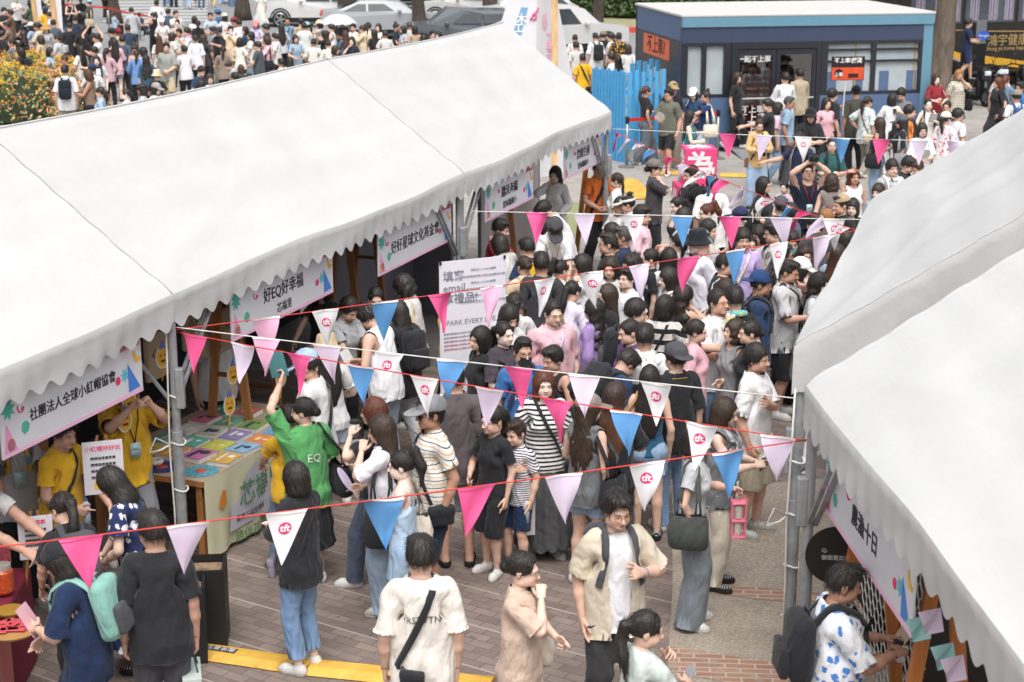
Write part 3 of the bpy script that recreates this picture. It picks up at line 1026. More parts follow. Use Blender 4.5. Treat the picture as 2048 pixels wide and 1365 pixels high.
# fit: ease over the torso, hem height, sleeve end along the arm, sleeve radii, neck, extras
TOPS = {
 'tee': (.016, .815, .19, .070, .073, .078, ''), 'over': (.028, .755, .26, .076, .082, .080, ''), 'crop': (.012, .99, .16, .066, .072, .080, ''),
 'long': (.026, .79, .52, .072, .044, .078, ''), 'blouse': (.028, .80, .40, .078, .070, .085, ''), 'shirt': (.027, .765, .24, .074, .080, .080, 'collar'),
 'polo': (.022, .80, .20, .074, .084, .078, 'collar'), 'open': (.029, .745, .25, .074, .084, .092, 'open'), 'tank': (.016, .80, -.02, 0, 0, .098, 'tank'),
 'cami': (.018, .86, -.02, 0, 0, .15, 'cami'), 'vest': (.030, .775, -.015, 0, 0, .10, 'vest'), 'hoodie': (.042, .80, .52, .082, .050, .085, 'hood'),
 'jacket': (.050, .74, .52, .088, .056, .09, 'open'), 'dress': (.02, .30, .18, .072, .085, .10, 'dress'), 'jersey': (.032, .735, .26, .080, .090, .080, 'vneck'),
 'tankdress': (.02, .28, -.02, 0, 0, .12, 'dresstank')}
def make_top(key):
 name, fem = key.split('.')
 fem = fem == 'f'
 off, hem, st, r0, r1, nk, ex = TOPS[name]
 tab = torso_tab(fem)
 lo = min(hem - .06, .70)
 ca = max(t[1] for t in tab if t[0] > 1.1) + off
 cb = max(t[2] for t in tab if t[0] > 1.1) + off
 tt = []
 dress = ex.startswith('dress')
 tight = name in ('crop', 'cami')
 for z, a, b, c in tab:
  if z < .80: continue
  a2, b2 = a + off, b + off * 1.15
  if z < 1.25 and not tight and not dress: a2, b2 = max(a2, ca + (.012 if name in ('over', 'open', 'jersey', 'shirt') else .0)), max(b2, cb)
  if z < 1.10 and not tight: a2, b2 = max(a2, a + .038), max(b2, b + .040)
  tt.append((z, a2, b2, c))
 if dress:
  tt = [(.2, .33, .30, .02), (.55, .27, .24, .015)] + tt
 else:
  z, a2, b2, c = tt[0]
  tt = [(.55, a2 + .012, b2 + .012, c)] + tt
 big = st > .3
 g = Field((-.62 if big else -.47, -.37 if dress else -.25, hem - .05), (.62 if big else .47, .37 if dress else .25, 1.50), .0125)
 g.add(g.loft(tt, 2.3), .02)
 if fem:
  for s in (-1, 1): g.add(g.ell((s * .068, -.090, 1.235), (.06 + off * .6, .047 + off * .6, .055 + off * .6)), .05)
 if ex == 'hood':
  g.add(g.ell((0, .10, 1.42), (.12, .06, .06)), .03)
 if st > 0:
  for j in (JL, JR):
   s = np.sign(j['sh'][0])
   sh = j['sh'] + np.array([-.018 * s if fem else -.004 * s, 0, 0])
   if big:
    g.add(g.cone(sh, j['el'], r0 - .012, r0 * .86), .035)
    g.add(g.cone(j['el'], j['sh'] + j['d'] * (st + .05), r0 * .9, r1), .03)
   else:
    g.add(g.cone(sh, j['sh'] + j['d'] * (st + .06), r0 - .012, r1), .035)
 else:
  for j in (JL, JR):
   s = np.sign(j['sh'][0])
   g.add(g.cone(j['sh'] + np.array([-.03 * s, 0, 0]), j['sh'] + np.array([-.02 * s, 0, -.08]), .055 + off, .05 + off), .05)
 V, F = g.net()
 cc = np.array([0, -.012, 1.475])
 x, y, z = V.T
 q = np.sqrt(((V - cc) ** 2).sum(1))
 k = (z > hem - .022) & (q > nk - .022)
 m = k & (q < nk); V[m] = cc + (V[m] - cc) * (nk / q[m])[:, None]
 V[:, 2] = np.where(k, np.maximum(V[:, 2], hem), V[:, 2])
 x, y, z = V.T
 k &= z < 1.47
 for j in (JL, JR):
  t = (V - j['sh']) @ j['d']
  q = (V - j['sh']) @ np.array([-np.sign(j['sh'][0]) * A45, 0, -A45])
  if st > 0:
   on = ~((q > max(r0, r1) + .03) | (np.abs(x) < .14))
   k &= (t < st + .022) | ~on
   m = on & (t > st) & k; V[m] -= (t[m] - st)[:, None] * j['d']
  elif ex in ('tank', 'dresstank'): k &= ((V - (j['sh'] + np.array([.035 * np.sign(j['sh'][0]), 0, -.03]))) ** 2).sum(1) > .105 ** 2
  elif ex == 'vest': k &= ((V - (j['sh'] + np.array([.05 * np.sign(j['sh'][0]), 0, -.02]))) ** 2).sum(1) > .095 ** 2
 if ex == 'open': k &= ~((y < -.02) & (np.abs(x) < .055 + .03 * sm(z, .8, 1.3)) & (z < 1.45))
 if ex == 'cami': k &= (z < 1.275) | ((np.abs(np.abs(x) - .085) < .017) & (z < 1.44))
 if ex == 'dresstank': k &= (z < 1.30) | ((np.abs(np.abs(x) - .10) < .03))
 if ex == 'vneck': k &= ~((y < 0) & (np.abs(x) < (z - 1.28) * .45) & (z > 1.28))
 parts = [clean(V, F, k)]
 if ex == 'collar':
  mb = MB()
  for s0, s1 in ((-2.72, 2.72),):
   mb.sheet(lambda u, v: ((.074 + .022 * v) * math.sin(s0 + (s1 - s0) * u), .016 + (.066 + .024 * v) * math.cos(s0 + (s1 - s0) * u), 1.462 - .032 * v - .030 * abs(2 * u - 1) ** 2 - .02 * abs(2 * u - 1) ** 6), 24, 3)
  parts.append((np.array(mb.v, float), np.array(mb.f)))
 return parts, ('skirt' if dress else 'top')
BOTS = {'slim': (.014, .016, .012, .09), 'straight': (.018, .026, .030, .07), 'wide': (.028, .055, .078, .045), 'shorts': (.026, .050, 0, .46), 'hot': (.018, .034, 0, .66),
  'cuff': (.016, .020, .022, .155), 'bermuda': (.022, .04, 0, .53), 'skirt': (.02, 0, 0, .36), 'maxi': (.02, 0, 0, .13), 'mini': (.018, 0, 0, .60)}
def make_bot(key):
 name, fem = key.split('.')
 fem = fem == 'f'
 o0, o1, o2, hem = BOTS[name]
 g = Field((-.32, -.30, hem - .04), (.32, .30, 1.06), .0125)
 tab = [(z, a + (.013 if z < .93 else .007), b + (.014 if z < .93 else .008), c) for z, a, b, c in torso_tab(fem) if z >= .80]
 skirt = name in ('skirt', 'maxi', 'mini')
 if skirt:
  fl = {'skirt': .25, 'maxi': .27, 'mini': .215}[name]
  t2 = [(hem - .05, fl, fl * .88, .015), (.80, .195, .150, .012)] + [(z, a + .012, b + .012, c) for z, a, b, c in tab if z > .9]
  g.add(g.loft(t2, 2.1), .02)
 else:
  g.add(g.loft([(.74, .11, .09, .012)] + tab), .02)
  for s in (-1, 1): g.add(g.ell((s * .085, .078, .885), (.092, .070, .09)), .04)
  for j in (JL, JR):
   hx = np.sign(j['hip'][0])
   g.add(g.cone(j['hip'] + [hx * .004, 0, -.02], j['knee'], .092 + o0, .058 + (o1 if hem < .42 else o1 * .9)), .03)
   if hem < .42: g.add(g.cone(j['knee'], j['ank'] + [0, 0, -.04], .058 + o1, (.046 if name == 'slim' else .052) + o2), .02)
 V, F = g.net()
 k = (V[:, 2] > hem - .022) & (V[:, 2] < 1.02)
 V[k, 2] = np.maximum(V[k, 2], hem)
 return [clean(V, F, k)], ('skirt' if skirt else 'trousers')
def make_shoe(key2):
 key = key2[:-1]
 g = Field((.03, -.20, -.01), (.19, .14, .17), .0075)
 g.add(g.cone((.10, .052, .038), (.113, -.10, .036), .046, .047), .02)
 g.add(g.cone((.113, -.10, .034), (.118, -.145, .03), .046, .034), .02)
 if key != 'sandal': g.add(g.cone((.10, .03, .06), (.101, .025, .095), .046, .044), .03)
 if key == 'boot': g.add(g.cone((.10, .03, .06), (.10, .025, .15), .05, .052), .03)
 g.sub(0.004 - np.broadcast_to(-g.Z, g.n) * 0 - 0 + (g.Z - 0.004) * 1.0, .004)
 V, F = g.net()
 V, F = clean(V, F, V[:, 2] < (.062 if key == 'sandal' else (.15 if key == 'boot' else .105)))
 if key2[-1] == 'R': V, F = V * np.array([-1, 1, 1]), F[:, ::-1]
 return [(V, F)], 'trousers_shoe'
def make_hair(key):
 g = Field((-.17, -.17, .98 if key in ('long', 'longwavy', 'longfront') else 1.30), (.17, .26 if 'pony' in key else .20, 1.80), .0065 if 'long' not in key else .0085)
 X, Y, Z = g.X, g.Y, g.Z
 th = np.arctan2(X, Y - .01)
 rid = .0016 * np.sin(th * 17 + 2 * np.sin(Z * 23) + 1.5 * np.sin(X * 30)) + .0012 * np.sin(th * 31 + 3 * np.sin(Z * 12))
 face = lambda c, r: g.ell(c, r)
 def shell(t=.016, top=.012):
  g.add(g.ell((0, .016, 1.608 + top * .4), (.075 + t, .096 + t, .095 + t * .6 + top)), .02)
 if key in ('short', 'crop', 'messy', 'slick', 'bowl', 'parted'):
  t = {'short': .015, 'crop': .006, 'messy': .020, 'slick': .008, 'bowl': .020, 'parted': .018}[key]
  shell(t, .016 if key != 'crop' else .008)
  if key == 'short': g.add(g.ell((0, -.045, 1.69), (.07, .055, .028)), .03)
  if key == 'crop': g.add(g.ell((0, -.02, 1.692), (.064, .078, .03)), .02)
  if key == 'messy': rid = rid * 2.2 + .004 * np.sin(X * 95 + 2 * np.sin(Y * 60)) * np.sin(Y * 90 + Z * 60)
  zc = {'short': 1.655, 'crop': 1.66, 'messy': 1.645, 'slick': 1.672, 'bowl': 1.628, 'parted': 1.648}[key]
  g.sub(g.ell((0, -.11, zc - .105), (.079, .080, .105), 2.8), .012)
  cut = (1.553 if key in ('short', 'crop', 'slick') else 1.540)
  side = np.maximum(np.maximum(Z - (cut + .012), -(Y + .012) * 0 - 1), 0 * X - 1)
  g.sub(Z - cut + 0 * X - .0 - .35 * np.clip(.02 - Y, 0, .1) * 0, .01) if False else None
  g.f = np.maximum(g.f, cut + np.clip(.03 - Y, 0, .12) * .55 - Z)
  if key == 'parted': g.sub(g.cone((.012, -.13, 1.63), (.012, -.09, 1.70), .020, .004), .012)
 elif key in ('bob', 'wavybob', 'bobfringe'):
  shell(.018, .012)
  r = .098 if key != 'wavybob' else .108
  tab = [(1.445, r - .012, .085, .030), (1.49, r + .004, .098, .028), (1.56, r, .105, .022), (1.61, .095, .108, .018), (1.64, .08, .09, .016)]
  g.add(g.loft(tab, 2.1), .03)
  if key == 'wavybob': rid = rid * 1.6 + .006 * np.sin(Z * 75 + th * 3) * (Z < 1.62)
  g.sub(g.ell((0, -.115, 1.535), (.060 if key != 'bobfringe' else .062, .088, .115 if key != 'bobfringe' else .092), 2.6), .014)
  g.f = np.maximum(g.f, 1.452 - Z)
  g.sub(g.cone((0, -.02, 1.40), (0, -.01, 1.50), .052, .05), .01)
 elif key in ('long', 'longwavy', 'longfront'):
  shell(.017, .012)
  front = key == 'longfront'
  zb = 1.10
  tab = [(zb - .05, .07, .020, .125), (1.20, .125, .040, .112), (1.36, .135, .055, .085), (1.45, .112, .078, .050), (1.52, .098, .098, .030), (1.60, .093, .108, .020), (1.64, .08, .09, .016)]
  if front: tab = [(1.16, .130, .05, .055), (1.36, .135, .09, .030), (1.45, .112, .098, .024), (1.52, .098, .100, .024), (1.60, .093, .108, .020), (1.64, .08, .09, .016)]
  g.add(g.loft(tab, 2.1), .03)
  if key == 'longwavy': rid = rid * 1.5 + .007 * np.sin(Z * 60 + th * 2) * (Z < 1.60)
  g.sub(g.ell((0, -.115, 1.535), (.060, .088, .116), 2.6), .014)
  if front: g.sub(g.ell((0, -.09, 1.36), (.062, .12, .15)), .02); g.sub(g.ell((0, .03, 1.20), (.22, .12, .20), 3.0), .02)
  g.sub(g.cone((0, 0, 1.36), (0, -.005, 1.50), .066, .050), .012)
 else:                                                   # tied back: ponytail, high ponytail, bun, low bun, braid
  shell(.009, .006)
  g.sub(g.ell((0, -.115, 1.545), (.076, .082, .122), 2.5), .012)
  g.f = np.maximum(g.f, 1.548 + np.clip(.04 - Y, 0, .12) * .45 - Z)
  if key == 'pony':
   for a, b, r0, r1 in (((0, .10, 1.60), (0, .142, 1.59), .030, .034), ((0, .142, 1.59), (.012, .150, 1.44), .036, .040), ((.012, .15, 1.44), (.02, .135, 1.30), .038, .010)):
    g.add(g.cone(a, b, r0, r1), .02)
  elif key == 'highpony':
   for a, b, r0, r1 in (((0, .08, 1.685), (0, .135, 1.70), .026, .034), ((0, .135, 1.70), (.02, .175, 1.56), .036, .044), ((.02, .175, 1.56), (.03, .165, 1.42), .042, .010)):
    g.add(g.cone(a, b, r0, r1), .02)
  elif key == 'bun': g.add(g.ell((0, .055, 1.735), (.042, .042, .036)), .012)
  elif key == 'lowbun': g.add(g.ell((0, .125, 1.575), (.046, .040, .042)), .012); rid = rid * 1.3
  elif key == 'braid':
   for i in range(7): g.add(g.ell((.02 + .002 * i, .10 + .008 * i - .0015 * i * i, 1.58 - .042 * i), (.030 - .0022 * i, .026, .030)), .01)
  if key in ('pony', 'lowbun', 'bun', 'highpony', 'braid'):
   for s in (-1, 1): g.add(g.cone((s * .074, -.052, 1.66), (s * .076, -.058, 1.585), .010, .004), .012)
 g.f = g.f + rid
 V, F = g.net()
 return [(V, F)], ('hair' if 'long' in key or key in ('pony', 'highpony', 'braid') else 'headhair')
def make_hat(key):
 g = Field((-.19, -.25, 1.56), (.19, .25, 1.80), .0075)
 if key in ('cap', 'capback'):
  g.add(g.ell((0, .016, 1.640), (.100, .120, .105)), .01)
  g.f = np.maximum(g.f, 1.628 + .10 * np.clip(g.Y - 0, -.1, .2) * -.12 - g.Z)
  s = -1 if key == 'cap' else 1
  br = g.ell((0, s * .118, 1.640), (.088, .098, .20))
  zc = 1.636 - .9 * g.X ** 2 - .18 * np.abs(g.Y - s * .06)
  br = np.maximum(np.maximum(br, np.abs(g.Z - zc) - .0055), -(s * g.Y - .06))
  g.add(br, .006)
  g.add(g.ell((0, .016, 1.746), (.010, .010, .006)), .004)
 elif key in ('bucket', 'straw'):
  w = .155 if key == 'bucket' else .175
  tab = [(1.590, w, w + .012, .014), (1.596, w - .004, w + .008, .014), (1.632, .108, .126, .014), (1.70, .098, .116, .014), (1.745, .088, .106, .014), (1.758, .07, .09, .014)]
  g.add(g.loft(tab, 2.0), .004)
 elif key == 'visor':
  g.add(np.abs(g.ell((0, .016, 1.62), (.097, .117, .14))) - .004, .01)
  g.f = np.maximum(g.f, np.maximum(1.632 - g.Z, g.Z - 1.672))
  br = g.ell((0, -.118, 1.640), (.098, .112, .20))
  zc = 1.640 - .9 * g.X ** 2 - .20 * np.abs(g.Y + .06)
  g.add(np.maximum(np.maximum(br, np.abs(g.Z - zc) - .0055), g.Y + .06), .006)
 elif key == 'beanie':
  g.add(g.ell((0, .022, 1.64), (.094, .113, .098)), .01)
  g.f = np.maximum(g.f, 1.645 - g.Z + .10 * np.clip(-g.Y, -.1, .1) * -1.0)
 V, F = g.net()
 if key in ('cap', 'capback', 'bucket', 'straw', 'beanie'): pass
 return [(V, F)], 'head'
MAKERS = {'body': make_body, 'top': make_top, 'bot': make_bot, 'shoe': make_shoe, 'hair': make_hair, 'hat': make_hat}
_w0 = weights
def weights(V, mode='body'):
 if mode == 'headhair': return _w0(V, 'head')
 if mode == 'trousers_shoe':
  W = np.zeros((len(V), 21))
  lf = V[:, 0] > 0
  W[lf, 17] = 1; W[~lf, 20] = 1
  return W
 return _w0(V, mode)
# ------------------------------------------------------------------ pose
def rot(axis, a):
 return np.array(Matrix.Rotation(a, 3, axis))
def arc(u, v):
 """Shortest rotation taking direction u to v."""
 u, v = Vector(u).normalized(), Vector(v).normalized()
 return np.array(u.rotation_difference(v).to_matrix())
def ik(S, Tt, la, lb, pole):
 d = Tt - S
 L = np.linalg.norm(d)
 L2 = min(max(L, .12), la + lb - .004)
 u = d / max(L, 1e-6)
 Tt = S + u * L2
 c = (la * la + L2 * L2 - lb * lb) / (2 * L2)
 hgt = math.sqrt(max(la * la - c * c, 0))
 p = pole - u * (pole @ u)
 p /= max(np.linalg.norm(p), 1e-6)
 return S + u * c + p * hgt, Tt
# arm targets for the left arm in chest-rest coordinates: wrist (x, y, z), elbow pole, finger curl, forearm roll
ARMS = {
 'hang': ((.225, -.02, .875), (.4, .7, 0), .5, 0), 'hang2': ((.235, -.09, .885), (.5, .7, 0), .6, 0), 'back': ((.25, .16, .90), (.4, .8, 0), .5, 0),
 'fwd': ((.22, -.20, .93), (.5, .6, -.2), .5, 0), 'chest': ((.075, -.27, 1.12), (.6, .2, -.8), .9, 40), 'read': ((.09, -.31, 1.16), (.6, .2, -.8), .9, 50),
 'belly': ((.06, -.22, 1.02), (.8, .3, -.5), .8, 30), 'mouth': ((.055, -.185, 1.405), (.7, .1, -.7), 1.1, 30), 'cheek': ((.10, -.10, 1.44), (.7, -.2, -.7), 1.0, 20),
 'drink': ((.10, -.20, 1.40), (.8, -.1, -.6), 1.0, 10), 'phone': ((.10, -.33, 1.26), (.6, .1, -.8), .9, 50), 'photo': ((.09, -.34, 1.50), (.7, .1, -.7), .9, 50),
 'up': ((.16, -.14, 1.80), (.9, .1, 0), .8, 0), 'upcam': ((.085, -.20, 1.74), (.9, -.1, -.1), 1.0, 40), 'hip': ((.20, .02, 1.02), (.8, .6, 0), .8, 0),
 'pocket': ((.205, -.04, .90), (.7, .7, 0), .4, 0), 'strap': ((.125, -.165, 1.22), (.7, .2, -.7), 1.2, 20), 'table': ((.16, -.42, 1.02), (.7, .1, -.6), .6, 30),
 'reach': ((.14, -.50, 1.20), (.7, .1, -.6), .4, 20), 'side': ((.62, -.14, 1.20), (.2, .2, -.9), .2, 0), 'hair': ((.10, -.06, 1.66), (1, .1, .1), .8, 0),
 'cross': ((-.06, -.20, 1.16), (.8, .1, -.6), .8, 30), 'crossup': ((-.15, -.17, 1.24), (.7, -.1, -.6), .4, 30), 'shoulder': ((-.05, -.16, 1.37), (.7, -.2, -.6), .8, 20),
 'hold': ((.15, -.24, 1.05), (.7, .4, -.6), 1.1, 10), 'bag': ((.23, -.08, .90), (.4, .7, 0), 1.5, 0), 'sign': ((.13, -.26, 1.28), (.7, .2, -.7), 1.4, 0),
 'knee': ((.14, -.36, .96), (.7, .4, -.5), .5, 0), 'far': ((.34, -.50, 1.42), (.5, .3, -.7), .3, 0)}
def pose(p):
 """p: dict(lean, side, twist, head=(yaw, pitch, roll), aL, aR, legs, curl). Returns R[21], rest pivots[21], posed pivots[21]."""
 R = [np.eye(3)] * 21
 P0 = [PEL] * 21
 P1 = [PEL] * 21
 legs = p.get('legs', 'stand')
 rg = p.get('rg', RND)
 sit = legs == 'sit'
 stx = p.get('legp', 0.0)
 lower = {'stand': .008, 'walk': .035, 'walk2': .035, 'stride': .06, 'sit': .47, 'crouch': .42, 'weight': .012}.get(legs, .01)
 hips = np.array([0, 0, -lower])
 sway = {'weight': .03}.get(legs, 0)
 hips[0] = sway
 P0[0] = PEL; P1[0] = PEL + hips
 lean = math.radians(p.get('lean', 0)); side = math.radians(p.get('side', 0)); tw = math.radians(p.get('twist', 0))
 R[0] = rot('X', lean * .25) @ rot('Z', tw * .2)
 if sway: R[0] = R[0] @ rot('Y', .06)
 def child(i, par, piv, Rloc):
  P0[i] = piv
  P1[i] = R[par] @ (piv - P0[par]) + P1[par]
  R[i] = Rloc
 child(1, 0, WAIST, rot('X', lean * .65) @ rot('Y', side * .5) @ rot('Z', tw * .6))
 child(2, 1, CHEST, rot('X', lean) @ rot('Y', side) @ rot('Z', tw))
 hy, hp, hr = [math.radians(a) for a in p.get('head', (0, 0, 0))]
 Rh = R[2] @ rot('Z', hy) @ rot('X', hp) @ rot('Y', hr)
 child(3, 2, NECK, R[2] @ rot('Z', hy * .5) @ rot('X', hp * .45) @ rot('Y', hr * .4))
 child(4, 3, HEAD, Rh)
 for s, j, o, nm in ((1, JL, 5, 'aL'), (-1, JR, 10, 'aR')):
  a = p.get(nm, 'hang')
  roll = 0
  if isinstance(a, str):
   T_, pole, curl, roll = ARMS[a]
   T_ = np.array(T_) + np.array([rg.uniform(-.012, .012), rg.uniform(-.02, .02), rg.uniform(-.015, .015)])
  else:
   T_, pole, curl = np.array(a[:3]), (.6, .4, -.6), .8
  T_ = np.array([T_[0] * s, T_[1], T_[2]]); pole = np.array([pole[0] * s, pole[1], pole[2]])
  S_ = R[2] @ (j['sh'] - CHEST) + P1[2]
  if isinstance(a, str) and a in ('hang', 'hang2', 'bag', 'pocket', 'back'):
   ll = rot('X', lean * .35)
   Tw = ll @ (T_ - CHEST) + P1[2] if lean else R[2] @ (T_ - CHEST) + P1[2]
   pw = R[2] @ pole
  else:
   Tw = R[2] @ (T_ - CHEST) + P1[2]; pw = R[2] @ pole
  E_, Wp = ik(S_, Tw, .285, .25, pw)
  Ru = arc(j['d'], E_ - S_)
  Rf = arc(Ru @ j['d'], Wp - E_) @ Ru
  R[o] = Ru; P0[o] = j['sh']; P1[o] = S_
  P0[o + 1] = j['el']; P1[o + 1] = E_; R[o + 1] = Rf
  ax = (Wp - E_) / np.linalg.norm(Wp - E_)
  Rr = np.array(Matrix.Rotation(math.radians(roll * s), 3, Vector(ax)))
  P0[o + 2] = j['wr']; P1[o + 2] = Wp; R[o + 2] = Rr @ Rf
  cax = 'Y'
  c = curl * s
  P0[o + 3] = j['kn']; P1[o + 3] = R[o + 2] @ (j['kn'] - j['wr']) + Wp; R[o + 3] = R[o + 2] @ rot('Y', c)
  P0[o + 4] = j['mid']; P1[o + 4] = R[o + 3] @ (j['mid'] - j['kn']) + P1[o + 3]; R[o + 4] = R[o + 3] @ rot('Y', c * 1.1)
 st = {'walk': .20, 'walk2': -.20, 'stride': .30}.get(legs, 0.0)
 for s, j, o in ((1, JL, 15), (-1, JR, 18)):
  Hp = R[0] @ (j['hip'] - PEL) + P1[0]
  an = j['ank'].copy()
  an[0] += s * rg.uniform(-.015, .035); an[1] += rg.uniform(-.04, .04)
  pitch = 0
  if st:
   an[1] += -st * s
   if st * s < 0: an[2] += .05; pitch = .45
  if sit: an = np.array([s * .12, -.42 + rg.uniform(-.05, .05), .08])
  if legs == 'crouch': an = np.array([s * .12, -.02, .08])
  K, A = ik(Hp, an, .41, .411, np.array([s * .12, -1.0, 0.05]))
  Rt = arc(j['knee'] - j['hip'], K - Hp)
  Rs = arc(Rt @ (j['ank'] - j['knee']), A - K) @ Rt
  splay = rot('Z', s * math.radians(rg.uniform(2, 14)))
  R[o] = Rt; P0[o] = j['hip']; P1[o] = Hp
  R[o + 1] = Rs; P0[o + 1] = j['knee']; P1[o + 1] = K
  R[o + 2] = splay @ rot('X', pitch); P0[o + 2] = j['ank']; P1[o + 2] = A
 return np.array(R), np.array(P0), np.array(P1)
def skin(V, W, ps):
 R, P0, P1 = ps
 out = np.zeros_like(V)
 for b in range(21):
  w = W[:, b]
  m = w > 1e-4
  if not m.any(): continue
  out[m] += w[m, None] * ((V[m] - P0[b]) @ R[b].T + P1[b])
 return out
# ------------------------------------------------------------------ people's materials
def m_skin(tone):
 key = ('skin', tone)
 if key in MATS: return MATS[key]
 base = {'a': 'e8c6b3', 'b': 'dfb8a3', 'c': 'd0a48f', 'd': 'b98c76', 'e': 'efd4c6'}[tone]
 t = NT('skin_' + tone)
 r = t.attr('rest')
 X, Y, Z = t.xyz(r)
 aX = t.math('ABSOLUTE', X)
 front = t.math('LESS_THAN', Y, -.045)
 def ellm(cx, cz, rx, rz, soft=.25, slope=0.0):
  dx = t.math('DIVIDE', t.math('SUBTRACT', aX, cx), rx)
  zz = t.math('SUBTRACT', Z, cz)
  if slope: zz = t.math('SUBTRACT', zz, t.math('MULTIPLY', t.math('SUBTRACT', aX, cx), slope))
  dz = t.math('DIVIDE', zz, rz)
  d = t.math('SQRT', t.math('ADD', t.math('MULTIPLY', dx, dx), t.math('MULTIPLY', dz, dz)))
  m = t.math('DIVIDE', t.math('SUBTRACT', 1 + soft, d), 2 * soft, clamp=True)
  return t.math('MULTIPLY', m, front)
 c = lin(base)
 nz = t.noise(r, 22.0, 3.0)
 col = t.ramp(nz, [(.3, tuple(x * .90 for x in c[:3])), (.7, tuple(min(1, x * 1.05) for x in c[:3]))])
 blush = tuple(a * b for a, b in zip(c[:3], (1.02, .80, .76))) + (1,)
 col = t.mix(t.math('MULTIPLY', ellm(.036, 1.555, .024, .020, .6), .45), col, blush)
 col = t.mix(t.math('MULTIPLY', ellm(0, 1.555, .016, .014, .6), .35), col, blush)
 lip = tuple(a * b for a, b in zip(c[:3], (.78, .44, .42))) + (1,)
 col = t.mix(ellm(0, 1.5265, .021, .0048), col, lip)
 col = t.mix(ellm(0, 1.5180, .018, .0058), col, lip)
 col = t.mix(t.math('MULTIPLY', ellm(0, 1.5222, .022, .0013, .5), .8), col, lin('5a2a26'))
 brow = lin('2a1d17')
 col = t.mix(t.math('MULTIPLY', ellm(.033, 1.6065, .017, .0036, .5, -.06), .85), col, brow)
 col = t.mix(ellm(.031, 1.5838, .0135, .0050), col, lin('e6ddd6'))
 col = t.mix(ellm(.031, 1.5838, .0062, .0058), col, lin('150d0a'))
 col = t.mix(ellm(.032, 1.5885, .0155, .0022, .5, -.05), col, lin('1a110e'))
 col = t.mix(t.math('MULTIPLY', ellm(.0075, 1.5475, .0042, .0022, .5), .8), col, lin('4a2620'))
 t.l(col, t.b.inputs['Base Color'])
 t.b.inputs['Subsurface Weight'].default_value = .0
 MATS[key] = t.done(None, .52, 0, .35)
 return MATS[key]
def m_hair(c):
 key = ('hair', c)
 if key in MATS: return MATS[key]
 base = {'blk': '292421', 'dkb': '3a2d24', 'brn': '4a3226', 'aub': '5e3325', 'pink': 'f0a79a', 'red': '7a2420', 'gry': '4a4744', 'bld': '9a6a42', 'dye': '3a2a24'}[c]
 t = NT('hair_' + c)
 r = t.attr('rest')
 st = t.noise(t.scale(r, (150, 150, 14)), 1.0, 3.0, .6)
 b = lin(base)
 col = t.ramp(st, [(.3, tuple(x * .55 for x in b[:3])), (.75, tuple(min(1, x * 1.7 + .006) for x in b[:3]))])
 if c in ('dye', 'bld', 'brn', 'aub'):
  _, _, Z = t.xyz(r)
  tip = lin({'dye': '7a5138', 'bld': 'a88058', 'brn': '5c3d2c', 'aub': '744632'}[c])
  col = t.mix(t.math('MULTIPLY', t.math('DIVIDE', t.math('SUBTRACT', 1.60, Z), .30, clamp=True), .6), col, tip)
 t.l(col, t.b.inputs['Base Color'])
 t.bump(st, .55, .006)
 MATS[key] = t.done(None, .46, 0, .42)
 return MATS[key]
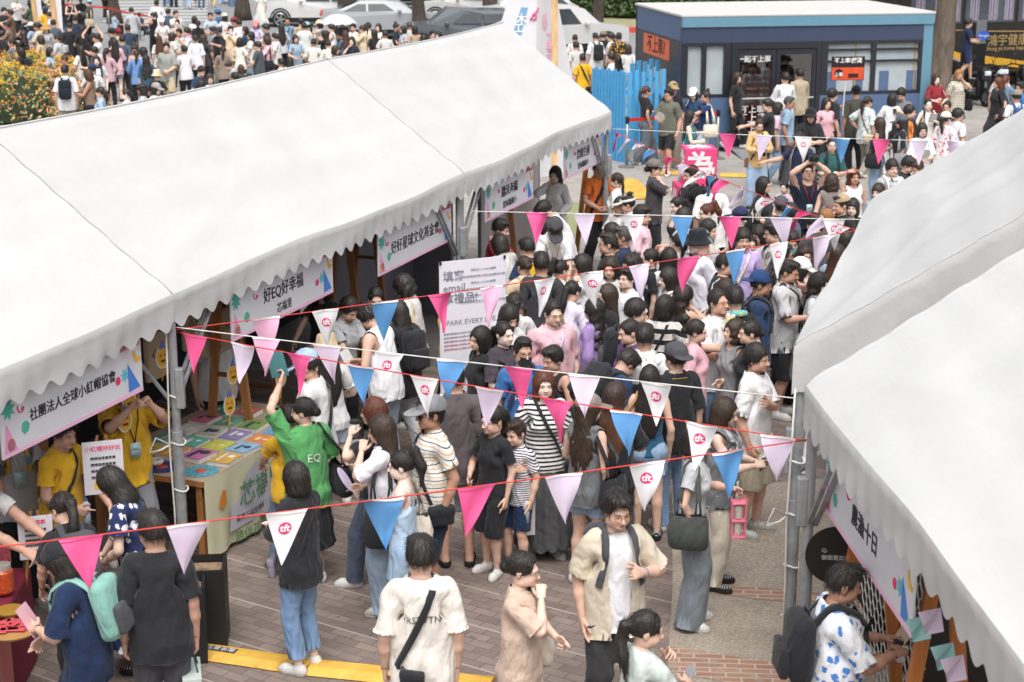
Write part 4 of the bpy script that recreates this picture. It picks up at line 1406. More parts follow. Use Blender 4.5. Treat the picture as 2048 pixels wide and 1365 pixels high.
def m_cloth(col, pat=''):
 """Woven fabric; pat: '' plain, 's.' stripes, 'p' plaid, 'f' flowers, 'd' denim, 'k' print ..."""
 key = ('cloth', col, pat)
 if key in MATS: return MATS[key]
 t = NT('fabric_' + (pat + '_' if pat else '') + col)
 r = t.attr('rest')
 X, Y, Z = t.xyz(r)
 c = lin(col)
 n1 = t.noise(r, 9.0, 4.0, .6)
 lo = tuple(x * .88 for x in c[:3]); hi = tuple(min(1, x * 1.07 + .001) for x in c[:3])
 cc = t.ramp(n1, [(.3, lo), (.7, hi)])
 if pat.startswith('s'):                 # sBB.WW stripe: second colour, period in mm
  c2, per = pat[1:].split('.')
  per = float(per) / 1000
  fr = t.math('FRACT', t.math('DIVIDE', Z, per))
  cc = t.mix(t.math('LESS_THAN', fr, .42 if len(c2) == 6 else .3), cc, lin(c2))
 elif pat.startswith('t'):               # two thin alternating stripes on a light ground
  per = .058
  fr = t.math('FRACT', t.math('DIVIDE', Z, per))
  cc = t.mix(t.math('LESS_THAN', fr, .10), cc, lin('2c3145'))
  f2 = t.math('FRACT', t.math('ADD', t.math('DIVIDE', Z, per), .5))
  cc = t.mix(t.math('LESS_THAN', f2, .10), cc, lin('e0a94e'))
 elif pat.startswith('p'):
  c2 = lin(pat[1:])
  a = t.math('LESS_THAN', t.math('FRACT', t.math('DIVIDE', X, .05)), .45)
  b = t.math('LESS_THAN', t.math('FRACT', t.math('DIVIDE', Z, .05)), .45)
  cc = t.mix(t.math('MULTIPLY', t.math('ADD', a, b), .40), cc, c2)
 elif pat.startswith('f'):
  c2 = lin(pat[1:])
  vo = t.n('ShaderNodeTexVoronoi'); t.l(r, vo.inputs['Vector']); vo.inputs['Scale'].default_value = 15
  nz = t.noise(r, 40, 3)
  dd = t.math('ADD', vo.outputs['Distance'], t.math('MULTIPLY', t.math('SUBTRACT', nz, .5), .55))
  cc = t.mix(t.math('DIVIDE', t.math('SUBTRACT', .36, dd), .06, clamp=True), cc, c2)
 elif pat == 'd':
  fd = t.noise(r, 5.0, 3, .5)
  cc = t.mix(t.math('MULTIPLY', t.math('SUBTRACT', fd, .38), 1.1, clamp=True), cc, tuple(min(1, x * 1.7 + .06) for x in c[:3]) + (1,))
  tw = t.n('ShaderNodeTexNoise'); t.l(t.scale(r, (220, 220, 30)), tw.inputs['Vector']); tw.inputs['Scale'].default_value = 1.0
  cc = t.mix(t.math('MULTIPLY', tw.outputs[0], .18), cc, lin('dfe4ea'))
 elif pat.startswith('k'):
  c2 = lin(pat[1:])
  nz = t.noise(r, 16, 2, .5)
  cc = t.mix(t.math('DIVIDE', t.math('SUBTRACT', nz, .56), .04, clamp=True), cc, c2)
 t.l(cc, t.b.inputs['Base Color'])
 oi = t.n('ShaderNodeObjectInfo')
 off = t.n('ShaderNodeVectorMath', operation='ADD'); t.l(r, off.inputs[0])
 cb = t.n('ShaderNodeCombineXYZ'); t.l(t.math('MULTIPLY', oi.outputs['Random'], 17.0), cb.inputs[0]); t.l(t.math('MULTIPLY', oi.outputs['Random'], 5.0), cb.inputs[2]); t.l(cb.outputs[0], off.inputs[1])
 wp = t.n('ShaderNodeTexWave'); t.l(t.scale(off.outputs[0], (1, 1, .55)), wp.inputs['Vector']); wp.bands_direction = 'DIAGONAL'
 for k_, v_ in (('Scale', 5.5), ('Distortion', 9.0), ('Detail', 3.0), ('Detail Scale', 1.3), ('Detail Roughness', .55)): wp.inputs[k_].default_value = v_
 fold = t.noise(t.scale(off.outputs[0], (16, 16, 7)), 1.0, 4.0, .55)
 t.bump(t.math('ADD', t.math('MULTIPLY', fold, .6), t.math('MULTIPLY', wp.outputs[1], .5)), .45, .022)
 t.b.inputs['Sheen Weight'].default_value = .12
 MATS[key] = t.done(None, .86, 0, .25)
 return MATS[key]
def m_shoe(col):
 key = ('shoe', col)
 if key in MATS: return MATS[key]
 t = NT('shoe_' + col)
 r = t.attr('rest')
 X, Y, Z = t.xyz(r)
 n1 = t.noise(r, 60, 3)
 c = lin(col)
 cc = t.ramp(n1, [(.35, tuple(x * .75 for x in c[:3])), (.65, c)])
 sole = lin('d8d4cc') if col not in ('1c1b1b', '262626') else lin('2a2927')
 cc = t.mix(t.math('LESS_THAN', Z, .026), cc, sole)
 lace = t.math('MULTIPLY', t.math('LESS_THAN', t.math('FRACT', t.math('DIVIDE', Y, .022)), .4), t.math('GREATER_THAN', Z, .062))
 cc = t.mix(t.math('MULTIPLY', lace, .5), cc, lin('f0efec'))
 t.l(cc, t.b.inputs['Base Color'])
 MATS[key] = t.done(None, .6)
 return MATS[key]
# ------------------------------------------------------------------ a person
def put(ps, name, r, parent, mat, disp=None, pre=None, W=None, sc=None):
 """Pose rest data r and link it as a child mesh."""
 V = r.V if pre is None else pre(r.V)
 if disp is not None: V = V + r.N * disp[:, None]
 P = skin(V, r.W if W is None else W, ps)
 if sc is not None: P = P * sc
 me = r.me.copy()
 me.name = name
 me.vertices.foreach_set('co', P.astype(F32).ravel())
 me.materials.clear()
 me.materials.append(mat)
 me.update()
 return link(name, me, parent)
def wrinkles(V, rg, amp):
 d = np.zeros(len(V))
 for i in range(7):
  wl = rg.uniform(.06, .22)
  k = np.array([rg.gauss(0, .6), rg.gauss(0, .5), rg.gauss(0, 1)])
  k = k / np.linalg.norm(k) * 2 * math.pi / wl
  d += np.sin(V @ k + rg.uniform(0, 6.3) + 1.2 * np.sin(V[:, 0] * rg.uniform(10, 25) + rg.uniform(0, 6))) * (wl / .14)
 return d * amp / 2.6
class Person:
 """A posed figure. After building: .at(bone, offset) gives world points, .hand('L'/'R') the grip."""
 def __init__(s, px, py, h, face, hair, hairc, top, bot, shoe='e2e0dc', fem=True, skin_='b', pose_=None, child=False, fat=1.0, lod=None,
                 hat=None, glasses=None, mask=None, label=None, group='visitors crowding the market lane', under=None, root=None, zbase=0.0, seed=0, xtra=None):
  rg = random.Random(seed * 7919 + int(px) * 31 + int(py))
  p = dict(pose_ or {})
  p['rg'] = rg
  s.ps = pose(p)
  fat = fat * (.90 if fem else .94)
  s.sc = np.array([fat, fat, 1.0]) * (h / 1.70)
  s.child = child
  R, P0, P1 = s.ps
  hs = 1.12 if child else .96
  hv = np.array([hs / fat, hs / fat, hs]) - 1
  def big(V):
   c = np.array([0, .0, 1.475]); w = sm(V[:, 2], 1.44, 1.50)[:, None]
   return V + (V - c) * hv * w
  s.big = big
  topz = np.array([[0, .012, 1.712]])
  wt = np.zeros((1, 21)); wt[0, 4] = 1
  tp = (skin(big(topz), wt, s.ps) * s.sc)[0]
  a = math.radians(face)
  Rz = np.array([[math.cos(a), -math.sin(a), 0], [math.sin(a), math.cos(a), 0], [0, 0, 1]])
  if root is None:
   g = at(px, py, tp[2] + zbase)
   off = Rz @ tp
   root = (g.x - off[0], g.y - off[1], zbase)
  s.root, s.Rz, s.face = np.array(root), Rz, face
  dist = math.hypot(root[0], root[1])
  if lod is None: lod = 0 if dist < 13.5 else (1 if dist < 26 else 2)
  s.lod = lod
  s.e = empty('person', root, a, label, 'person', group)
  f = 'f' if fem else 'm'
  s.f = f
  rb = rest('body', f, lod)
  ins = np.zeros(len(rb.V))
  if bot:
   hm = BOTS[bot[0]][3]
   ins -= .016 * sm(rb.V[:, 2], hm + .02, hm + .05) * (1 - sm(rb.V[:, 2], .97, 1.0)) * (np.abs(rb.V[:, 0]) < .24)
  _o, hm2, st2 = TOPS[top[0]][0], TOPS[top[0]][1], TOPS[top[0]][2]
  tt2 = (np.abs(rb.V[:, 0]) - .165) * A45 - (rb.V[:, 2] - 1.385) * A45
  arm2 = rb.W[:, 5:15].sum(1) > .75
  cov = sm(rb.V[:, 2], hm2 + .02, hm2 + .05) * (1 - sm(rb.V[:, 2], 1.405 if st2 > 0 else 1.22, 1.45 if st2 > 0 else 1.26))
  ins -= .020 * np.where(arm2, (1 - sm(tt2, st2 - .06, st2 - .03)) * (st2 > 0), cov)
  s.body = put(s.ps, 'body', rb, s.e, m_skin(skin_), ins, pre=big, sc=s.sc)
  s.P = lambda V, W: skin(V, W, s.ps) * s.sc
  s.hand_kind = p
  tn, tc = top[0], top[1]
  tp_ = top[2] if len(top) > 2 else ''
  if under:
   ru = rest('top', under[0] + '.' + f, lod)
   put(s.ps, 'undershirt', ru, s.e, m_cloth(under[1], under[2] if len(under) > 2 else ''), wrinkles(ru.V, rg, .002) - .018 * (1 - sm(ru.V[:, 2], 1.43, 1.46)), sc=s.sc)
  if bot:
   rbt = rest('bot', bot[0] + '.' + f, lod)
   amp = .006 if bot[0] not in ('slim', 'hot') else .003
   dd = wrinkles(rbt.V, rg, amp)
   if bot[0] in ('skirt', 'maxi', 'mini'):
    th = np.arctan2(rbt.V[:, 0], rbt.V[:, 1])
    dd += .014 * np.sin(th * 13 + rg.uniform(0, 6)) * sm(.95 - rbt.V[:, 2], 0, .5)
   if top[0] not in ('crop', 'cami') and 'dress' not in top[0]: dd -= .012 * sm(rbt.V[:, 2], hm2 + .01, hm2 + .05)
   put(s.ps, 'skirt' if bot[0] in ('skirt', 'maxi', 'mini') else ('shorts' if bot[0] in ('shorts', 'hot', 'bermuda') else 'trousers'), rbt, s.e,
    m_cloth(bot[1], bot[2] if len(bot) > 2 else ''), dd, sc=s.sc)
  rt = rest('top', tn + '.' + f, lod)
  s.rt = rt
  amp = {'tee': .005, 'over': .008, 'shirt': .008, 'open': .007, 'jersey': .008, 'hoodie': .009, 'jacket': .009, 'crop': .003, 'cami': .002, 'tank': .005}.get(tn, .006)
  dd = wrinkles(rt.V, rg, amp)
  if 'dress' in tn:
   th = np.arctan2(rt.V[:, 0], rt.V[:, 1])
   dd += .016 * np.sin(th * 14 + rg.uniform(0, 6)) * sm(1.0 - rt.V[:, 2], 0, .6)
  s.topdisp = dd
  s.top = put(s.ps, {'tee': 'shirt', 'over': 'shirt', 'crop': 'shirt', 'long': 'jumper', 'open': 'overshirt', 'tank': 'vest_top', 'cami': 'camisole'}.get(tn, tn if tn not in ('dress', 'tankdress') else 'dress'),
     rt, s.e, m_cloth(tc, tp_), dd, sc=s.sc)
  for q in ('LR' if shoe else ''): put(s.ps, 'shoe' if shoe[0] != '-' else 'sandal', rest('shoe', ('sneaker' if shoe[0] != '-' else 'sandal') + q, lod), s.e, m_shoe(shoe.lstrip('-')), sc=s.sc)
  if hair != 'none':
   rh = rest('hair', hair, lod)
   put(s.ps, 'hair', rh, s.e, m_hair(hairc), wrinkles(rh.V * 3, rg, .003 if hair in ('messy', 'wavybob', 'longwavy') else .0012), pre=big, sc=s.sc)
  if hat:
   rk = rest('hat', hat[0], lod)
   put(s.ps, 'hat' if hat[0] in ('bucket', 'straw') else ('visor' if hat[0] == 'visor' else 'cap'), rk, s.e,
    m_cloth(hat[1], hat[2] if len(hat) > 2 else ''), wrinkles(rk.V * 2, rg, .0015) + .002, pre=big, sc=s.sc)
  if glasses: s.specs(glasses)
  if mask: s.facemask(mask)
 def rig(s, name, V, F, W, mat, parent=None, smooth=True):
  V = np.asarray(V, float)
  P = s.P(V, W)
  me = bpy.data.meshes.new(name)
  if parent is None:                                # a thing of its own: origin at its lowest point, in the world
   P = P @ s.Rz.T + s.root
   o3 = np.array([P[:, 0].mean(), P[:, 1].mean(), P[:, 2].min()])
   P = P - o3
  me.from_pydata(P.tolist(), [], [tuple(int(i) for i in q) for q in F])
  if smooth: me.polygons.foreach_set('use_smooth', [True] * len(me.polygons))
  a_ = me.attributes.new('rest', 'FLOAT_VECTOR', 'POINT')
  a_.data.foreach_set('vector', V.astype(F32).ravel())
  for m in (mat if isinstance(mat, (list, tuple)) else [mat]): me.materials.append(m)
  me.update()
  o = link(name, me, parent)
  if parent is None: o.location = o3
  return o
 def wbone(s, n, b):
  W = np.zeros((n, 21)); W[:, b] = 1; return W
 def specs(s, kind):
  mb = MB()
  n = 12 if s.lod == 0 else 8
  r = .0016 if kind != 'sun' else .003
  for q in (-1, 1):
   pts = [(q * .0335 + .0245 * math.cos(t), -.1035 + .004 * abs(math.cos(t)), 1.580 + .0205 * math.sin(t)) for t in [2 * math.pi * i / n for i in range(n)]]
   mb.tube(pts, r, 4, closed=True)
   mb.tube([(q * .057, -.100, 1.588), (q * .074, -.06, 1.590), (q * .083, .02, 1.588)], r, 4)
   if kind == 'sun':
    mb.add(pts, [tuple(range(n))])
  mb.tube([(-.010, -.1045, 1.584), (.010, -.1045, 1.584)], r, 4)
  V = s.big(np.array(mb.v))
  col = {'thin': ('8c7a66', .35, .8), 'blk': ('151515', .35, 0), 'sun': ('0c0c0e', .15, 0), 'gold': ('b08b4a', .3, .9), 'yel': ('d9a62a', .35, 0)}[kind]
  s.rig('glasses', V, mb.f, s.wbone(len(V), 4), plain('spectacle_' + kind, col[0], col[1], col[2]), s.e)
 def facemask(s, col):
  mb = MB()
  mb.sheet(lambda u, v: (.066 * math.sin((u - .5) * 2.6), -.030 - .083 * math.cos((u - .5) * 2.6) - .010 * math.exp(-((u - .5) * 6) ** 2) * (1 - v) , 1.487 + .076 * v - .012 * abs(u - .5) * (1 if v < .5 else -1)), 12, 8)
  V = s.big(np.array(mb.v))
  s.rig('face_mask', V, mb.f, s.wbone(len(V), 4), m_cloth(col), s.e)
 def lbox(s, c, size, bone, rz=0.0, bev=.02, rx=0.0):
  mb = MB()
  M = Matrix.Translation(Vector(c)) @ Matrix.Rotation(rz, 4, 'Z') @ Matrix.Rotation(rx, 4, 'X')
  mb.box((0, 0, 0), size, M=M, bev=bev)
  V = np.array(mb.v)
  return V, mb.f
 def torso_r(s, ang, z):
  """Point on the outside of the clothes at azimuth ang (0 = back, +90 = her left) and height z."""
  tab = np.array(torso_tab(s.f == 'f'))
  off = TOPS.get(s.rt.key.split('.')[0], (.02,))[0] + .014
  zz = z if z > 1.25 else 1.25
  a = np.interp(zz, tab[:, 0], tab[:, 1]) + off; b = np.interp(zz, tab[:, 0], tab[:, 2]) + off * 1.15; c = np.interp(zz, tab[:, 0], tab[:, 3])
  if z < 1.25: a = max(a, np.interp(z, tab[:, 0], tab[:, 1]) + .03); b = max(b, np.interp(z, tab[:, 0], tab[:, 2]) + .03)
  bust = .02 if s.f == 'f' and 1.15 < z < 1.32 and math.cos(ang) < 0 else 0
  r = 1 / (abs(math.sin(ang) / a) ** 2.3 + abs(math.cos(ang) / (b + bust)) ** 2.3) ** (1 / 2.3)
  return Vector((r * math.sin(ang), c + r * math.cos(ang), z))
 def band(s, pts, w, th=.004, side=(0, 0, 1)):
  """Flat strap along rest points."""
  mb = MB()
  k = len(pts)
  rows = []
  for i, p in enumerate(pts):
   d = (Vector(pts[min(i + 1, k - 1)]) - Vector(pts[max(i - 1, 0)])).normalized()
   out = Vector((p[0], p[1] - .01, 0)).normalized()
   if abs(p[2] - 1.43) < .06: out = (out + Vector((0, 0, 2))).normalized()
   t = d.cross(out).normalized() * (w / 2)
   rows.append((Vector(p) + t, Vector(p) - t, Vector(p) - t + out * th, Vector(p) + t + out * th))
  V = [v for r in rows for v in r]
  F = []
  for i in range(k - 1):
   for j in range(4):
    F.append((i * 4 + j, i * 4 + (j + 1) % 4, i * 4 + 4 + (j + 1) % 4, i * 4 + 4 + j))
  return np.array([tuple(v) for v in V]), F
 def strap_path(s, side=1, zlow=.98, n=22):
  """Loop over the shoulder on one side, front and back, down to the other hip."""
  pts = []
  sh = Vector((side * .075, .015, 1.455))
  def line(front):
   out = []
   for i in range(n + 1):
    t = i / n
    z = 1.44 + (zlow - 1.44) * t
    x0 = side * .085 * (1 - t) + -side * .17 * t
    yb = s.torso_r(math.atan2(x0, -.1 if front else .1), z)
    best = min((s.torso_r(math.radians(a), z) for a in (range(90, 271, 4) if front else list(range(-90, 91, 4)))), key=lambda q: abs(q.x - x0))
    if z > 1.385:
     k = (z - 1.385) / .055
     best = best.lerp(Vector((x0, .015 + (-.05 if front else .045) * (1 - .6 * k), z + .022)), k)
    out.append(best)
   return out
  fr, bk = line(True), line(False)
  return list(reversed(fr)) + [sh + Vector((0, 0, .012))] + bk
 def crossbody(s, col, bagcol, side=1, name='crossbody_bag', size=(.22, .07, .16), zlow=.93, front=0.5, w=.03, label=None, group=None, pat=''):
  """Strap over one shoulder; bag at the other hip (front: 0 back .. 1 front)."""
  pts = s.strap_path(side, zlow)
  V, F = s.band(pts, w)
  W = weights(V, 'top');
  a = math.radians(180 * front) * (-side)
  c = s.torso_r(a, zlow)
  out = Vector((math.sin(a), math.cos(a), 0))
  c = c + out * (size[1] / 2 + .005)
  Vb, Fb = s.lbox((c.x, c.y, zlow - size[2] * .45), size, 0, rz=-a, bev=min(size) * .35)
  Vb = np.asarray(Vb);
  Vb[:, 2] -= 0
  F2 = [tuple(i + len(V) for i in q) for q in Fb]
  Wb = s.wbone(len(Vb), 0)
  o = s.rig(name, np.concatenate([V]), F, W, m_cloth(col), None)
  tag(o, label, 'bag', group or 'bags carried in the crowd')
  ob = s.rig('bag_body', Vb, Fb, Wb, m_cloth(bagcol, pat), None)
  ob.location = ob.location - o.location
  ob.parent = o
  fl = MB();
  Vf, Ff = s.lbox((c.x + out.x * .004, c.y + out.y * .004, zlow - size[2] * .22), (size[0] * 1.02, size[1] * 1.06, size[2] * .5), 0, rz=-a, bev=min(size) * .3)
  of = s.rig('flap', Vf, Ff, s.wbone(len(Vf), 0), m_cloth(bagcol, pat), None)
  of.location = of.location - o.location; of.parent = o
  return o
 def backpack(s, col, col2=None, size=(.29, .15, .42), z=1.20, label=None, pat=''):
  y0 = s.torso_r(0, 1.2).y
  def rb(c, sz, nz=.006):
   mb = MB()
   mb.box((0, 0, 0), sz, M=Matrix.Translation(Vector(c)), bev=min(sz) * .38)
   bm = bmesh.new()
   V = np.array(mb.v)
   V = V + .006 * np.sin(V[:, [2]] * 34 + V[:, [0]] * 21) * np.array([[1, 1, .3]])
   return V, mb.f
  V, F = rb((0, y0 + size[1] / 2 - .01, z), size)
  o = s.rig('backpack', V, F, s.wbone(len(V), 2), m_cloth(col, pat), None)
  tag(o, label, 'backpack', 'backpacks worn in the crowd')
  def sub(nm, V, F, W, m):
   q = s.rig(nm, V, F, W, m, None)
   q.location = q.location - o.location; q.parent = o
  V, F = rb((0, y0 + size[1] + .015, z - size[2] * .18), (size[0] * .82, .06, size[2] * .48))
  sub('pocket', V, F, s.wbone(len(V), 2), m_cloth(col2 or col, pat))
  for q in (-1, 1):
   pts = []
   for i in range(9):
    t = i / 8
    pts.append(Vector((q * (.075 + .01 * t), y0 * (1 - t) + .02 * t, 1.36 + .105 * math.sin(t * math.pi / 2))))
   for i in range(1, 12):
    t = i / 11
    zz = 1.455 - .34 * t
    x0 = q * (.088 + .06 * t)
    b = min((s.torso_r(math.radians(a), min(zz, 1.385)) for a in range(90, 271, 4)), key=lambda v: abs(v.x - x0))
    y = b.y if zz < 1.385 else b.y * (1.455 - zz) / .07 + .01 * (zz - 1.385) / .07
    pts.append(Vector((x0, y, zz + (.02 if zz > 1.385 else 0))))
   V, F = s.band(pts, .05, .010)
   sub('shoulder_strap', V, F, weights(V, 'top'), m_cloth(col))
  mb = MB(); mb.tube([(-.03, y0 + .02, z + size[2] / 2 - .01), (-.03, y0 + .03, z + size[2] / 2 + .03), (.03, y0 + .03, z + size[2] / 2 + .03), (.03, y0 + .02, z + size[2] / 2 - .01)], .008, 6)
  sub('grab_handle', np.array(mb.v), mb.f, s.wbone(len(mb.v), 2), m_cloth(col))
  return o
 def tote(s, col, side=1, z=.86, size=(.34, .12, .36), label=None, pat='', drop=None, cat='bag', y=.02, name='tote_bag', sw=.022):
  """Bag hanging from the shoulder on one side."""
  x = side * (s.torso_r(math.radians(90), z).x + size[1] / 2 + .05)
  mb = MB()
  n = 10
  for i in range(n + 1): pass
  tab = [(0, .82, .7), (.12, .98, 1.15), (.5, 1.0, 1.1), (.85, .92, .75), (1, .86, .35)]
  rows = []
  for t, a, b in tab:
   for k in range(16):
    th = 2 * math.pi * k / 16
    cx = math.copysign(abs(math.cos(th)) ** .55, math.cos(th)); sx = math.copysign(abs(math.sin(th)) ** .55, math.sin(th))
    rows.append((x + size[1] / 2 * b * cx, y + size[0] / 2 * a * sx + .008 * math.sin(7 * t + k), z - size[2] / 2 + size[2] * t + .01 * math.sin(k * 2.2) * t))
  F = []
  for i in range(len(tab) - 1):
   for k in range(16): F.append((i * 16 + k, i * 16 + (k + 1) % 16, i * 16 + 16 + (k + 1) % 16, i * 16 + 16 + k))
  F.append(tuple(range(15, -1, -1)))
  V = np.array(rows)
  W = np.zeros((len(V), 21)); W[:, 0] = .5; W[:, 1] = .5
  o = s.rig(name, V, F, W, m_cloth(col, pat), None)
  tag(o, label, cat, 'bags carried in the crowd')
  top = z + size[2] / 2 - .01
  for dy in (-.05, .05):
   pts = [(x, y - size[0] * .22 + dy * .3, top), (x * .93, y - .08, (top + 1.35) / 2), (side * .135, y - .05, 1.40), (side * .12, y, 1.452), (side * .135, y + .05, 1.40), (x * .93, y + .08, (top + 1.35) / 2), (x, y + size[0] * .22 + dy * .3, top)]
   mb = MB(); mb.tube([Vector(p) + Vector((0, dy * .2, 0)) for p in pts], sw / 2, 6)
   V = np.array(mb.v)
   t = sm(V[:, 2], top, 1.40)
   W = np.zeros((len(V), 21)); W[:, 2] = t; W[:, 0] = (1 - t) * .5; W[:, 1] = (1 - t) * .5
   q = s.rig('strap', V, mb.f, W, m_cloth(col), None)
   q.location = q.location - o.location; q.parent = o
  return o
 def grip(s, side='L', t=.10, b=.045, a=0.0):
  """World matrix at the grip: X across the palm (thumb side), Y along the hand, Z out of the palm."""
  j, o = (JL, 7) if side == 'L' else (JR, 12)
  sg = 1 if side == 'L' else -1
  R, P0, P1 = s.ps
  d = j['d']; n = np.array([-sg * A45, 0, -A45]); w = np.array([0, -1., 0])
  p = j['wr'] + d * t + n * b + w * a
  q = (R[o] @ (p - P0[o]) + P1[o]) * s.sc
  q = s.Rz @ q + s.root
  M = np.stack([s.Rz @ R[o] @ w, s.Rz @ R[o] @ d, s.Rz @ R[o] @ n], 1)
  mm = Matrix(M.tolist()).to_4x4()
  mm.translation = Vector(q)
  return mm
 def headpt(s, off):
  R, P0, P1 = s.ps
  q = (R[4] @ (np.array(off) - P0[4]) + P1[4]) * s.sc
  return Vector(s.Rz @ q + s.root)
 def decal(s, body, z, size, mat, back=True, x=0.0, sx=1.0, name='print', bold=0.0):
  """Lettering printed on the shirt."""
  V, F = text_mesh(body, size, 0.0, bold)
  sg = -1 if back else 1
  Q = np.array([[x + sg * v.x * sx, 0, z + v.y] for v in V])
  rt = s.rt
  Vr = rt.V + rt.N * s.topdisp[:, None]
  m = (rt.V[:, 1] > .02) if back else (rt.V[:, 1] < -.02)
  A = Vr[m]; Wm = rt.W[m]
  W = np.zeros((len(Q), 21))
  for i, q in enumerate(Q):
   d2 = (A[:, 0] - q[0]) ** 2 + (A[:, 2] - q[2]) ** 2
   k = np.argsort(d2)[:4]
   w = 1 / (d2[k] + 1e-6); w /= w.sum()
   Q[i, 1] = (A[k, 1] * w).sum() + (.016 if back else -.016)
   W[i] = (Wm[k] * w[:, None]).sum(0)
  return s.rig(name, Q, F, W, mat, s.top, smooth=False)
# ------------------------------------------------------------------ bunting between the tents
FLAG = {'P': plain('pennant_pink', 'f4609a', .7, var=.08), 'L': plain('pennant_lilac', 'dfcfe4', .7, var=.06), 'W': plain('pennant_white', 'e9e8ea', .7, var=.05),
  'B': plain('pennant_blue', '5f9ad2', .7, var=.08), 'K': plain('pennant_rose', 'f2b9d6', .7, var=.06), 'T': plain('pennant_mint', '9fd0cf', .7, var=.06)}
ROPE = {'red': plain('rope_red', 'd8453c', .7), 'white': plain('rope_white', 'dddcd6', .7)}
INKP = plain('logo_pink', 'e8347c', .6)
INKW = plain('logo_white', 'f4f2f2', .6)
def px_of(P):
 x, y, z = P.x, P.y, P.z - CAM_H
 f = y * math.cos(PITCH) - z * math.sin(PITCH)
 return 1024 + FPX * x / f
def bunting(A, B, sag, rope, flags, label, fw=.24, fh=.33, wind=(0, 0), mirror=False, seed=1):
 """flags: 'P120 L330 ...' colour and the photo column of each pennant's middle"""
 rg = random.Random(seed)
 e = empty('bunting', A, 0, label, 'bunting', 'bunting strung across the lane')
 cv = lambda t: A + (B - A) * t - Vector((0, 0, sag * 4 * t * (1 - t)))
 m = MB(); m.tube([cv(i / 40) - A for i in range(41)], .005, 5)
 m.build('rope', ROPE[rope], e, smooth=True)
 dirn = (B - A).normalized()
 side = Vector((dirn.y, -dirn.x, 0)).normalized()
 if side.y > 0: side = -side                               # towards the camera
 for fl in flags.split():
  c, px = fl[0], float(fl[1:])
  lo, hi = 0.0, 1.0
  inc = px_of(cv(1)) > px_of(cv(0))
  for _ in range(30):
   md = (lo + hi) / 2
   if (px_of(cv(md)) < px) == inc: lo = md
   else: hi = md
  t = (lo + hi) / 2
  p = cv(t)
  tg = (cv(min(1, t + .01)) - cv(max(0, t - .01))).normalized()
  if px_of(p + tg) < px_of(p): tg = -tg
  w1, w2 = wind
  ph = rg.uniform(0, 6); ti = rg.gauss(0, .09); amp = rg.uniform(.006, .018); yaw = rg.gauss(.1, .28)
  if wind != (0, 0): w1 += rg.uniform(-.3, .25); w2 += rg.uniform(-.25, .25); amp *= 2.2
  dn = (Vector((0, 0, -1)) + tg * (w1 + ti) + side * (w2 + rg.uniform(-.12, .18))).normalized()
  def pt(u, v, o=0.0):
   hw = fw / 2 * (1 - v)
   q = p + tg * ((2 * u - 1) * hw) + dn * (fh * v)
   lift = -.25 * fh * v * (1 - v) if wind != (0, 0) else 0
   return q + side * ((2 * u - 1) * hw * yaw * max(v, 0) ** .6 * 1.6 + amp * math.sin(5 * u + 4 * v + ph) + amp * 1.6 * v * math.sin(3 * v + ph) + .012 + o) + Vector((0, 0, -lift)) - A
  mb = MB()
  mb.sheet(lambda u, v: pt(u, v * .995), 6, 10)
  f = mb.build('pennant', FLAG[c], e, smooth=True, fix=False)
  hem = MB(); hem.sheet(lambda u, v: pt(u, -.02 + .045 * v, .0015 + .004), 6, 1)
  hem.build('hem', INKW if c != 'P' else FLAG['P'], f, fix=False)
  if c == 'W':
   def on(x, y, o):
    v = (.30 - y / fh); hw = (1 - v) * fw
    return pt(.5 + x / hw, v, o)
   d = MB(); n = 20
   d.add([on(0, 0, .003)] + [on(.038 * math.cos(i * 2 * math.pi / n), .038 * math.sin(i * 2 * math.pi / n), .003) for i in range(n)], [(0, 1 + i, 1 + (i + 1) % n) for i in range(n)])
   d.build('logo_disc', INKP, f, fix=False)
   V, F = text_mesh('tft', .062, 0, .0022)
   l = MB(); l.add([on(q.x * (-1 if mirror else 1), q.y, .006) for q in V], F)
   l.build('logo_lettering', INKW, f, fix=False)
 return e
def on_eave(px, py, z): return at(px, py, z)
bunting(at(-60, 1101, 1.95), at(1614, 880, 2.0), .02, 'red', 'P162 L375 W572 B766 P952 L1125 W1292 B1456', 'red-roped bunting nearest the camera, sloping up towards the near right pole', .245, .33, seed=1)
bunting(at(352, 664, 2.06), at(1612, 882, 2.02), .02, 'red', 'P392 L487 P600 B722 W850 L980 P1117 B1255 W1403 L1558', 'red-roped bunting running from the steel pole by the book table down across the crowd', .235, .31, seed=2)
bunting(at(352, 655, 2.12), at(1592, 797, 2.08), .01, 'white', 'K535 L655 W780 B906 P1036 L1170 W1312', 'white-roped bunting from the steel pole by the book table, above the boy in stripes', .235, .31, mirror=True, seed=3)
bunting(at(352, 660, 2.09), at(1735, 458, 2.05), .03, 'red', 'K530 W648 B768 P880 K980 W1088 W1180 L1275 P1375 B1468 W1555 L1640', 'red-roped bunting from the steel pole, rising past the white email poster', .25, .36, seed=4)
bunting(at(942, 423, 2.09), at(1738, 440, 2.08), .0, 'white', 'P1075 L1168 W1267 B1364 P1460 L1562 W1668', 'level white-roped bunting from the middle tent pole over the packed crowd', .24, .34, mirror=True, seed=5)
bunting(at(1222, 258, 2.12), at(1990, 285, 2.10), .02, 'white', 'P1456 L1528 W1607 B1683 P1763 L1839 L1912', 'far white-roped bunting level with the doors of the blue bus booth', .245, .36, mirror=True, seed=6)
bunting(at(1226, 263, 2.08), at(1715, 462, 2.04), .05, 'red', 'P1238 L1258 W1281 B1306 P1342 L1374 W1405 B1428 P1450 L1486 W1538 B1580 P1612 L1650 W1690', 'wind-blown bunting on a thin red cord in front of the pink cube', .235, .30, wind=(-.55, .35), seed=7)
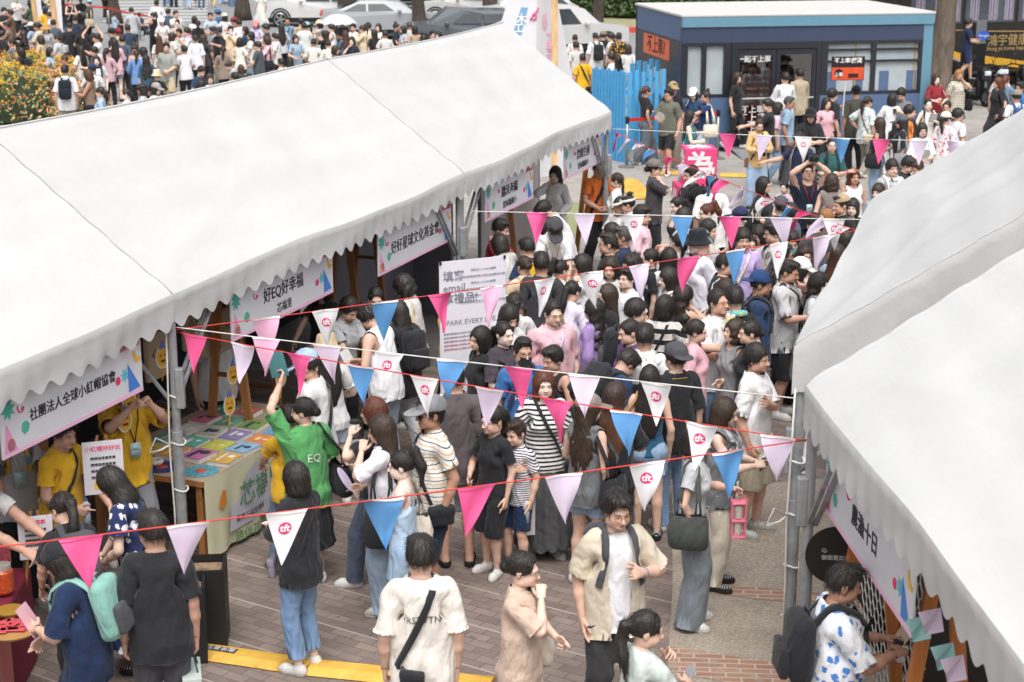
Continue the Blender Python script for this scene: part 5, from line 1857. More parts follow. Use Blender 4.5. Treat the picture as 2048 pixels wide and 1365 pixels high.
# ------------------------------------------------------------------ booth signs under the eaves
BOARD = plain('sign_board', 'dfe0e6', .5, var=.03)
INK = plain('sign_ink', '23252c', .6)
DEC = {k: plain('decor_' + k, c, .6, var=.05) for k, c in dict(teal='52b8a8', pink='ee9ccb', yellow='f2bd3e', green='58b79a', red='e8396f', blue='4b86d8', cyan='63c3d2', rose='f1c2dc').items()}
def wall_pt(px, py, o, d, n, off):
 """The point of the vertical plane (through o along d, shifted off along n) seen at pixel."""
 r = at(px, py, 0) - Vector((0, 0, CAM_H))
 q = o + n * off
 t = ((q.x) * n.x + (q.y) * n.y) / (r.x * n.x + r.y * n.y)
 return Vector((0, 0, CAM_H)) + r * t
def star(n, r1, r2, cx, cz):
 return [(cx + (r1 if i % 2 else r2) * math.cos(math.pi * i / n + .2), cz + (r1 if i % 2 else r2) * math.sin(math.pi * i / n + .2)) for i in range(2 * n)]
def booth_sign(pl, pr, o, d, n, off, main, sub, label, h=.46, logo=True):
 a, b = wall_pt(*pl, o, d, n, off), wall_pt(*pr, o, d, n, off)
 z0 = (a.z + b.z) / 2
 a.z = b.z = z0
 W = (b - a).length
 M = frame_xz(a, b - a)
 e = empty('booth_sign', a, 0, label, 'sign', 'booth name boards under the tent eaves')
 T = Matrix.Translation(-a) @ M
 def slab(nm, out, z, th, m, par=None):
  k = len(out); mb = MB()
  P = [T @ Vector((x, y, z + th)) for x, y in out] + [T @ Vector((x, y, z)) for x, y in out]
  mb.add(P, [tuple(range(k)), tuple(range(2 * k - 1, k - 1, -1))] + [((i + 1) % k, i, k + i, k + (i + 1) % k) for i in range(k)])
  return mb.build(nm, m, par or e)
 bd = slab('board', [(0, 0), (W, 0), (W, h), (0, h)], -.012, .012, BOARD)
 slab('bottom_stripe', [(0, 0), (W, 0), (W, .035), (0, .03)], .0005, .0015, DEC['rose'], bd)
 c = h / .46
 for nm, out, k in (('star_shape', star(8, .045 * c, .085 * c, .09, .34 * c), 'teal'), ('triangle_shape', [(.02, .03), (.17, .03), (.06, .24 * c)], 'pink'), ('lute_shape', star(12, .045, .047, .10, .08), 'yellow'),
                       ('hexagon_shape', star(3, .048, .050, .27, .16 * c), 'green'), ('berry_shape', star(12, .032, .035, W - .34, .17 * c), 'red'), ('sail_shape', [(W - .20, .04), (W - .20, .27 * c), (W - .04, .05)], 'blue'),
                       ('spike_shape', star(7, .03, .062, W - .245, .19 * c), 'cyan'), ('banana_shape', [(W - .10, .36 * c), (W - .07, .29 * c), (W - .01, .28 * c), (W - .03, .25 * c), (W - .09, .25 * c), (W - .125, .33 * c)], 'yellow')):
  slab(nm, out, .002, .0015, DEC[k], bd)
 L = Matrix.Translation(-a) @ M
 s1 = min(.135 * c, (W - .75) / max(1, len(main)) * .98)
 cx = W / 2 - .02
 letter('name_lettering', main, s1 * 1.08, L @ Matrix.Translation((cx, (.26 if sub else .22) * c, .003)), INK, bd, bold=s1 * .008)
 if sub: letter('name_lettering', sub, s1 * .72, L @ Matrix.Translation((cx, .10 * c, .003)), INK, bd)
 x0 = cx - s1 * len(main) * .56 - .07
 sw = MB(); sw.tube([L @ Vector((x0 + .05 * (t - .5) + .022 * math.cos(7 * t + 2), .30 * c + .022 * math.sin(7 * t + 2) - .03 * (t - .5), .004)) for t in [k / 14 for k in range(15)]], .005, 5)
 sw.build('swirl_mark', DEC['red'], bd)
 if logo: letter('event_lettering', '好好說感謝', .052 * c, L @ Matrix.Translation((W - .16, .40 * c, .003)), DEC['red'], bd)
_o = P0
booth_sign((6, 914), (287, 788), _o, LD, LN, .10, '社團法人全球小紅帽協會', '', 'long sign with eleven black characters under the nearest white tent eave')
booth_sign((464, 670), (667, 598), _o, LD, LN, .10, '好EQ好幸福', '芯福里', 'sign with large and small rows of black lettering above the book table')
booth_sign((757, 548), (903, 486), _o, LD, LN, .10, '好好星球文化基金會', '', 'sign with nine black characters above the grey booth partition')
booth_sign((971, 440), (1066, 402), _o, LD, LN, .10, '翻滾海鷗', '雲林縣國小', 'sign half hidden behind the scallops, past the middle tent pole')
booth_sign((1128, 358), (1203, 328), _o, LD, LN, .10, '麗園生國', '雲林縣國小', 'sign at the far end of the row beside the far tent pole')
booth_sign((1648, 1022), (1822, 1272), NA, nd_, nn_, .12, '農漁十日', '', 'sign under the near tent across the lane above the man in the flowered shirt', .46, False)
# ------------------------------------------------------------------ the blue bus booth
def bus():
 A, B, Cc = at(1358, 305), at(1852, 291), at(1264, 256)
 X = (B - A).normalized(); W = (B - A).length
 D = (Cc - A).length
 M = Matrix.Translation(A) @ Matrix((X, Vector((-X.y, X.x, 0)), Vector((0, 0, 1)))).transposed().to_4x4()
 e = empty('bus_booth', A, math.atan2(X.y, X.x), 'blue bus-shaped exhibition booth with double glass doors and a white roof', 'booth')
 Hh = 2.86
 U = lambda px: (px - 1358) / 494 * W
 Zz = lambda py: Hh * (303 - py) / (303 - 38)
 blue = plain('bus_blue', '566d8f', .5, var=.05); navy = plain('bus_navy', '3b4660', .5, var=.06); teal = plain('bus_teal', '6793a8', .5, var=.05)
 blk = plain('bus_black', '2a2c33', .4, var=.1); grey = plain('bus_window_grey', 'b4bdc2', .2, var=.25, vscale=.8); whit = plain('bus_roof', 'c6c4c1', .7, var=.05)
 red = plain('exhibit_red', '7a2a2c', .7, var=.3, vscale=3)
 def bx(nm, x0, x1, z0, z1, y0, y1, m, par=None):
  mb = MB(); mb.box(((x0 + x1) / 2, (y0 + y1) / 2, (z0 + z1) / 2), (x1 - x0, y1 - y0, z1 - z0))
  return mb.build(nm, m, par or e)
 d0, d1 = U(1455), U(1631)
 w0 = U(1362)
 lo = Zz(196)
 bx('lower_panel', 0, d0, .08, lo, 0, .12, blue); bx('lower_panel', d1, U(1833), .08, lo, 0, .12, blue)
 bx('plinth', 0, W, 0, .08, .03, D, blk)
 bx('upper_panel', 0, U(1833), Zz(88), Zz(57), 0, .12, navy)
 bx('cornice', 0, W, Zz(57), Hh, -.03, .12, teal)
 bx('corner_pillar', U(1833), W, .08, Zz(57), 0, .12, teal)
 bx('side_wall', W - .12, W, .08, Hh, .12, D, teal)
 bx('back_wall', 0, W, .08, Hh, D - .12, D, navy)
 roof = MB(); roof.box((W / 2, D / 2, Hh + .03), (W + .06, D + .06, .06), bev=.02); roof.build('roof', whit, e)
 def window(nm, x0, x1, z0, z1, cols=(), rows=(), m=grey):
  f = MB()
  t = .035
  f.box(((x0 + x1) / 2, .05, z0 + t), (x1 - x0, .10, 2 * t)); f.box(((x0 + x1) / 2, .05, z1 - t), (x1 - x0, .10, 2 * t))
  for x in (x0 + t, x1 - t): f.box((x, .05, (z0 + z1) / 2), (2 * t, .098, z1 - z0 - 4 * t))
  for x in cols: f.box((x, .05, (z0 + z1) / 2), (.10, .096, z1 - z0 - 4 * t))
  for z in rows: f.box(((x0 + x1) / 2, .05, z), (x1 - x0 - 4 * t, .094, .045))
  fo = f.build(nm, blk, e)
  bx('pane', x0 + .03, x1 - .03, z0 + .03, z1 - .03, .07, .085, m, fo)
  return fo
 window('window_frame', 0.0, d0 - .01, lo + .002, Zz(88) - .002, cols=(U(1402), U(1366), U(1445)))
 wf = window('window_frame', d1 + .01, U(1833) - .002, lo + .002, Zz(88) - .002, cols=(U(1736), U(1640)), rows=(Zz(106), Zz(129)))
 for px in (1655, 1708, 1760, 1815):
  s = MB(); s.box((U(px), .058, lo + .27), (.22, .012, .46), bev=.004); s.build('seat_picture', blue, wf)
 for a, b in ((1674, 1728), (1749, 1817)): bx('strip_light', U(a), U(b), Zz(96), Zz(92), .055, .066, whit, wf)
 rail = plain('rail_yellow', 'b79a4e', .4)
 for px in (1701, 1820): bx('hand_pole', U(px) - .012, U(px) + .012, lo + .1, Zz(90), .045, .06, rail, wf)
 fr = MB()
 for x in (d0 + .05, d1 - .05): fr.box((x, .06, Zz(88) / 2 + .04), (.10, .14, Zz(88) - .08))
 fr.box(((d0 + d1) / 2, .06, Zz(88) - .07), (d1 - d0 - .2, .14, .14))
 fr.build('door_frame', blk, e)
 gl = NT('door_glass'); tr = gl.n('ShaderNodeBsdfTransparent'); gs = gl.n('ShaderNodeBsdfGlossy'); mx = gl.n('ShaderNodeMixShader')
 tr.inputs[0].default_value = (.80, .82, .82, 1); gs.inputs['Roughness'].default_value = .03; mx.inputs[0].default_value = .14
 gl.l(tr.outputs[0], mx.inputs[1]); gl.l(gs.outputs[0], mx.inputs[2]); gl.l(mx.outputs[0], gl.t.nodes['Material Output'].inputs['Surface'])
 glass = gl.mat
 zt = Zz(88) - .14
 for x0, x1 in ((d0 + .10, (d0 + d1) / 2 - .005), ((d0 + d1) / 2 + .005, d1 - .10)):
  f = MB(); t = .09
  f.box((x0 + t / 2, .04, zt / 2 + .05), (t, .06, zt - .06)); f.box((x1 - t / 2, .04, zt / 2 + .05), (t, .06, zt - .06))
  f.box(((x0 + x1) / 2, .04, zt - .07), (x1 - x0 - 2 * t, .06, .12)); f.box(((x0 + x1) / 2, .04, .16), (x1 - x0 - 2 * t, .06, .16))
  dr = f.build('door', blk, e)
  bx('glazing', x0 + t, x1 - t, .24, zt - .13, .035, .042, glass, dr)
  bx('push_bar', x0 + .06, x1 - .06, Zz(200), Zz(197), -.05, -.02, whit, dr)
 wht = plain('bus_lettering', 'dcdcdc', .6)
 def lt(nm, body, sz, px, py, y=-.004, m=wht, par=None, bold=0.0):
  return letter(nm, body, sz, frame_xz((U(px), y, Zz(py)), (1, 0, 0)), m, par or e, bold)
 for i, (b, sz, py) in enumerate((('一起不上車', .15, 122), ('不上車', .17, 222), ('不上車', .22, 240), ('不上車', .17, 262))):
  lt('door_lettering', b, sz, 1500, py, .032, bold=.004)
 lt('side_lettering', 'deposit', .16, 1765, 240)
 bx('exhibit_panel', d0 - .3, (d0 + d1) / 2 + .2, .1, 2.3, .45, .53, red); bx('exhibit_panel', (d0 + d1) / 2 + .2, d1 + .5, .1, 2.3, 1.7, 1.78, plain('exhibit_dark', '3c2420', .7))
 for k in range(7): letter('exhibit_lettering', '不上車的人一路好走', .07, frame_xz(((d0 + d1) / 2 - .32, .44, 1.0 + .14 * k), (1, 0, 0)), wht, e)
 def sd(nm, y0, y1, z0, z1, th, m, par=None, z2=None):
  mb = MB(); mb.box((-th / 2, (y0 + y1) / 2, (z0 + z1) / 2), (th, y1 - y0, z1 - z0))
  return mb.build(nm, m, par or e)
 ew = MB(); ew.box((.06, D / 2 + .06, (.08 + Hh) / 2), (.12, D - .12, Hh - .08)); ew = ew.build('end_wall', blue, e)
 sd('windscreen', .15, D - .15, .95, 2.36, .006, plain('bus_print', '3b3d46', .4, var=.25, vscale=.7), ew)
 sd('windscreen_glint', D * .30, D * .72, 1.05, 1.62, .010, grey, ew)
 sd('number_panel', D * .24, D * .80, 1.86, 2.30, .014, plain('led_orange', 'e8734c', .5), ew)
 letter('number_lettering', '不上車?', .40, frame_xz((-.017, D * .52, 2.08), (0, -1, 0)), plain('led_dark', '3a2422', .6), ew, .006, sx=1.15)
 ramp = MB(); ramp.add([(d0, -.02, .085), (d1, -.02, .085), (d1 + .1, -1.3, .01), (d0 - .1, -1.3, .01)], [(0, 1, 2, 3)])
 ramp.build('ramp', plain('ramp_plate', 'a9aaac', .45, .4, .2, 8), e)
bus()
def coach():
 A = at(1790, 214); B = at(2110, 196)
 X = (B - A).normalized(); L = 10.5
 e = empty('coach', A, math.atan2(X.y, X.x), 'black tour coach with gold lettering and a yellow swoosh behind the parked scooters', 'coach')
 blk = plain('coach_black', '26221f', .25, var=.12); dk = plain('coach_glass', '49535a', .12, var=.5, vscale=1.2); gold = plain('coach_gold', 'b89a66', .4, .3); yel = plain('coach_yellow', 'd9a534', .4)
 body = MB(); body.box((L / 2, 1.25, 1.75), (L, 2.5, 2.7), bev=.12); body.build('body', blk, e)
 ppm = (px_of(A + X * 1) - px_of(A))
 U = lambda px: (px - 1790) / ppm
 Zc = lambda px, py: wall_pt(px, py, A, X, Vector((-X.y, X.x, 0)), 0).z
 for k in range(6):
  x = .3 + k * 1.7
  w = MB(); w.box((x + .8, -.006, 2.55), (1.58, .012, .92), bev=.005); wo = w.build('window', dk, e)
  for q in (.25, .85, 1.35):
   c = MB(); c.sheet(lambda u, v: (x + q - .1 + .28 * u, -.016 - .008 * math.sin(u * 20), 2.14 + .8 * v), 10, 2); c.build('curtain', plain('coach_curtain', '9d93a6', .8, var=.3, vscale=18), wo)
 for px in (1700, 2260, 2420):
  x = U(px)
  wl = MB(); wl.tube([(x, -.02, .5), (x, .3, .5)], .5, 24); wo = wl.build('wheel', plain('tyre', '1b1b1c', .8), e, smooth=False)
 dd = MB(); x0, x1 = U(1918), U(1966); z0, z1 = .42, Zc(1940, 42); dd.box(((x0 + x1) / 2, -.004, (z0 + z1) / 2), (x1 - x0, .008, z1 - z0)); dr = dd.build('doorway', plain('doorway_shade_paint', '0d0c0c', .8), e)  # flat dark panel: the shade inside the open door is painted on
 f = MB(); f.tube([(x0 + .06, -.03, z0), (x0 + .06, -.03, z1 - .1)], .02, 6); f.build('grab_rail', plain('rail_grey', 'a0a2a4', .3, .8), dr)
 f = MB(); f.box(((x0 + x1) / 2 + .18, -.016, 1.85), (x1 - x0 - .42, .02, .62), bev=.005); f.build('dashboard', plain('dash_grey', '6e7278', .5), dr)
 ov = MB(); ov.lathe([(.19, 0), (.19, .01)], 24, sx=1, sy=.62); Mx = frame_xz(((x0 + x1) / 2 + .24, -.03, Zc(1950, 72)), (1, 0, 0))
 o2 = MB(); o2.add([Mx @ Vector(v) for v in ov.v], ov.f); ob = o2.build('badge', plain('badge_blue', '2b5fc4', .4), e)
 letter('badge_lettering', 'Hongyu', .10, Mx @ Matrix.Translation((0, 0, .013)), plain('badge_white', 'e6e8f2', .5), ob)
 zc = Zc(2010, 82)
 letter('name_lettering', '鴻宇健康驗屋', .33, frame_xz((U(1968), -.008, zc), (1, 0, 0)), gold, e, .001, align='LEFT')
 letter('name_lettering', 'Hong yu home Inspection', .15, frame_xz((U(1968), -.008, Zc(2010, 97)), (1, 0, 0)), gold, e, .002, align='LEFT')
 letter('maker_lettering', '宇通', .22, frame_xz((U(1895), -.008, Zc(1895, 160)), (1, 0, 0)), plain('coach_white', 'cfcfcf', .5), e)
 def st(nm, p, m):
  mb = MB(); q = [(U(a), -.007, Zc(a, b)) for a, b in p]; mb.add(q, [tuple(range(len(q)))]); mb.build(nm, m, e)
 st('swoosh', [(1868, 93), (1915, 107), (1915, 121), (1868, 104)], yel); st('swoosh', [(1966, 112), (2060, 124), (2140, 124), (2140, 133), (2040, 136), (1966, 128)], yel)
 st('trim_line', [(1868, 104), (1915, 121), (1915, 125), (1868, 107)], plain('coach_silver', 'b8bdc4', .3, .5))
 st('trim_line', [(1870, 60), (1916, 60), (1916, 62), (1870, 62)], gold); st('trim_line', [(1968, 62), (2150, 62), (2150, 64), (1968, 64)], gold)
coach()
# ------------------------------------------------------------------ parked cars and scooters
def car(px, foot_y, yaw, col, label, L=4.5, H=1.62, sedan=False, flip=1):
 g = at(px, foot_y)
 e = empty('parked_car', g, math.radians(yaw), label, 'car', 'cars stopped along the road')
 paint = plain('car_' + col, col, .22, .15, .04, 1.0); gls = plain('car_glass', '3a4146', .08, var=.5, vscale=.9); tyre = plain('tyre', '1b1b1c', .8)
 rim = plain('rim', 'b4b7ba', .3, .8); dark = plain('car_trim', '202226', .6)
 h1 = L / 2
 if sedan: prof = [(-h1, .38), (-h1 + .02, .72), (-h1 + .25, .86), (-h1 + 1.2, .98), (-.55, 1.38), (.1, H), (.95, H - .03), (1.75, 1.10), (h1 - .1, 1.02), (h1, .80), (h1, .38)]
 else: prof = [(-h1, .40), (-h1, .78), (-h1 + .15, .95), (-h1 + 1.15, 1.06), (-.55, 1.55), (.0, H), (1.45, H - .02), (h1 - .30, 1.15), (h1 - .02, 1.02), (h1, .80), (h1, .40)]
 wid = .91
 n = len(prof)
 mb = MB()
 rows = [(-wid, .0), (-wid * .995, 1.0), (-wid * .6, 1.012), (0, 1.02), (wid * .6, 1.012), (wid * .995, 1.0), (wid, .0)]
 P = []
 for y, k in rows:
  for x, z in prof:
   t = max(0, (z - 1.0) / (H - 1.0))
   yy = y * (1 - .20 * t)
   P.append((x * flip, yy, z if k or z < .9 else z))
 F = []
 for i in range(len(rows) - 1):
  for j in range(n):
   F.append((i * n + j, i * n + (j + 1) % n, (i + 1) * n + (j + 1) % n, (i + 1) * n + j))
 F += [tuple(range(n)), tuple(range(6 * n + n - 1, 6 * n - 1, -1))]
 mb.add(P, F); mb.build('body', paint, e)
 tz = lambda z: 1 - .20 * max(0, (z - 1.0) / (H - 1.0))
 top, bot = H - .13, 1.06
 for s in (-1, 1):
  a = [(-.62 + .25, bot), (.02, top), (.62, top), (.62, bot)], [(.70, bot), (.70, top), (1.35 if not sedan else 1.0, top), (1.75 if not sedan else 1.55, bot)], [(-h1 + 1.35, bot), (-.50, 1.42), (-.42, bot)]
  for w in a[:2]:
   m = MB(); m.add([(x * flip, s * (wid * tz(z) + .006), z) for x, z in w], [(0, 1, 2, 3)]); m.build('side_window', gls, e)
 for x0, z0, x1, z1, nm in ((-h1 + 1.22, 1.03, -.12, H - .05, 'windscreen'), ((h1 - .34) if not sedan else 1.72, 1.16, 1.42 if not sedan else 1.02, H - .06, 'rear_window')):
  m = MB(); o = -.02 if nm == 'windscreen' else .02
  m.add([((x0 + o) * flip, -.74, z0 + .03), ((x0 + o) * flip, .74, z0 + .03), ((x1 + o) * flip, .62, z1 + .03), ((x1 + o) * flip, -.62, z1 + .03)], [(0, 1, 2, 3)]); m.build(nm, gls, e)
 for x in (-h1 + .88, h1 - .85):
  for s in (-1, 1):
   m = MB(); m.tube([(x * flip, s * .70, .34), (x * flip, s * .925, .34)], .34, 24); w = m.build('wheel', tyre, e)
   r = MB()
   for k in range(5):
    th = k * 2 * math.pi / 5; r.bar((x * flip, s * .93, .34), (x * flip + .23 * math.cos(th), s * .93, .34 + .23 * math.sin(th)), .07, .02, (0, 1, 0))
   r.tube([(x * flip + .24 * math.cos(i * .3142), s * .93, .34 + .24 * math.sin(i * .3142)) for i in range(20)], .018, 6, closed=True)
   r.build('rim', rim, w)
   a = MB(); a.tube([(x * flip + .40 * math.cos(t), s * .915, .36 + .40 * math.sin(t)) for t in [math.pi * i / 12 for i in range(13)]], .035, 6); a.build('wheel_arch', dark, e)
 for s in (-1, 1):
  m = MB(); m.box(((-h1 + .06) * flip, s * .66, .80), (.22, .36, .13), bev=.03); m.build('headlight', plain('lamp_clear', 'd5dade', .1), e)
  m = MB(); m.box(((h1 - .05) * flip, s * .68, .95), (.16, .34, .12), bev=.03); m.build('tail_light', plain('lamp_red', 'c23a34', .2), e)
  m = MB(); m.box((-.55 * flip, s * .98, 1.08), (.14, .20, .13), bev=.04); m.build('wing_mirror', paint, e)
 m = MB(); m.box(((-h1 + .0) * flip, 0, .58), (.06, 1.3, .30), bev=.02); gr = m.build('grille', dark, e)
 m = MB(); m.box(((-h1 - .04) * flip, 0, .48), (.02, .42, .15)); m.build('number_plate', plain('plate', 'd9dad8', .5), e)
 m = MB(); m.box((0, 0, .30), (L - .5, 1.7, .2)); m.build('underside', dark, e)
car(632, 52, 4, 'dcdcda', 'white SUV stopped by the forked street trees, its tail light lit red', 4.55, 1.68)
car(770, 76, 5, 'a9acaf', 'silver sedan behind the woman with the white parasol', 4.8, 1.45, True, -1)
car(940, 48, 4, 'd8d8d6', 'white sedan whose bonnet points at the slim tree trunk', 4.7, 1.48, True)
car(1045, 62, 5, 'd6d7d7', 'white hatchback behind the forked tree trunk', 4.3, 1.56)
car(925, 106, 4, '5c6268', 'dark grey estate car just above the tent ridge', 4.6, 1.50)
car(1118, 108, 28, 'd0d0cf', 'white SUV with a black grille beside the white fabric tower', 4.5, 1.70, False, -1)
car(700, 5, 4, 'd9dadb', 'white car on the far carriageway behind the silver sedan', 4.6, 1.5, True)
car(150, -2, 6, '9a8f84', 'taupe car passing beyond the crosswalk', 4.5, 1.5, True)
def scooter(px, py, yaw, label):
 g = at(px, py)
 e = empty('motor_scooter', g, math.radians(yaw), label, 'scooter', 'scooters parked by the coach')
 blk = plain('scooter_black', '2a2b2e', .25, .1); gr = plain('scooter_grey', '6d7175', .4, .2); tyre = plain('tyre', '1b1b1c', .8)
 for y in (-.62, .60):
  m = MB(); m.tube([(.22 * math.cos(i * .3142) * 0, y + .21 * math.cos(i * .3142), .24 + .21 * math.sin(i * .3142)) for i in range(20)], .055, 8, closed=True); w = m.build('wheel', tyre, e, smooth=True)
  h = MB(); h.tube([(-.05, y, .24), (.05, y, .24)], .12, 14); h.build('hub', gr, w)
 m = MB(); m.prism([(-.17, .30), (.17, .30), (.20, .72), (.10, .98), (-.10, .98), (-.20, .72)], -.46, -.36); m.build('leg_shield', blk, e)
 m = MB(); m.box((0, -.52, .82), (.30, .22, .34), bev=.08); m.build('front_cowl', blk, e)
 m = MB(); m.box((0, -.64, .86), (.18, .06, .12), bev=.025); m.build('headlight', plain('lamp_clear', 'd5dade', .1), e)
 m = MB(); m.box((0, -.08, .30), (.30, .50, .08), bev=.02); m.build('footboard', gr, e)
 m = MB(); m.box((0, .45, .55), (.30, .62, .34), bev=.10); m.build('tail_fairing', blk, e)
 m = MB(); m.box((0, .38, .78), (.28, .66, .12), bev=.05); m.build('seat', plain('scooter_seat', '1d1c1c', .7), e)
 m = MB(); m.tube([(-.34, -.34, 1.04), (-.12, -.44, 1.00), (.12, -.44, 1.00), (.34, -.34, 1.04)], .018, 8); m.build('handlebar', tyre, e)
 m = MB(); m.tube([(0, -.46, 1.0), (0, -.62, .26)], .035, 8); m.build('fork', gr, e)
 for s in (-1, 1):
  m = MB(); m.tube([(s * .22, -.40, 1.02), (s * .30, -.42, 1.22)], .008, 6); m.box((s * .32, -.42, 1.28), (.12, .02, .09), bev=.009); m.build('mirror', blk, e)
for px, py, yaw, lb in ((1948, 208, 12, 'dark scooter nearest the tree trunk, headlight facing the crowd'), (1985, 204, 8, 'dark scooter second from the tree trunk in the parked row'), (2025, 202, 14, 'dark scooter at the frame edge end of the parked row'), (2062, 200, 10, 'dark scooter partly cut off behind the man with the grey cap')):
 scooter(px, py, yaw, lb)
# ------------------------------------------------------------------ blue picket fence, barrier posts, pink cubes, fabric tower
def fence():
 blue = plain('fence_blue', '55abe0', .55, var=.08)
 A, B, C_, D_ = at(1182, 313), at(1250, 326), at(1330, 321), at(1318, 288)
 e = empty('picket_fence', B, 0, 'bright blue picket fence of tall flat slats beside the bus booth', 'fence')
 for p, q, n in ((A, B, 11), (B, C_, 6), (at(1255, 300), D_, 5)):
  d = (q - p).normalized(); L = (q - p).length
  nr = Vector((-d.y, d.x, 0))
  for i in range(n):
   t = (i + .5) / n
   c = p + (q - p) * t - B
   m = MB(); hgt = 1.86 + (.04 if i % 2 else 0)
   m.box((c.x, c.y, hgt / 2), (L / n * (.72 if n > 6 else .58), .025, hgt), rz=math.atan2(d.y, d.x)); m.build('slat', blue, e)
  r = MB()
  for z in (.35, 1.45): r.bar(p - B + nr * .03 + Vector((0, 0, z)), q - B + nr * .03 + Vector((0, 0, z)), .03, .08)
  r.build('rail', blue, e)
fence()
def posts(group, pts, tape, label):
 steel = plain('barrier_steel', '9b9b98', .35, .6); red = plain('tape_red', 'd8332f', .5); blk = plain('barrier_head', '222325', .5)
 for i, p in enumerate(pts):
  e = empty('barrier_post', p, 0, label[i], 'barrier post', group)
  m = MB(); m.tube([(0, 0, .03), (0, 0, .92)], .032, 12); m.build('pole', steel, e, smooth=True)
  m = MB(); m.lathe([(.17, 0), (.17, .02), (.04, .05)], 18); m.build('base', steel, e)
  m = MB(); m.lathe([(.04, .90), (.045, .93), (.045, 1.02), (.03, 1.04)], 12); m.build('head', blk, e)
  if i in tape:
   q = pts[i + 1] - p
   m = MB(); m.add([(0, .0, .93), tuple(q * .5 + Vector((0, 0, .90))), tuple(q + Vector((0, 0, .93))), tuple(q + Vector((0, 0, 1.0))), tuple(q * .5 + Vector((0, 0, .97))), (0, 0, 1.0)], [(0, 1, 4, 5), (1, 2, 3, 4)])
   m.build('belt', red, e, fix=False)
posts('barrier posts by the bus booth', [at(1253, 335), at(1345, 322), at(1434, 318)], (0, 1), ['steel belt post against the blue picket fence', 'steel belt post hidden behind the man in the olive polo', 'steel belt post beside the woman in the navy shirt with white collar'])
posts('barrier posts by the crosswalk', [at(100, 52), at(219, 66), at(281, 82), at(330, 88)], (0, 1, 2), ['steel belt post half hidden by the far timber frame', 'steel belt post beside the seated man in pale blue', 'steel belt post behind the seated woman in white', 'steel belt post beside the standing man in white'])
def pink_cubes():
 pk = plain('cube_pink', 'e4457f', .6, var=.06); wh = plain('cube_white', 'ecebeb', .6)
 g = at(1393, 462)
 for z0, s, hgt, ch, dx, dy, rz, lb in ((.80, .52, .60, '為', 0, 0, .06, 'pink display cube with a large white character, on top of the other pink block'), (0, .62, .80, '你', -.06, -.02, .12, 'pink display block carrying the cube with the large white character')):
  e = empty('display_cube', (g.x + dx, g.y + dy, z0), rz, lb, 'display cube', 'pink display cubes')
  m = MB(); m.box((0, 0, hgt / 2), (s, s, hgt), bev=.006); m.build('box', pk, e)
  letter('front_lettering', ch, s * .95, frame_xz((0, -s / 2 - .002, hgt * .48), (1, 0, 0)), wh, e, .012)
  letter('side_lettering', ch, s * .95, frame_xz((-s / 2 - .002, 0, hgt * .48), (0, -1, 0)), wh, e, .012)
  if z0: letter('top_lettering', ch, s * .8, frame_xz((0, 0, hgt + .002), (1, 0, 0), (0, 1, 0)), wh, e, .012)
pink_cubes()
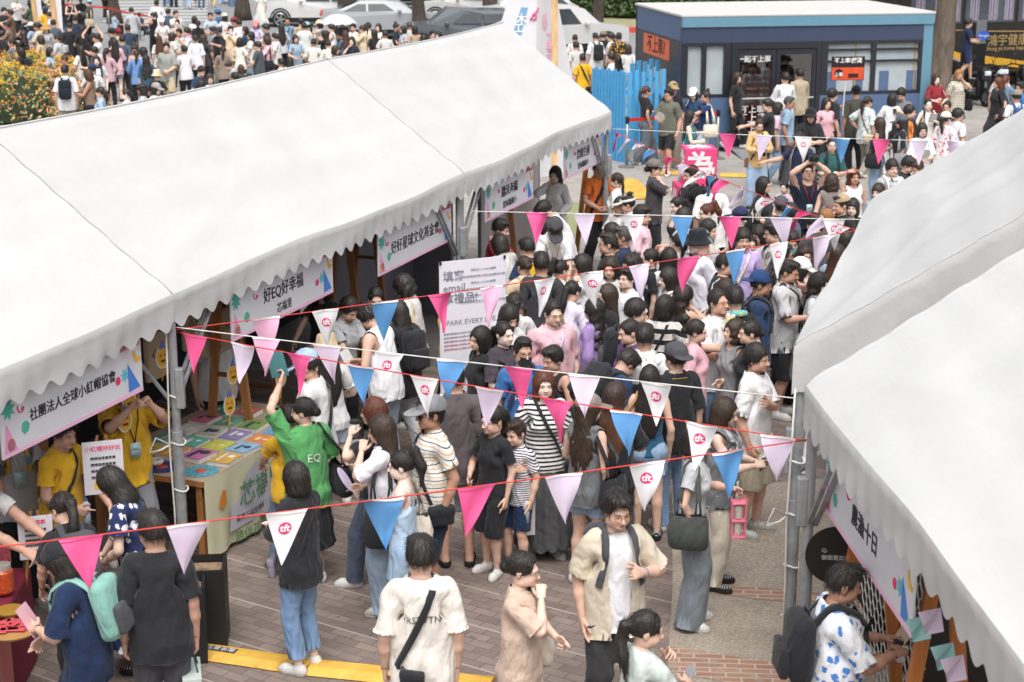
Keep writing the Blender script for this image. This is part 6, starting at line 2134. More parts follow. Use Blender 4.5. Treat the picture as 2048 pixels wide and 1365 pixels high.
def tower():
 y = 33.0
 ap = at_y(1078, -190, y)
 L_, R_ = at(905, 345), at(1180, 340)
 Bk = (L_ + R_) / 2 + Vector((.2, 2.2, 0)); Fm = (L_ * .42 + R_ * .58) + Vector((0, -.9, 0))
 g = (L_ + R_) / 2
 e = empty('fabric_tower', g, 0, 'tall white fabric tower with a timber post and pale printed shapes beyond the tent ridge', 'banner')
 fab = plain('tower_fabric', 'dfdfe4', .7, var=.03)
 for p, q in ((L_, Fm), (Fm, R_), (R_, Bk), (Bk, L_)):
  m = MB(); m.sheet(lambda u, v: (p.lerp(q, u)).lerp(ap, v) - g + (Vector((0, 0, 1)) * .0), 4, 8); m.build('fabric_panel', fab, e)
 po = MB(); a = at_y(1109, 128, Fm.y - .25); b = at_y(1109, -200, Fm.y + .3)
 dv = (b - a).normalized(); po.bar(a - dv * (a.z / dv.z) - g, b - g, .17, .12); po.build('timber_post', m_wood('post', 'd2ab78'), e)
 nl = (Fm - L_).cross(ap - L_).normalized()
 if nl.y > 0: nl = -nl
 def onp(px, py, off=.012):
  r = at(px, py, 0) - Vector((0, 0, CAM_H)); t = ((L_ - Vector((0, 0, CAM_H))).dot(nl)) / r.dot(nl)
  return Vector((0, 0, CAM_H)) + r * t + nl * off - g
 m = MB(); m.add([onp(1043, 15), onp(1056, 16), onp(1041, 72), onp(1027, 66)], [(0, 1, 2, 3)]); m.build('blue_print', plain('print_blue', '79add6', .7), e)
 o = onp(1044, 40, .02)
 xv = (onp(1050, 40) - onp(1040, 40));
 letter('print_lettering', '木', .22, frame_xz(o, xv, onp(1046, 30) - onp(1042, 44)), plain('print_white', 'ecedf0', .7), e, .006)
 letter('print_lettering', '工', .20, frame_xz(onp(1038, 58, .02), xv, onp(1046, 30) - onp(1042, 44)), plain('print_white', 'ecedf0', .7), e, .006)
 sw = [onp(*p, .016) for p in ((1061, 40), (1068, 30), (1075, 22), (1078, 16))]
 m = MB(); m.tube(sw, .018, 6); m.tube([onp(1069 + 4 * math.cos(t), 34 + 6 * math.sin(t), .016) for t in [i * .52 for i in range(12)]], .018, 6, closed=True); m.build('pink_swirl', plain('print_pink', 'e46aa0', .7), e)
 nr = (R_ - Fm).cross(ap - Fm).normalized(); nr = nr if nr.y < 0 else -nr
 def onr(px, py, off=.012):
  r = at(px, py, 0) - Vector((0, 0, CAM_H)); t = ((Fm - Vector((0, 0, CAM_H))).dot(nr)) / r.dot(nr)
  return Vector((0, 0, CAM_H)) + r * t + nr * off - g
 m = MB(); m.add([onr(1089 + 4.5 * math.cos(t), 44 + 17 * math.sin(t)) for t in [i * .4189 for i in range(15)]], [tuple(range(15))]); m.build('rose_print', plain('print_rose', 'ecb6d3', .7), e)
 for k, ch in enumerate('日會'):
  letter('rose_lettering', ch, .42, frame_xz(onr(1095, 86 + 20 * k, .012), (1, .2, 0)), plain('print_rose', 'ecb6d3', .7), e, .006)
tower()
def timber(px, top, foot, label):
 g = at(px, foot)
 e = empty('timber_post', g, 0, label, 'timber post', 'timber posts of the far booths')
 m = MB(); m.bar((0, 0, 0), (-.25, 0, 3.4), .17, .14); m.build('beam', m_wood('post', 'd2ab78'), e)
 m = MB(); m.box((.02, .02, 2.1), (.20, .02, 2.2)); m.build('banner_strip', plain('tower_fabric', 'dfdfe4', .7, var=.03), e)
timber(82, 0, 108, 'pale timber post behind the flower bush, thinner and farther')
timber(123, 0, 128, 'pale timber post behind the flower bush, next to the man in the black shirt')
# ------------------------------------------------------------------ the email poster, booth partitions, tables and goods
def poster():
 a, b = at(878, 527, 1.95), at(1010, 510, 1.97)
 X = (b - a); W = X.length; X.z = 0; X.normalize()
 e = empty('standing_poster', (a.x, a.y, 0), math.atan2(X.y, X.x), 'white standing poster asking for emails in exchange for a gift', 'poster')
 t = NT('poster_print'); o = t.obj(); n = t.noise(o, 1.6, 3, .5); n.node.inputs['Distortion'].default_value = 1.5
 t.l(t.ramp(n, [(.25, lin('d6d9e4')), (.42, lin('e3e3ea')), (.55, lin('e6dfe8')), (.68, lin('d9e2ec')), (.8, lin('e6e4ea'))]), t.b.inputs['Base Color'])
 m = MB(); m.box((W / 2, 0, 1.04), (W, .012, 1.84)); bd = m.build('board', t.done(None, .4), e)
 ink = plain('poster_ink', '8b8c98', .6); tiny = plain('poster_small_ink', 'a9a7b4', .6); pk = plain('poster_pink', 'c98a9e', .6)
 def lt(body, sz, x, z, mm=ink, al='LEFT', b=0): letter('lettering', body, sz, frame_xz((x, -.008, z), (1, 0, 0)), mm, bd, b, align=al)
 lt('填寫', .115, .035, 1.80, b=.002); lt('email', .115, .035, 1.685, b=.001); lt('拿禮品!', .115, .035, 1.57, b=.002)
 lt('SPARK EVERY LIFE.', .072, .035, 1.33); lt('CHANGE THE WORLD.', .072, .035, .83); lt('THE WORLD', .072, .2, .45)
 for k in range(6): lt('好好星球培育孩子用生命的教育計畫' if k % 2 else '填表加入小NPO組織', .030, W * .66, 1.85 - k * .065, tiny, 'CENTER')
 for k in range(5): lt('星球計畫協會以女孩與人群的故事為起點', .024, .04, 1.22 - k * .04, tiny if k < 2 else pk)
 for i, c in enumerate(('5d5f7c', '6b5a78', '7a6a86')):
  q = MB(); x = W * (.60 + .12 * i); q.box((x, -.007, 1.02), (.10, .002, .16), bev=.0009); q.lathe([(.034, 0), (.034, .002)], 12);
  q2 = MB(); q2.box((x, -.007, 1.02), (.085, .002, .17)); q2.add([frame_xz((x, -.0075, 1.135), (1, 0, 0)) @ Vector((.034 * math.cos(k * .524), .04 * math.sin(k * .524), 0)) for k in range(12)], [tuple(range(12))])
  q2.build('printed_figure', plain('print_fig' + c, c, .6, var=.3, vscale=30), bd)
 st = MB()
 for s in (.05, W - .05): st.bar((s, .02, 0), (s, .02, 1.9), .02, .02); st.bar((s, .02, .9), (s, .45, 0), .02, .02)
 st.build('stand', plain('barrier_head', '222325', .5), e)
 for x in (.01, W - .01): q = MB(); q.box((x, -.012, 1.95), (.02, .02, .035)); q.build('clip', plain('barrier_head', '222325', .5), e)
poster()
def partition(p, q, h, col, label, z0=0.0):
 d = q - p
 e = empty('booth_partition', (p.x, p.y, z0), math.atan2(d.y, d.x), label, 'partition', 'booth partitions')
 m = MB(); m.box((d.length / 2, 0, h / 2), (d.length, .03, h)); m.build('panel', plain('panel_' + col, col, .7, var=.05), e)
 f = MB()
 for x in (.01, d.length - .01): f.box((x, -.002, h / 2), (.04, .045, h + .01))
 f.build('edge_frame', plain('panel_frame', '8d8f94', .5, .3), e)
_in = lambda px, py, off: wall_pt(px, py, P0, LD, LN, off)
def depth_pt(px, off, z=0.0):
 """Ground point on the plane off metres inside the tent row, in photo column px."""
 q = wall_pt(px, 700, P0, LD, LN, off); return Vector((q.x, q.y, z))
partition(depth_pt(640, 1.9), depth_pt(905, 1.9), 2.05, '8f909c', 'grey partition behind the woman in white with wavy hair')
partition(depth_pt(905, 1.2), depth_pt(915, 1.2) + LN * .6, 2.0, '85868f', 'narrow grey partition end beside the middle pole')
partition(depth_pt(960, .9), depth_pt(1075, 1.4), 1.95, 'b5b2b0', 'pale partition with pinned photos past the middle pole')
partition(depth_pt(-250, 2.6), depth_pt(600, 3.15), 2.35, '2b2b2f', 'dark partition at the back of the nearest booths')  # added back wall, made long and tall to stop light entering from behind
_pp = depth_pt(1010, 1.10, 1.35)
e_ = empty('pinned_photo', _pp, math.atan2(LD.y, LD.x) - .25, 'photo print of a smiling man pinned on the pale partition', 'photo')
m = MB(); m.box((0, -.05, 0), (.42, .012, .34)); bd_ = m.build('print', plain('photo_blue', '49618f', .5, var=.5, vscale=7), e_)
for x, z, r, c in ((-.06, .03, .075, 'c79a80'), (.12, .08, .045, 'c79a80')):
 m = MB(); m.add([frame_xz((x, -.058, z), (1, 0, 0)) @ Vector((r * math.cos(k * .524), r * 1.25 * math.sin(k * .524), 0)) for k in range(12)], [tuple(range(12))]); m.build('printed_face', plain('photo_face', c, .6), bd_)
_pp = depth_pt(1002, 1.05, 1.72)
e_ = empty('note_card', _pp, math.atan2(LD.y, LD.x) - .25, 'small rust coloured note card pinned above the photo', 'card')
m = MB(); m.box((0, -.05, 0), (.40, .012, .26)); m.build('card', plain('card_rust', 'b98a78', .7), e_)
letter('card_lettering', '翻滾海洋', .07, frame_xz((0, -.058, .05), (1, 0, 0)), INK, e_)
def book_table():
 C1, C2, C4 = at(405, 965, .75), at(540, 888, .75), at(243, 944, .75)
 X = (C2 - C1); W = X.length; X.normalize()
 Y = (C4 - C1); Dp = 1.15; Y = (Y - X * Y.dot(X)).normalized()
 g = Vector((C1.x, C1.y, 0))
 P = lambda x, y, z: C1 * 1 + X * x + Y * y + Vector((0, 0, z - .75)) - g
 W = 2.1
 e = empty('book_table', g, 0, 'wooden book table with a brown runner and a printed cream cloth hanging in front', 'table')
 wd = m_wood('booth', 'a5703f')
 def slab(mb, x0, x1, y0, y1, z0, z1):
  mb.add([P(x, y, z) for z in (z0, z1) for y in (y0, y1) for x in (x0, x1)], [(0, 2, 3, 1), (4, 5, 7, 6), (0, 1, 5, 4), (2, 6, 7, 3), (0, 4, 6, 2), (1, 3, 7, 5)])
  return mb
 slab(MB(), 0, W, 0, Dp, .70, .745).build('tabletop', wd, e)
 for x in (.06, W - .06):
  for y in (.06, Dp - .06): slab(MB(), x - .03, x + .03, y - .03, y + .03, 0, .70).build('leg', wd, e)
 slab(MB(), .02, W - .02, .03, .06, .60, .70).build('apron', wd, e)
 cm = plain('table_cloth_cream', 'd5d3b4', .8, var=.06)
 mb = MB(); mb.sheet(lambda u, v: P(u * W, -.012 - .02 * math.sin(u * 23) * v - .012 * math.sin(u * 51 + 1) * v, .748 - .70 * v), 40, 8); cl = mb.build('hanging_cloth', cm, e, smooth=True, fix=False)
 mb = MB(); mb.sheet(lambda u, v: P(u * W, Dp * v - .012, .750), 4, 4); mb.build('runner', plain('runner_brown', 'a8947f', .85, var=.08), e, fix=False)
 fr = Matrix.Translation(-g) @ frame_xz(C1, X)
 lv = plain('cloth_lilac', 'c9c8d4', .8)
 def onc(out, m, nm, o=.016):
  mb = MB(); mb.add([P(x, -.012 - .02 * math.sin(x / W * 23) * (.75 - z) / .7 - o, z) for x, z in out], [tuple(range(len(out)))]); mb.build(nm, m, cl, fix=False)
 onc([(.35, .18), (1.25, .16), (1.25, .50), (1.1, .62), (.95, .50), (.80, .70), (.62, .62), (.52, .44), (.38, .40)], lv, 'heart_print', .018)
 onc([(.20, .54), (.25, .60), (.30, .58), (.30, .47), (.24, .44), (.17, .47)], plain('cloth_orange', 'e08a3a', .8), 'orange_heart', .02)
 gr = plain('cloth_green', '5c8f63', .8)
 V, F = text_mesh('芯福里', .27, 0, .006)
 for nm, body, sz, cx, cz, mm in (('cloth_lettering', '芯福里', .24, .86, .44, gr), ('cloth_lettering', '臺灣芯福里情緒教育推廣協會', .062, .85, .26, plain('cloth_ink', '4b4d55', .8)), ('cloth_lettering', '陪伴孩子的幸福存款', .115, .95, .09, gr)):
  V, F = text_mesh(body, sz, 0, sz * .008)
  q = MB(); q.add([P(cx + v.x, -.012 - .02 * math.sin((cx + v.x) / W * 23) * (.75 - cz - v.y) / .7 - .026, cz + v.y) for v in V], F); q.build(nm, mm, cl, fix=False)
 rg = random.Random(5)
 cols = ['cfa656', '8fb6d2', 'd98a58', '6fa3c4', 'cc79a6', 'c9cf5a', '8c86b8', '7d9c56', 'e6a052', '6fbfa6', 'b8b4a4', '74b393', 'cc726a', 'd9c470', '59a7b8', 'd8d6d0', 'cf6f8e', '3f9a8f']
 names = ['ochre', 'sky blue', 'orange', 'blue', 'magenta', 'lime', 'violet', 'olive green', 'amber', 'mint', 'grey', 'green', 'red', 'yellow', 'teal', 'white', 'rose', 'sea green']
 k = 0
 rows = [(.50, .10, 4), (.50, .36, 4), (.50, .62, 5), (.50, .88, 5)]
 for x0, y0, n in rows:
  for i in range(n):
   x = x0 + i * .30 + rg.uniform(-.01, .01);
   if k >= 18: break
   th = .012 + .03 * rg.random()
   M = Matrix.Translation(P(x, y0, .753) + g) @ Matrix((X, Y, Vector((0, 0, 1)))).transposed().to_4x4() @ Matrix.Rotation(rg.gauss(0, .05), 4, 'Z')
   eb = empty('picture_book', M.translation, 0, f'{names[k]} picture book lying in the rows on the book table', 'book', 'picture books on the book table')
   eb.matrix_world = M
   m = MB(); m.box((0, 0, th / 2), (.25, .20, th)); m.build('pages', plain('book_pages', 'e6e4de', .8), eb)
   m = MB(); m.box((0, 0, th + .002), (.258, .206, .004)); m.build('cover', plain('cover_' + cols[k], cols[k], .4, var=.1), eb)
   m = MB(); q_ = rg.uniform(-.03, .03); m.box((q_, .05 - abs(q_), th + .0045), (rg.uniform(.06, .20), rg.uniform(.02, .05), .001)); m.lathe([(rg.uniform(.02, .05), th + .0042), (.018, th + .0052)], 12, (rg.uniform(-.06, .06), -.035, 0)); m.build('cover_print', plain('cover_print' + str(k % 3), ('f0ede4', '3c4a5a', 'f4d9a0')[k % 3], .5, var=.3, vscale=40), eb)
   k += 1
 for nm, x, y, lb, c in (('sticker_wheel', .22, .16, 'round multicoloured feelings wheel at the table corner', '5a9fb0'), ('sticker_wheel', .18, .52, 'navy patterned paper wheel under the tape roll', '39427c')):
  ew = empty(nm, P(x, y, .752) + g, 0, lb, 'paper wheel', 'paper wheels on the book table')
  m = MB(); m.lathe([(.15, 0), (.15, .004)], 28); m.build('disc', plain('wheel_' + c, c, .5, var=.5, vscale=26), ew)
  m = MB(); m.lathe([(.05, .0042), (.05, .006)], 18); m.build('hub_print', plain('wheel_hub', 'c9544a', .5, var=.3, vscale=40), ew)
 et = empty('tape_roll', P(.20, .60, .757) + g, 0, 'roll of white tape on the brown runner', 'tape')
 m = MB(); m.tube([(.05 * math.cos(i * .314), .05 * math.sin(i * .314), .03) for i in range(20)], .022, 8, closed=True); m.build('roll', plain('tape_white', 'dcdad4', .5), et, smooth=True)
book_table()
def goods_rack():
 """wooden frames of the booths"""
 wd = m_wood('booth', 'a5703f'); dk = m_wood('booth_dark', '7d5431')
 def frame(px, off, lean, label, h=2.05, sp=.55, shelf=True):
  g = depth_pt(px, off)
  e = empty('wooden_stand', g, math.atan2(LD.y, LD.x), label, 'wooden frame', 'wooden booth frames')
  for s in (-1, 1):
   m = MB(); m.bar((0, s * sp * .5, 0), (0, s * .06, h), .07, .045); m.build('leg', wd, e)
  m = MB(); m.bar((0, -sp * .33, .62), (0, sp * .33, .62), .06, .03); m.bar((0, -sp * .2, 1.2), (0, sp * .2, 1.2), .05, .03); m.build('crossbar_frame', dk, e)
  return e
 for px, off, lb in ((100, .55, 'wooden frame leg in front of the yellow shirt under the nearest sign'), (238, .62, 'wooden frame with hanging paper faces beside the long sign'), (455, .55, 'wooden frame with hanging paper faces by the book table'), (512, 1.1, 'wooden frame behind the row of pale pink pennants'),
      (690, .7, 'wooden frame beside the grey partition'), (738, 1.5, 'wooden frame inside the booth behind the young man in the sleeveless top'), (1183, .45, 'wooden frame at the far end of the tent row'), (1000, 1.2, 'wooden frame behind the pale partition')):
  frame(px, off, 0, lb)
 for px, off in ((1748, .35), (1900, .35)):
  q = wall_pt(px, 1000, NA, nd_, nn_, off); g = Vector((q.x, q.y, 0))
  e = empty('wooden_stand', g, math.atan2(nd_.y, nd_.x), 'wooden frame leaning behind the man in the flowered shirt' if px == 1748 else 'wooden frame behind the netting at the near tent', 'wooden frame', 'wooden booth frames')
  for s in (-1, 1):
   m = MB(); m.bar((0, s * .28, 0), (0, s * .04, 2.0), .075, .05); m.build('leg', m_wood('cedar', 'b56f35'), e)
  m = MB(); m.bar((0, -.2, .7), (0, .2, .7), .06, .03); m.build('crossbar_frame', m_wood('cedar', 'b56f35'), e)
 yl = plain('face_yellow', 'e8b238', .6); wht = plain('face_white', 'efece6', .6); bl = plain('face_blue', '6a77c9', .6); ink = plain('face_ink', '6d3a22', .6)
 for px, py, lb in ((258, 800, 'yellow paper face hanging in front of the volunteer taking a photo'), (250, 842, 'yellow paper face hanging lower, beside the lanyard card'), (466, 748, 'yellow paper face with an open mouth by the booth frame'), (459, 810, 'yellow paper face hanging lowest on the booth frame'), (325, 715, 'yellow paper face hanging behind the steel pole'), (562, 755, 'yellow paper face beside the white cap')):
  p = wall_pt(px, py, P0, LD, LN, .42)
  e = empty('hanging_charm', p, math.atan2(LD.y, LD.x) - .3, lb, 'paper decoration', 'paper faces hanging in the booths')
  def disc(r, rx, y, m, nm, cx=0, cz=0):
   mb = MB(); mb.add([(cx + r * rx * math.cos(k * .449), y, cz + r * math.sin(k * .449)) for k in range(14)], [tuple(range(14))]); mb.build(nm, m, e, fix=False)
  disc(.10, .74, 0, wht, 'backing'); disc(.085, .72, -.004, yl, 'face_disc')
  mb = MB(); mb.box((0, -.007, -.03), (.05, .002, .02)); mb.box((-.022, -.007, .02), (.014, .002, .014)); mb.box((.022, -.007, .02), (.014, .002, .014)); mb.build('face_print', ink, e)
  mb = MB(); mb.prism([(-.035, .075), (.035, .075), (.0, .15)], -.006, -.003); mb.build('hat', bl, e)
  mb = MB(); mb.tube([(0, -.002, -.09), (-.02, -.002, -.20)], .006, 6); mb.build('string', yl, e)
 for px, py, lb in ((385, 640, 'beige printed tote bag hanging highest behind the pole'), (420, 655, 'beige tote bag with a heart print hanging by the pole'), (312, 700, 'beige tote bag hanging behind the brace'), (445, 650, 'beige tote bag hanging beside the sign')):
  p = wall_pt(px, py, P0, LD, LN, .75)
  e = empty('hanging_tote', p, math.atan2(LD.y, LD.x), lb, 'tote bag', 'tote bags hanging in the booth')
  m = MB(); m.box((0, 0, -.05), (.34, .06, .42), bev=.025); m.build('bag', plain('tote_beige', 'b39f88', .85, var=.1), e)
  m = MB(); m.tube([(-.09, -.01, .16), (-.07, 0, .34), (.07, 0, .34), (.09, -.01, .16)], .010, 6); m.build('handle', plain('tote_beige', 'b39f88', .85, var=.1), e)
  letter('tote_print', '心 EQ', .09, frame_xz((0, -.033, -.02), (1, 0, 0)), plain('tote_ink', '7a5a48', .8), e)
goods_rack()
def front_stall():
 """the table with the wine red cloth and sweets, bottom left"""
 c = at(-10, 1215, .74)
 e = empty('stall_table', (c.x - .35, c.y - .3, 0), .05, 'stall table under a wine red cloth at the nearest booth', 'table')
 m = MB(); m.box((0, 0, .37), (.9, 2.0, .74), bev=.03); m.build('tablecloth', plain('cloth_wine', '7c1f38', .8, var=.15), e)
 m = MB(); m.box((.455, -.1, .33), (.012, .7, .56)); m.build('pink_poster', plain('poster_coral', 'e08683', .6), e)
 for px, py, lb, c_, s in ((25, 1265, 'round wooden tray of folded red packets', 'b98d58', .17), (20, 1225, 'gold dish beside the wooden tray', 'b8923c', .10)):
  g = at(px, py, .75)
  d = empty('tray', g, 0, lb, 'tray', 'trays on the wine red stall')
  m = MB(); m.lathe([(s * .9, 0), (s, .02), (s * .96, .02)], 24); m.build('dish', plain('tray_' + c_, c_, .4, .3 if s < .15 else 0), d)
 rg = random.Random(3)
 for i in range(7):
  g = at(5 + 14 * (i % 4) , 1245 + 14 * (i // 4), .785)
  d = empty('red_packet', g, rg.uniform(0, 3), 'folded coral red packet on the wooden tray', 'packet', 'red packets on the tray')
  m = MB(); m.box((0, 0, 0), (.12, .05, .012), bev=.004); m.build('packet', plain('packet_red', 'd4545f', .5, var=.2), d)
 for px, py, lb, c_ in ((2, 1130, 'clear jar of red and pink beads', 'd86a7a'), (8, 1185, 'orange knitted pouch behind the gold dish', 'c8562e')):
  g = at(px, py, .76)
  d = empty('jar', g, 0, lb, 'jar', 'goods on the wine red stall')
  m = MB(); m.lathe([(.06, 0), (.075, .02), (.075, .16), (.06, .18)], 16); m.build('jar_body', plain('jar_' + c_, c_, .3, var=.6, vscale=60), d)
  m = MB(); m.lathe([(.062, .18), (.062, .21)], 16); m.build('lid', plain('jar_lid', 'c9c4bc', .4, .4), d)
 for px, py, z, w, h, lb, ti in ((72, 1075, 1.02, .24, .32, 'small wooden easel with a printed card beside the woman with the ponytail', 'b'), (207, 935, 1.25, .30, .42, 'white printed leaflet board behind the woman in the flowered dress', 'a')):
  g = at(px, py, z)
  d = empty('card_stand', g, math.radians(18), lb, 'card stand', 'card stands on the stall')
  m = MB(); m.box((0, 0, 0), (w, .012, h)); bd = m.build('card', plain('card_white', 'dcd9df', .5, var=.04), d)
  letter('card_lettering', '小紅帽好好玩' if ti == 'a' else '衛教遊戲', w * .15, frame_xz((0, -.008, h * .36), (1, 0, 0)), DEC['red'], bd)
  for k in range(4): letter('card_lettering', '請掃描填寫表單', w * .09, frame_xz((0, -.008, h * (.18 - .12 * k)), (1, 0, 0)), INK, bd)
  m = MB(); m.box((0, -.008, -h * .33), (w * .5, .002, h * .14)); m.build('card_picture', DEC['yellow' if ti == 'a' else 'green'], bd)
  m = MB()
  for s in (-1, 1): m.bar((s * w * .42, .012, -h * .5 - .25 * (ti == 'b')), (s * w * .1, .02, h * .6), .018)
  m.build('easel', m_wood('booth', 'a5703f'), d)
front_stall()
# black cartons beside the table cloth
for px, py, w, d_, h, rz, lb in ((418, 1278, .30, .34, .62, .1, 'black carton with its top open, full of cardboard'), (395, 1312, .16, .30, .60, .15, 'narrow black carton with a pale marking in front of the open one')):
 g = at(px, py)
 e = empty('carton', g, rz, lb, 'carton', 'black cartons by the table')
 blk = plain('carton_black', '1e1e1f', .55, var=.25, vscale=3)
 m = MB()
 for c, s in (((-w / 2 + .01, 0, h / 2), (.02, d_, h)), ((w / 2 - .01, 0, h / 2), (.02, d_, h)), ((0, -d_ / 2 + .01, h / 2), (w - .04, .02, h)), ((0, d_ / 2 - .01, h / 2), (w - .04, .02, h)), ((0, 0, .01), (w - .04, d_ - .04, .02))): m.box(c, s)
 m.build('box', blk, e)
 m = MB(); m.box((0, 0, h - .10), (w - .05, d_ - .05, .10), bev=.02); m.tube([(-w / 2 + .03, -.05, h - .03), (w / 2 - .03, -.05, h - .03)], .02, 8); m.build('contents', plain('carton_paper', '8a745a', .8, var=.4, vscale=20), e)
 if w > .2: letter('carton_lettering', '貼', .13, frame_xz((-w * .22, -d_ / 2 - .002, h * .72), (1, 0, 0)), plain('carton_chalk', '5b5b5c', .8), e)
# ------------------------------------------------------------------ yellow cable ramps
def ramp(pts, label, w=.30, tagd=False):
 yl = NT('ramp_yellow'); o = yl.obj(); n = yl.noise(o, 5, 4, .6); wv = yl.n('ShaderNodeTexVoronoi'); yl.l(o, wv.inputs['Vector']); wv.inputs['Scale'].default_value = 26
 c = yl.mix(yl.math('MULTIPLY', yl.math('LESS_THAN', n, .40), .5), yl.ramp(n, [(.3, lin('cf9f3a')), (.7, lin('e3b654'))]), lin('a8823a'))
 yl.l(c, yl.b.inputs['Base Color']); yl.bump(wv.outputs[0], .5, .012)
 MATS.setdefault('ramp', yl.done(None, .6))
 a, b = pts
 d = (b - a).normalized(); L = (b - a).length
 e = empty('cable_ramp', a, math.atan2(d.y, d.x), label, 'cable ramp', 'yellow cable ramps')
 m = MB(); m.add([(x, y, z) for x in (.004, L - .004) for y, z in ((-w / 2, .013), (-w * .22, .05), (w * .22, .05), (w / 2, .013))], [(0, 1, 5, 4), (1, 2, 6, 5), (2, 3, 7, 6), (3, 2, 1, 0), (4, 5, 6, 7)])
 m.build('ramp_body', MATS['ramp'], e)
 if tagd:
  m = MB(); m.box((.40, 0, .0515), (.26, .07, .003)); lb = m.build('tag_plate', plain('ramp_tag', '34343a', .5), e)
  letter('tag_lettering', '注意台階', .06, frame_xz((.40, 0, .0545), (1, 0, 0), (0, 1, 0)), plain('ramp_tag_white', 'd0d0d0', .5), lb)
_r = [at(345, 1297), at(622, 1338), at(985, 1374), at(1300, 1420)]
ramp((_r[0], _r[1]), 'yellow cable ramp with a dark warning tag near the black cartons', .27, True)
ramp((_r[1], _r[2]), 'yellow cable ramp passing behind the man in the cream T-shirt', .27)
ramp((at(1250, 362), at(1292, 400)), 'yellow cable ramp on the grey pavers near the far pole', .5)
ramp((at(1440, 352), at(1520, 354)), 'yellow cable ramp in front of the bus booth doors', .35)
ramp((at(1320, 348), at(1362, 348)), 'yellow cable ramp behind the pink cube', .35)
# ------------------------------------------------------------------ the near stall across the lane: round signs, net, coloured papers
def round_sign(px, py, r, off, yaw, label, body):
 q = wall_pt(px, py, NA, nd_, nn_, off)
 e = empty('round_sign', q, yaw, label, 'sign', 'round black signs at the near stall')
 m = MB(); m.add([(r * math.cos(i * .1745), 0, r * math.sin(i * .1745)) for i in range(36)] + [(r * math.cos(i * .1745), .012, r * math.sin(i * .1745)) for i in range(36)], [tuple(range(35, -1, -1)), tuple(range(36, 72))] + [(i, (i + 1) % 36, 36 + (i + 1) % 36, 36 + i) for i in range(36)])
 m.build('disc', plain('sign_black', '211c1a', .6, var=.1), e)
 for k, b in enumerate(body): letter('sign_lettering', b, r * .19, frame_xz((-r * .48, -.003, r * (.18 - .26 * k)), (1, 0, 0)), plain('sign_white', 'c9c7c4', .6), e, align='LEFT')
 m = MB(); m.tube([(0, .006, r), (0, .006, r + .5)], .004, 5); m.build('string', ROPE['white'], e)
round_sign(1672, 1112, .20, .22, -.1, 'large round black sign with a question in white beside the steel poles', ('Q:', '偏鄉是如何形'))
round_sign(1800, 1262, .23, .95, -.1, 'round black sign lower down behind the netting', ('Q:', '偏鄉孩子'))
_q = wall_pt(1780, 1290, NA, nd_, nn_, .75)
e_ = empty('rope_net', _q, math.atan2(nd_.y, nd_.x), 'white knotted rope net hanging behind the man in the flowered shirt', 'net')
m = MB()
for i in range(14):
 for j in range(16):
  x, z = -.75 + i * .11 + (.055 if j % 2 else 0), .75 - j * .085
  m.tube([(x, 0, z), (x, 0, z - .035)], .005, 4)
  m.tube([(x, 0, z), (x - .055, 0, z + .05)], .005, 4); m.tube([(x, 0, z), (x + .055, 0, z + .05)], .005, 4)
m.build('netting', ROPE['white'], e_)
partition(wall_pt(1705, 1290, NA, nd_, nn_, 1.0) * 1, wall_pt(2010, 1290, NA, nd_, nn_, 1.0) * 1, 1.1, '2a2826', 'dark panel behind the rope net', 0.0)
for px, py, c_, lb in ((1835, 1255, 'T', 'mint paper flag with handwriting under the sign end'), (1885, 1310, 'T', 'mint paper flag lower on the stall string'), (1860, 1240, 'L', 'violet paper flag tucked behind the mint one'), (1905, 1335, 'L', 'violet paper flag nearest the frame edge')):
 q = wall_pt(px, py, NA, nd_, nn_, .10)
 e_ = empty('paper_flag', q, .4, lb, 'paper flag', 'paper flags at the near stall')
 m = MB(); m.add([(-.08, 0, .055), (.085, .03, .04), (.07, -.03, -.065), (.0, .03, -.10), (-.055, -.02, -.015)], [(0, 1, 2, 3, 4)]); m.build('paper', FLAG[c_], e_, fix=False)
# ropes tied to the poles
for A_, lb in ((T3.A + T3.d * .03 + T3.n * .05, 'white guy rope hanging down the leaning steel pole'), (P0 + LD * .05 + LN * .05, 'white rope knotted round the steel pole by the book table')):
 e_ = empty('tied_rope', (A_.x, A_.y, 0), 0, lb, 'rope', 'ropes tied round the tent poles')
 m = MB(); m.tube([(-.055, -.055, .06), (-.05, -.06, .6), (-.062, -.06, 1.1), (-.05, -.055, 1.6), (-.04, -.05, 2.1)], .008, 6)
 for z in (.35, .75, 1.15, 1.55): m.tube([(.058 * math.cos(t), .058 * math.sin(t), z + .01 * math.sin(2 * t)) for t in [i * .52 for i in range(12)]], .008, 6, closed=True)
 m.tube([(-.055, -.06, 1.15), (-.16, -.10, 1.22), (-.22, -.12, 1.10), (-.12, -.10, 1.12), (-.06, -.06, 1.15)], .008, 6); m.build('cord', ROPE['white'], e_, smooth=True)
# ------------------------------------------------------------------ the crowd
CC = dict(wh='dedddc', bk='2a2b2f', gy='8f9094', dg='4c4c51', nv='27324e', cr='e4dac9', be='cbb698', pk='e6b3be', bl='3f6fab', lb='a3bbd6', gn='3f9349', tl='2f666a', br='7b5f50', yl='e3b22f', og='e07838',
          pu='a78cc2', ol='6e705c', rd='a8333b', dn='56708f', dl='a2b6c9', gd='6a747c', lg='b9babd', li='d5c6e2', kh='b9ad92', mg='c8d2cc', tan='cdb5a4', ch='5a5153', ind='1f3050')
CN = dict(wh='white', bk='black', gy='grey', dg='dark grey', nv='navy', cr='cream', be='beige', pk='pink', bl='blue', lb='pale blue', gn='green', tl='teal', br='brown', yl='yellow', og='orange', pu='purple', ol='olive',
          rd='red', dn='denim', dl='light denim', gd='washed grey', lg='light grey', li='lilac', kh='khaki', mg='mint grey', tan='tan', ch='charcoal', ind='indigo')
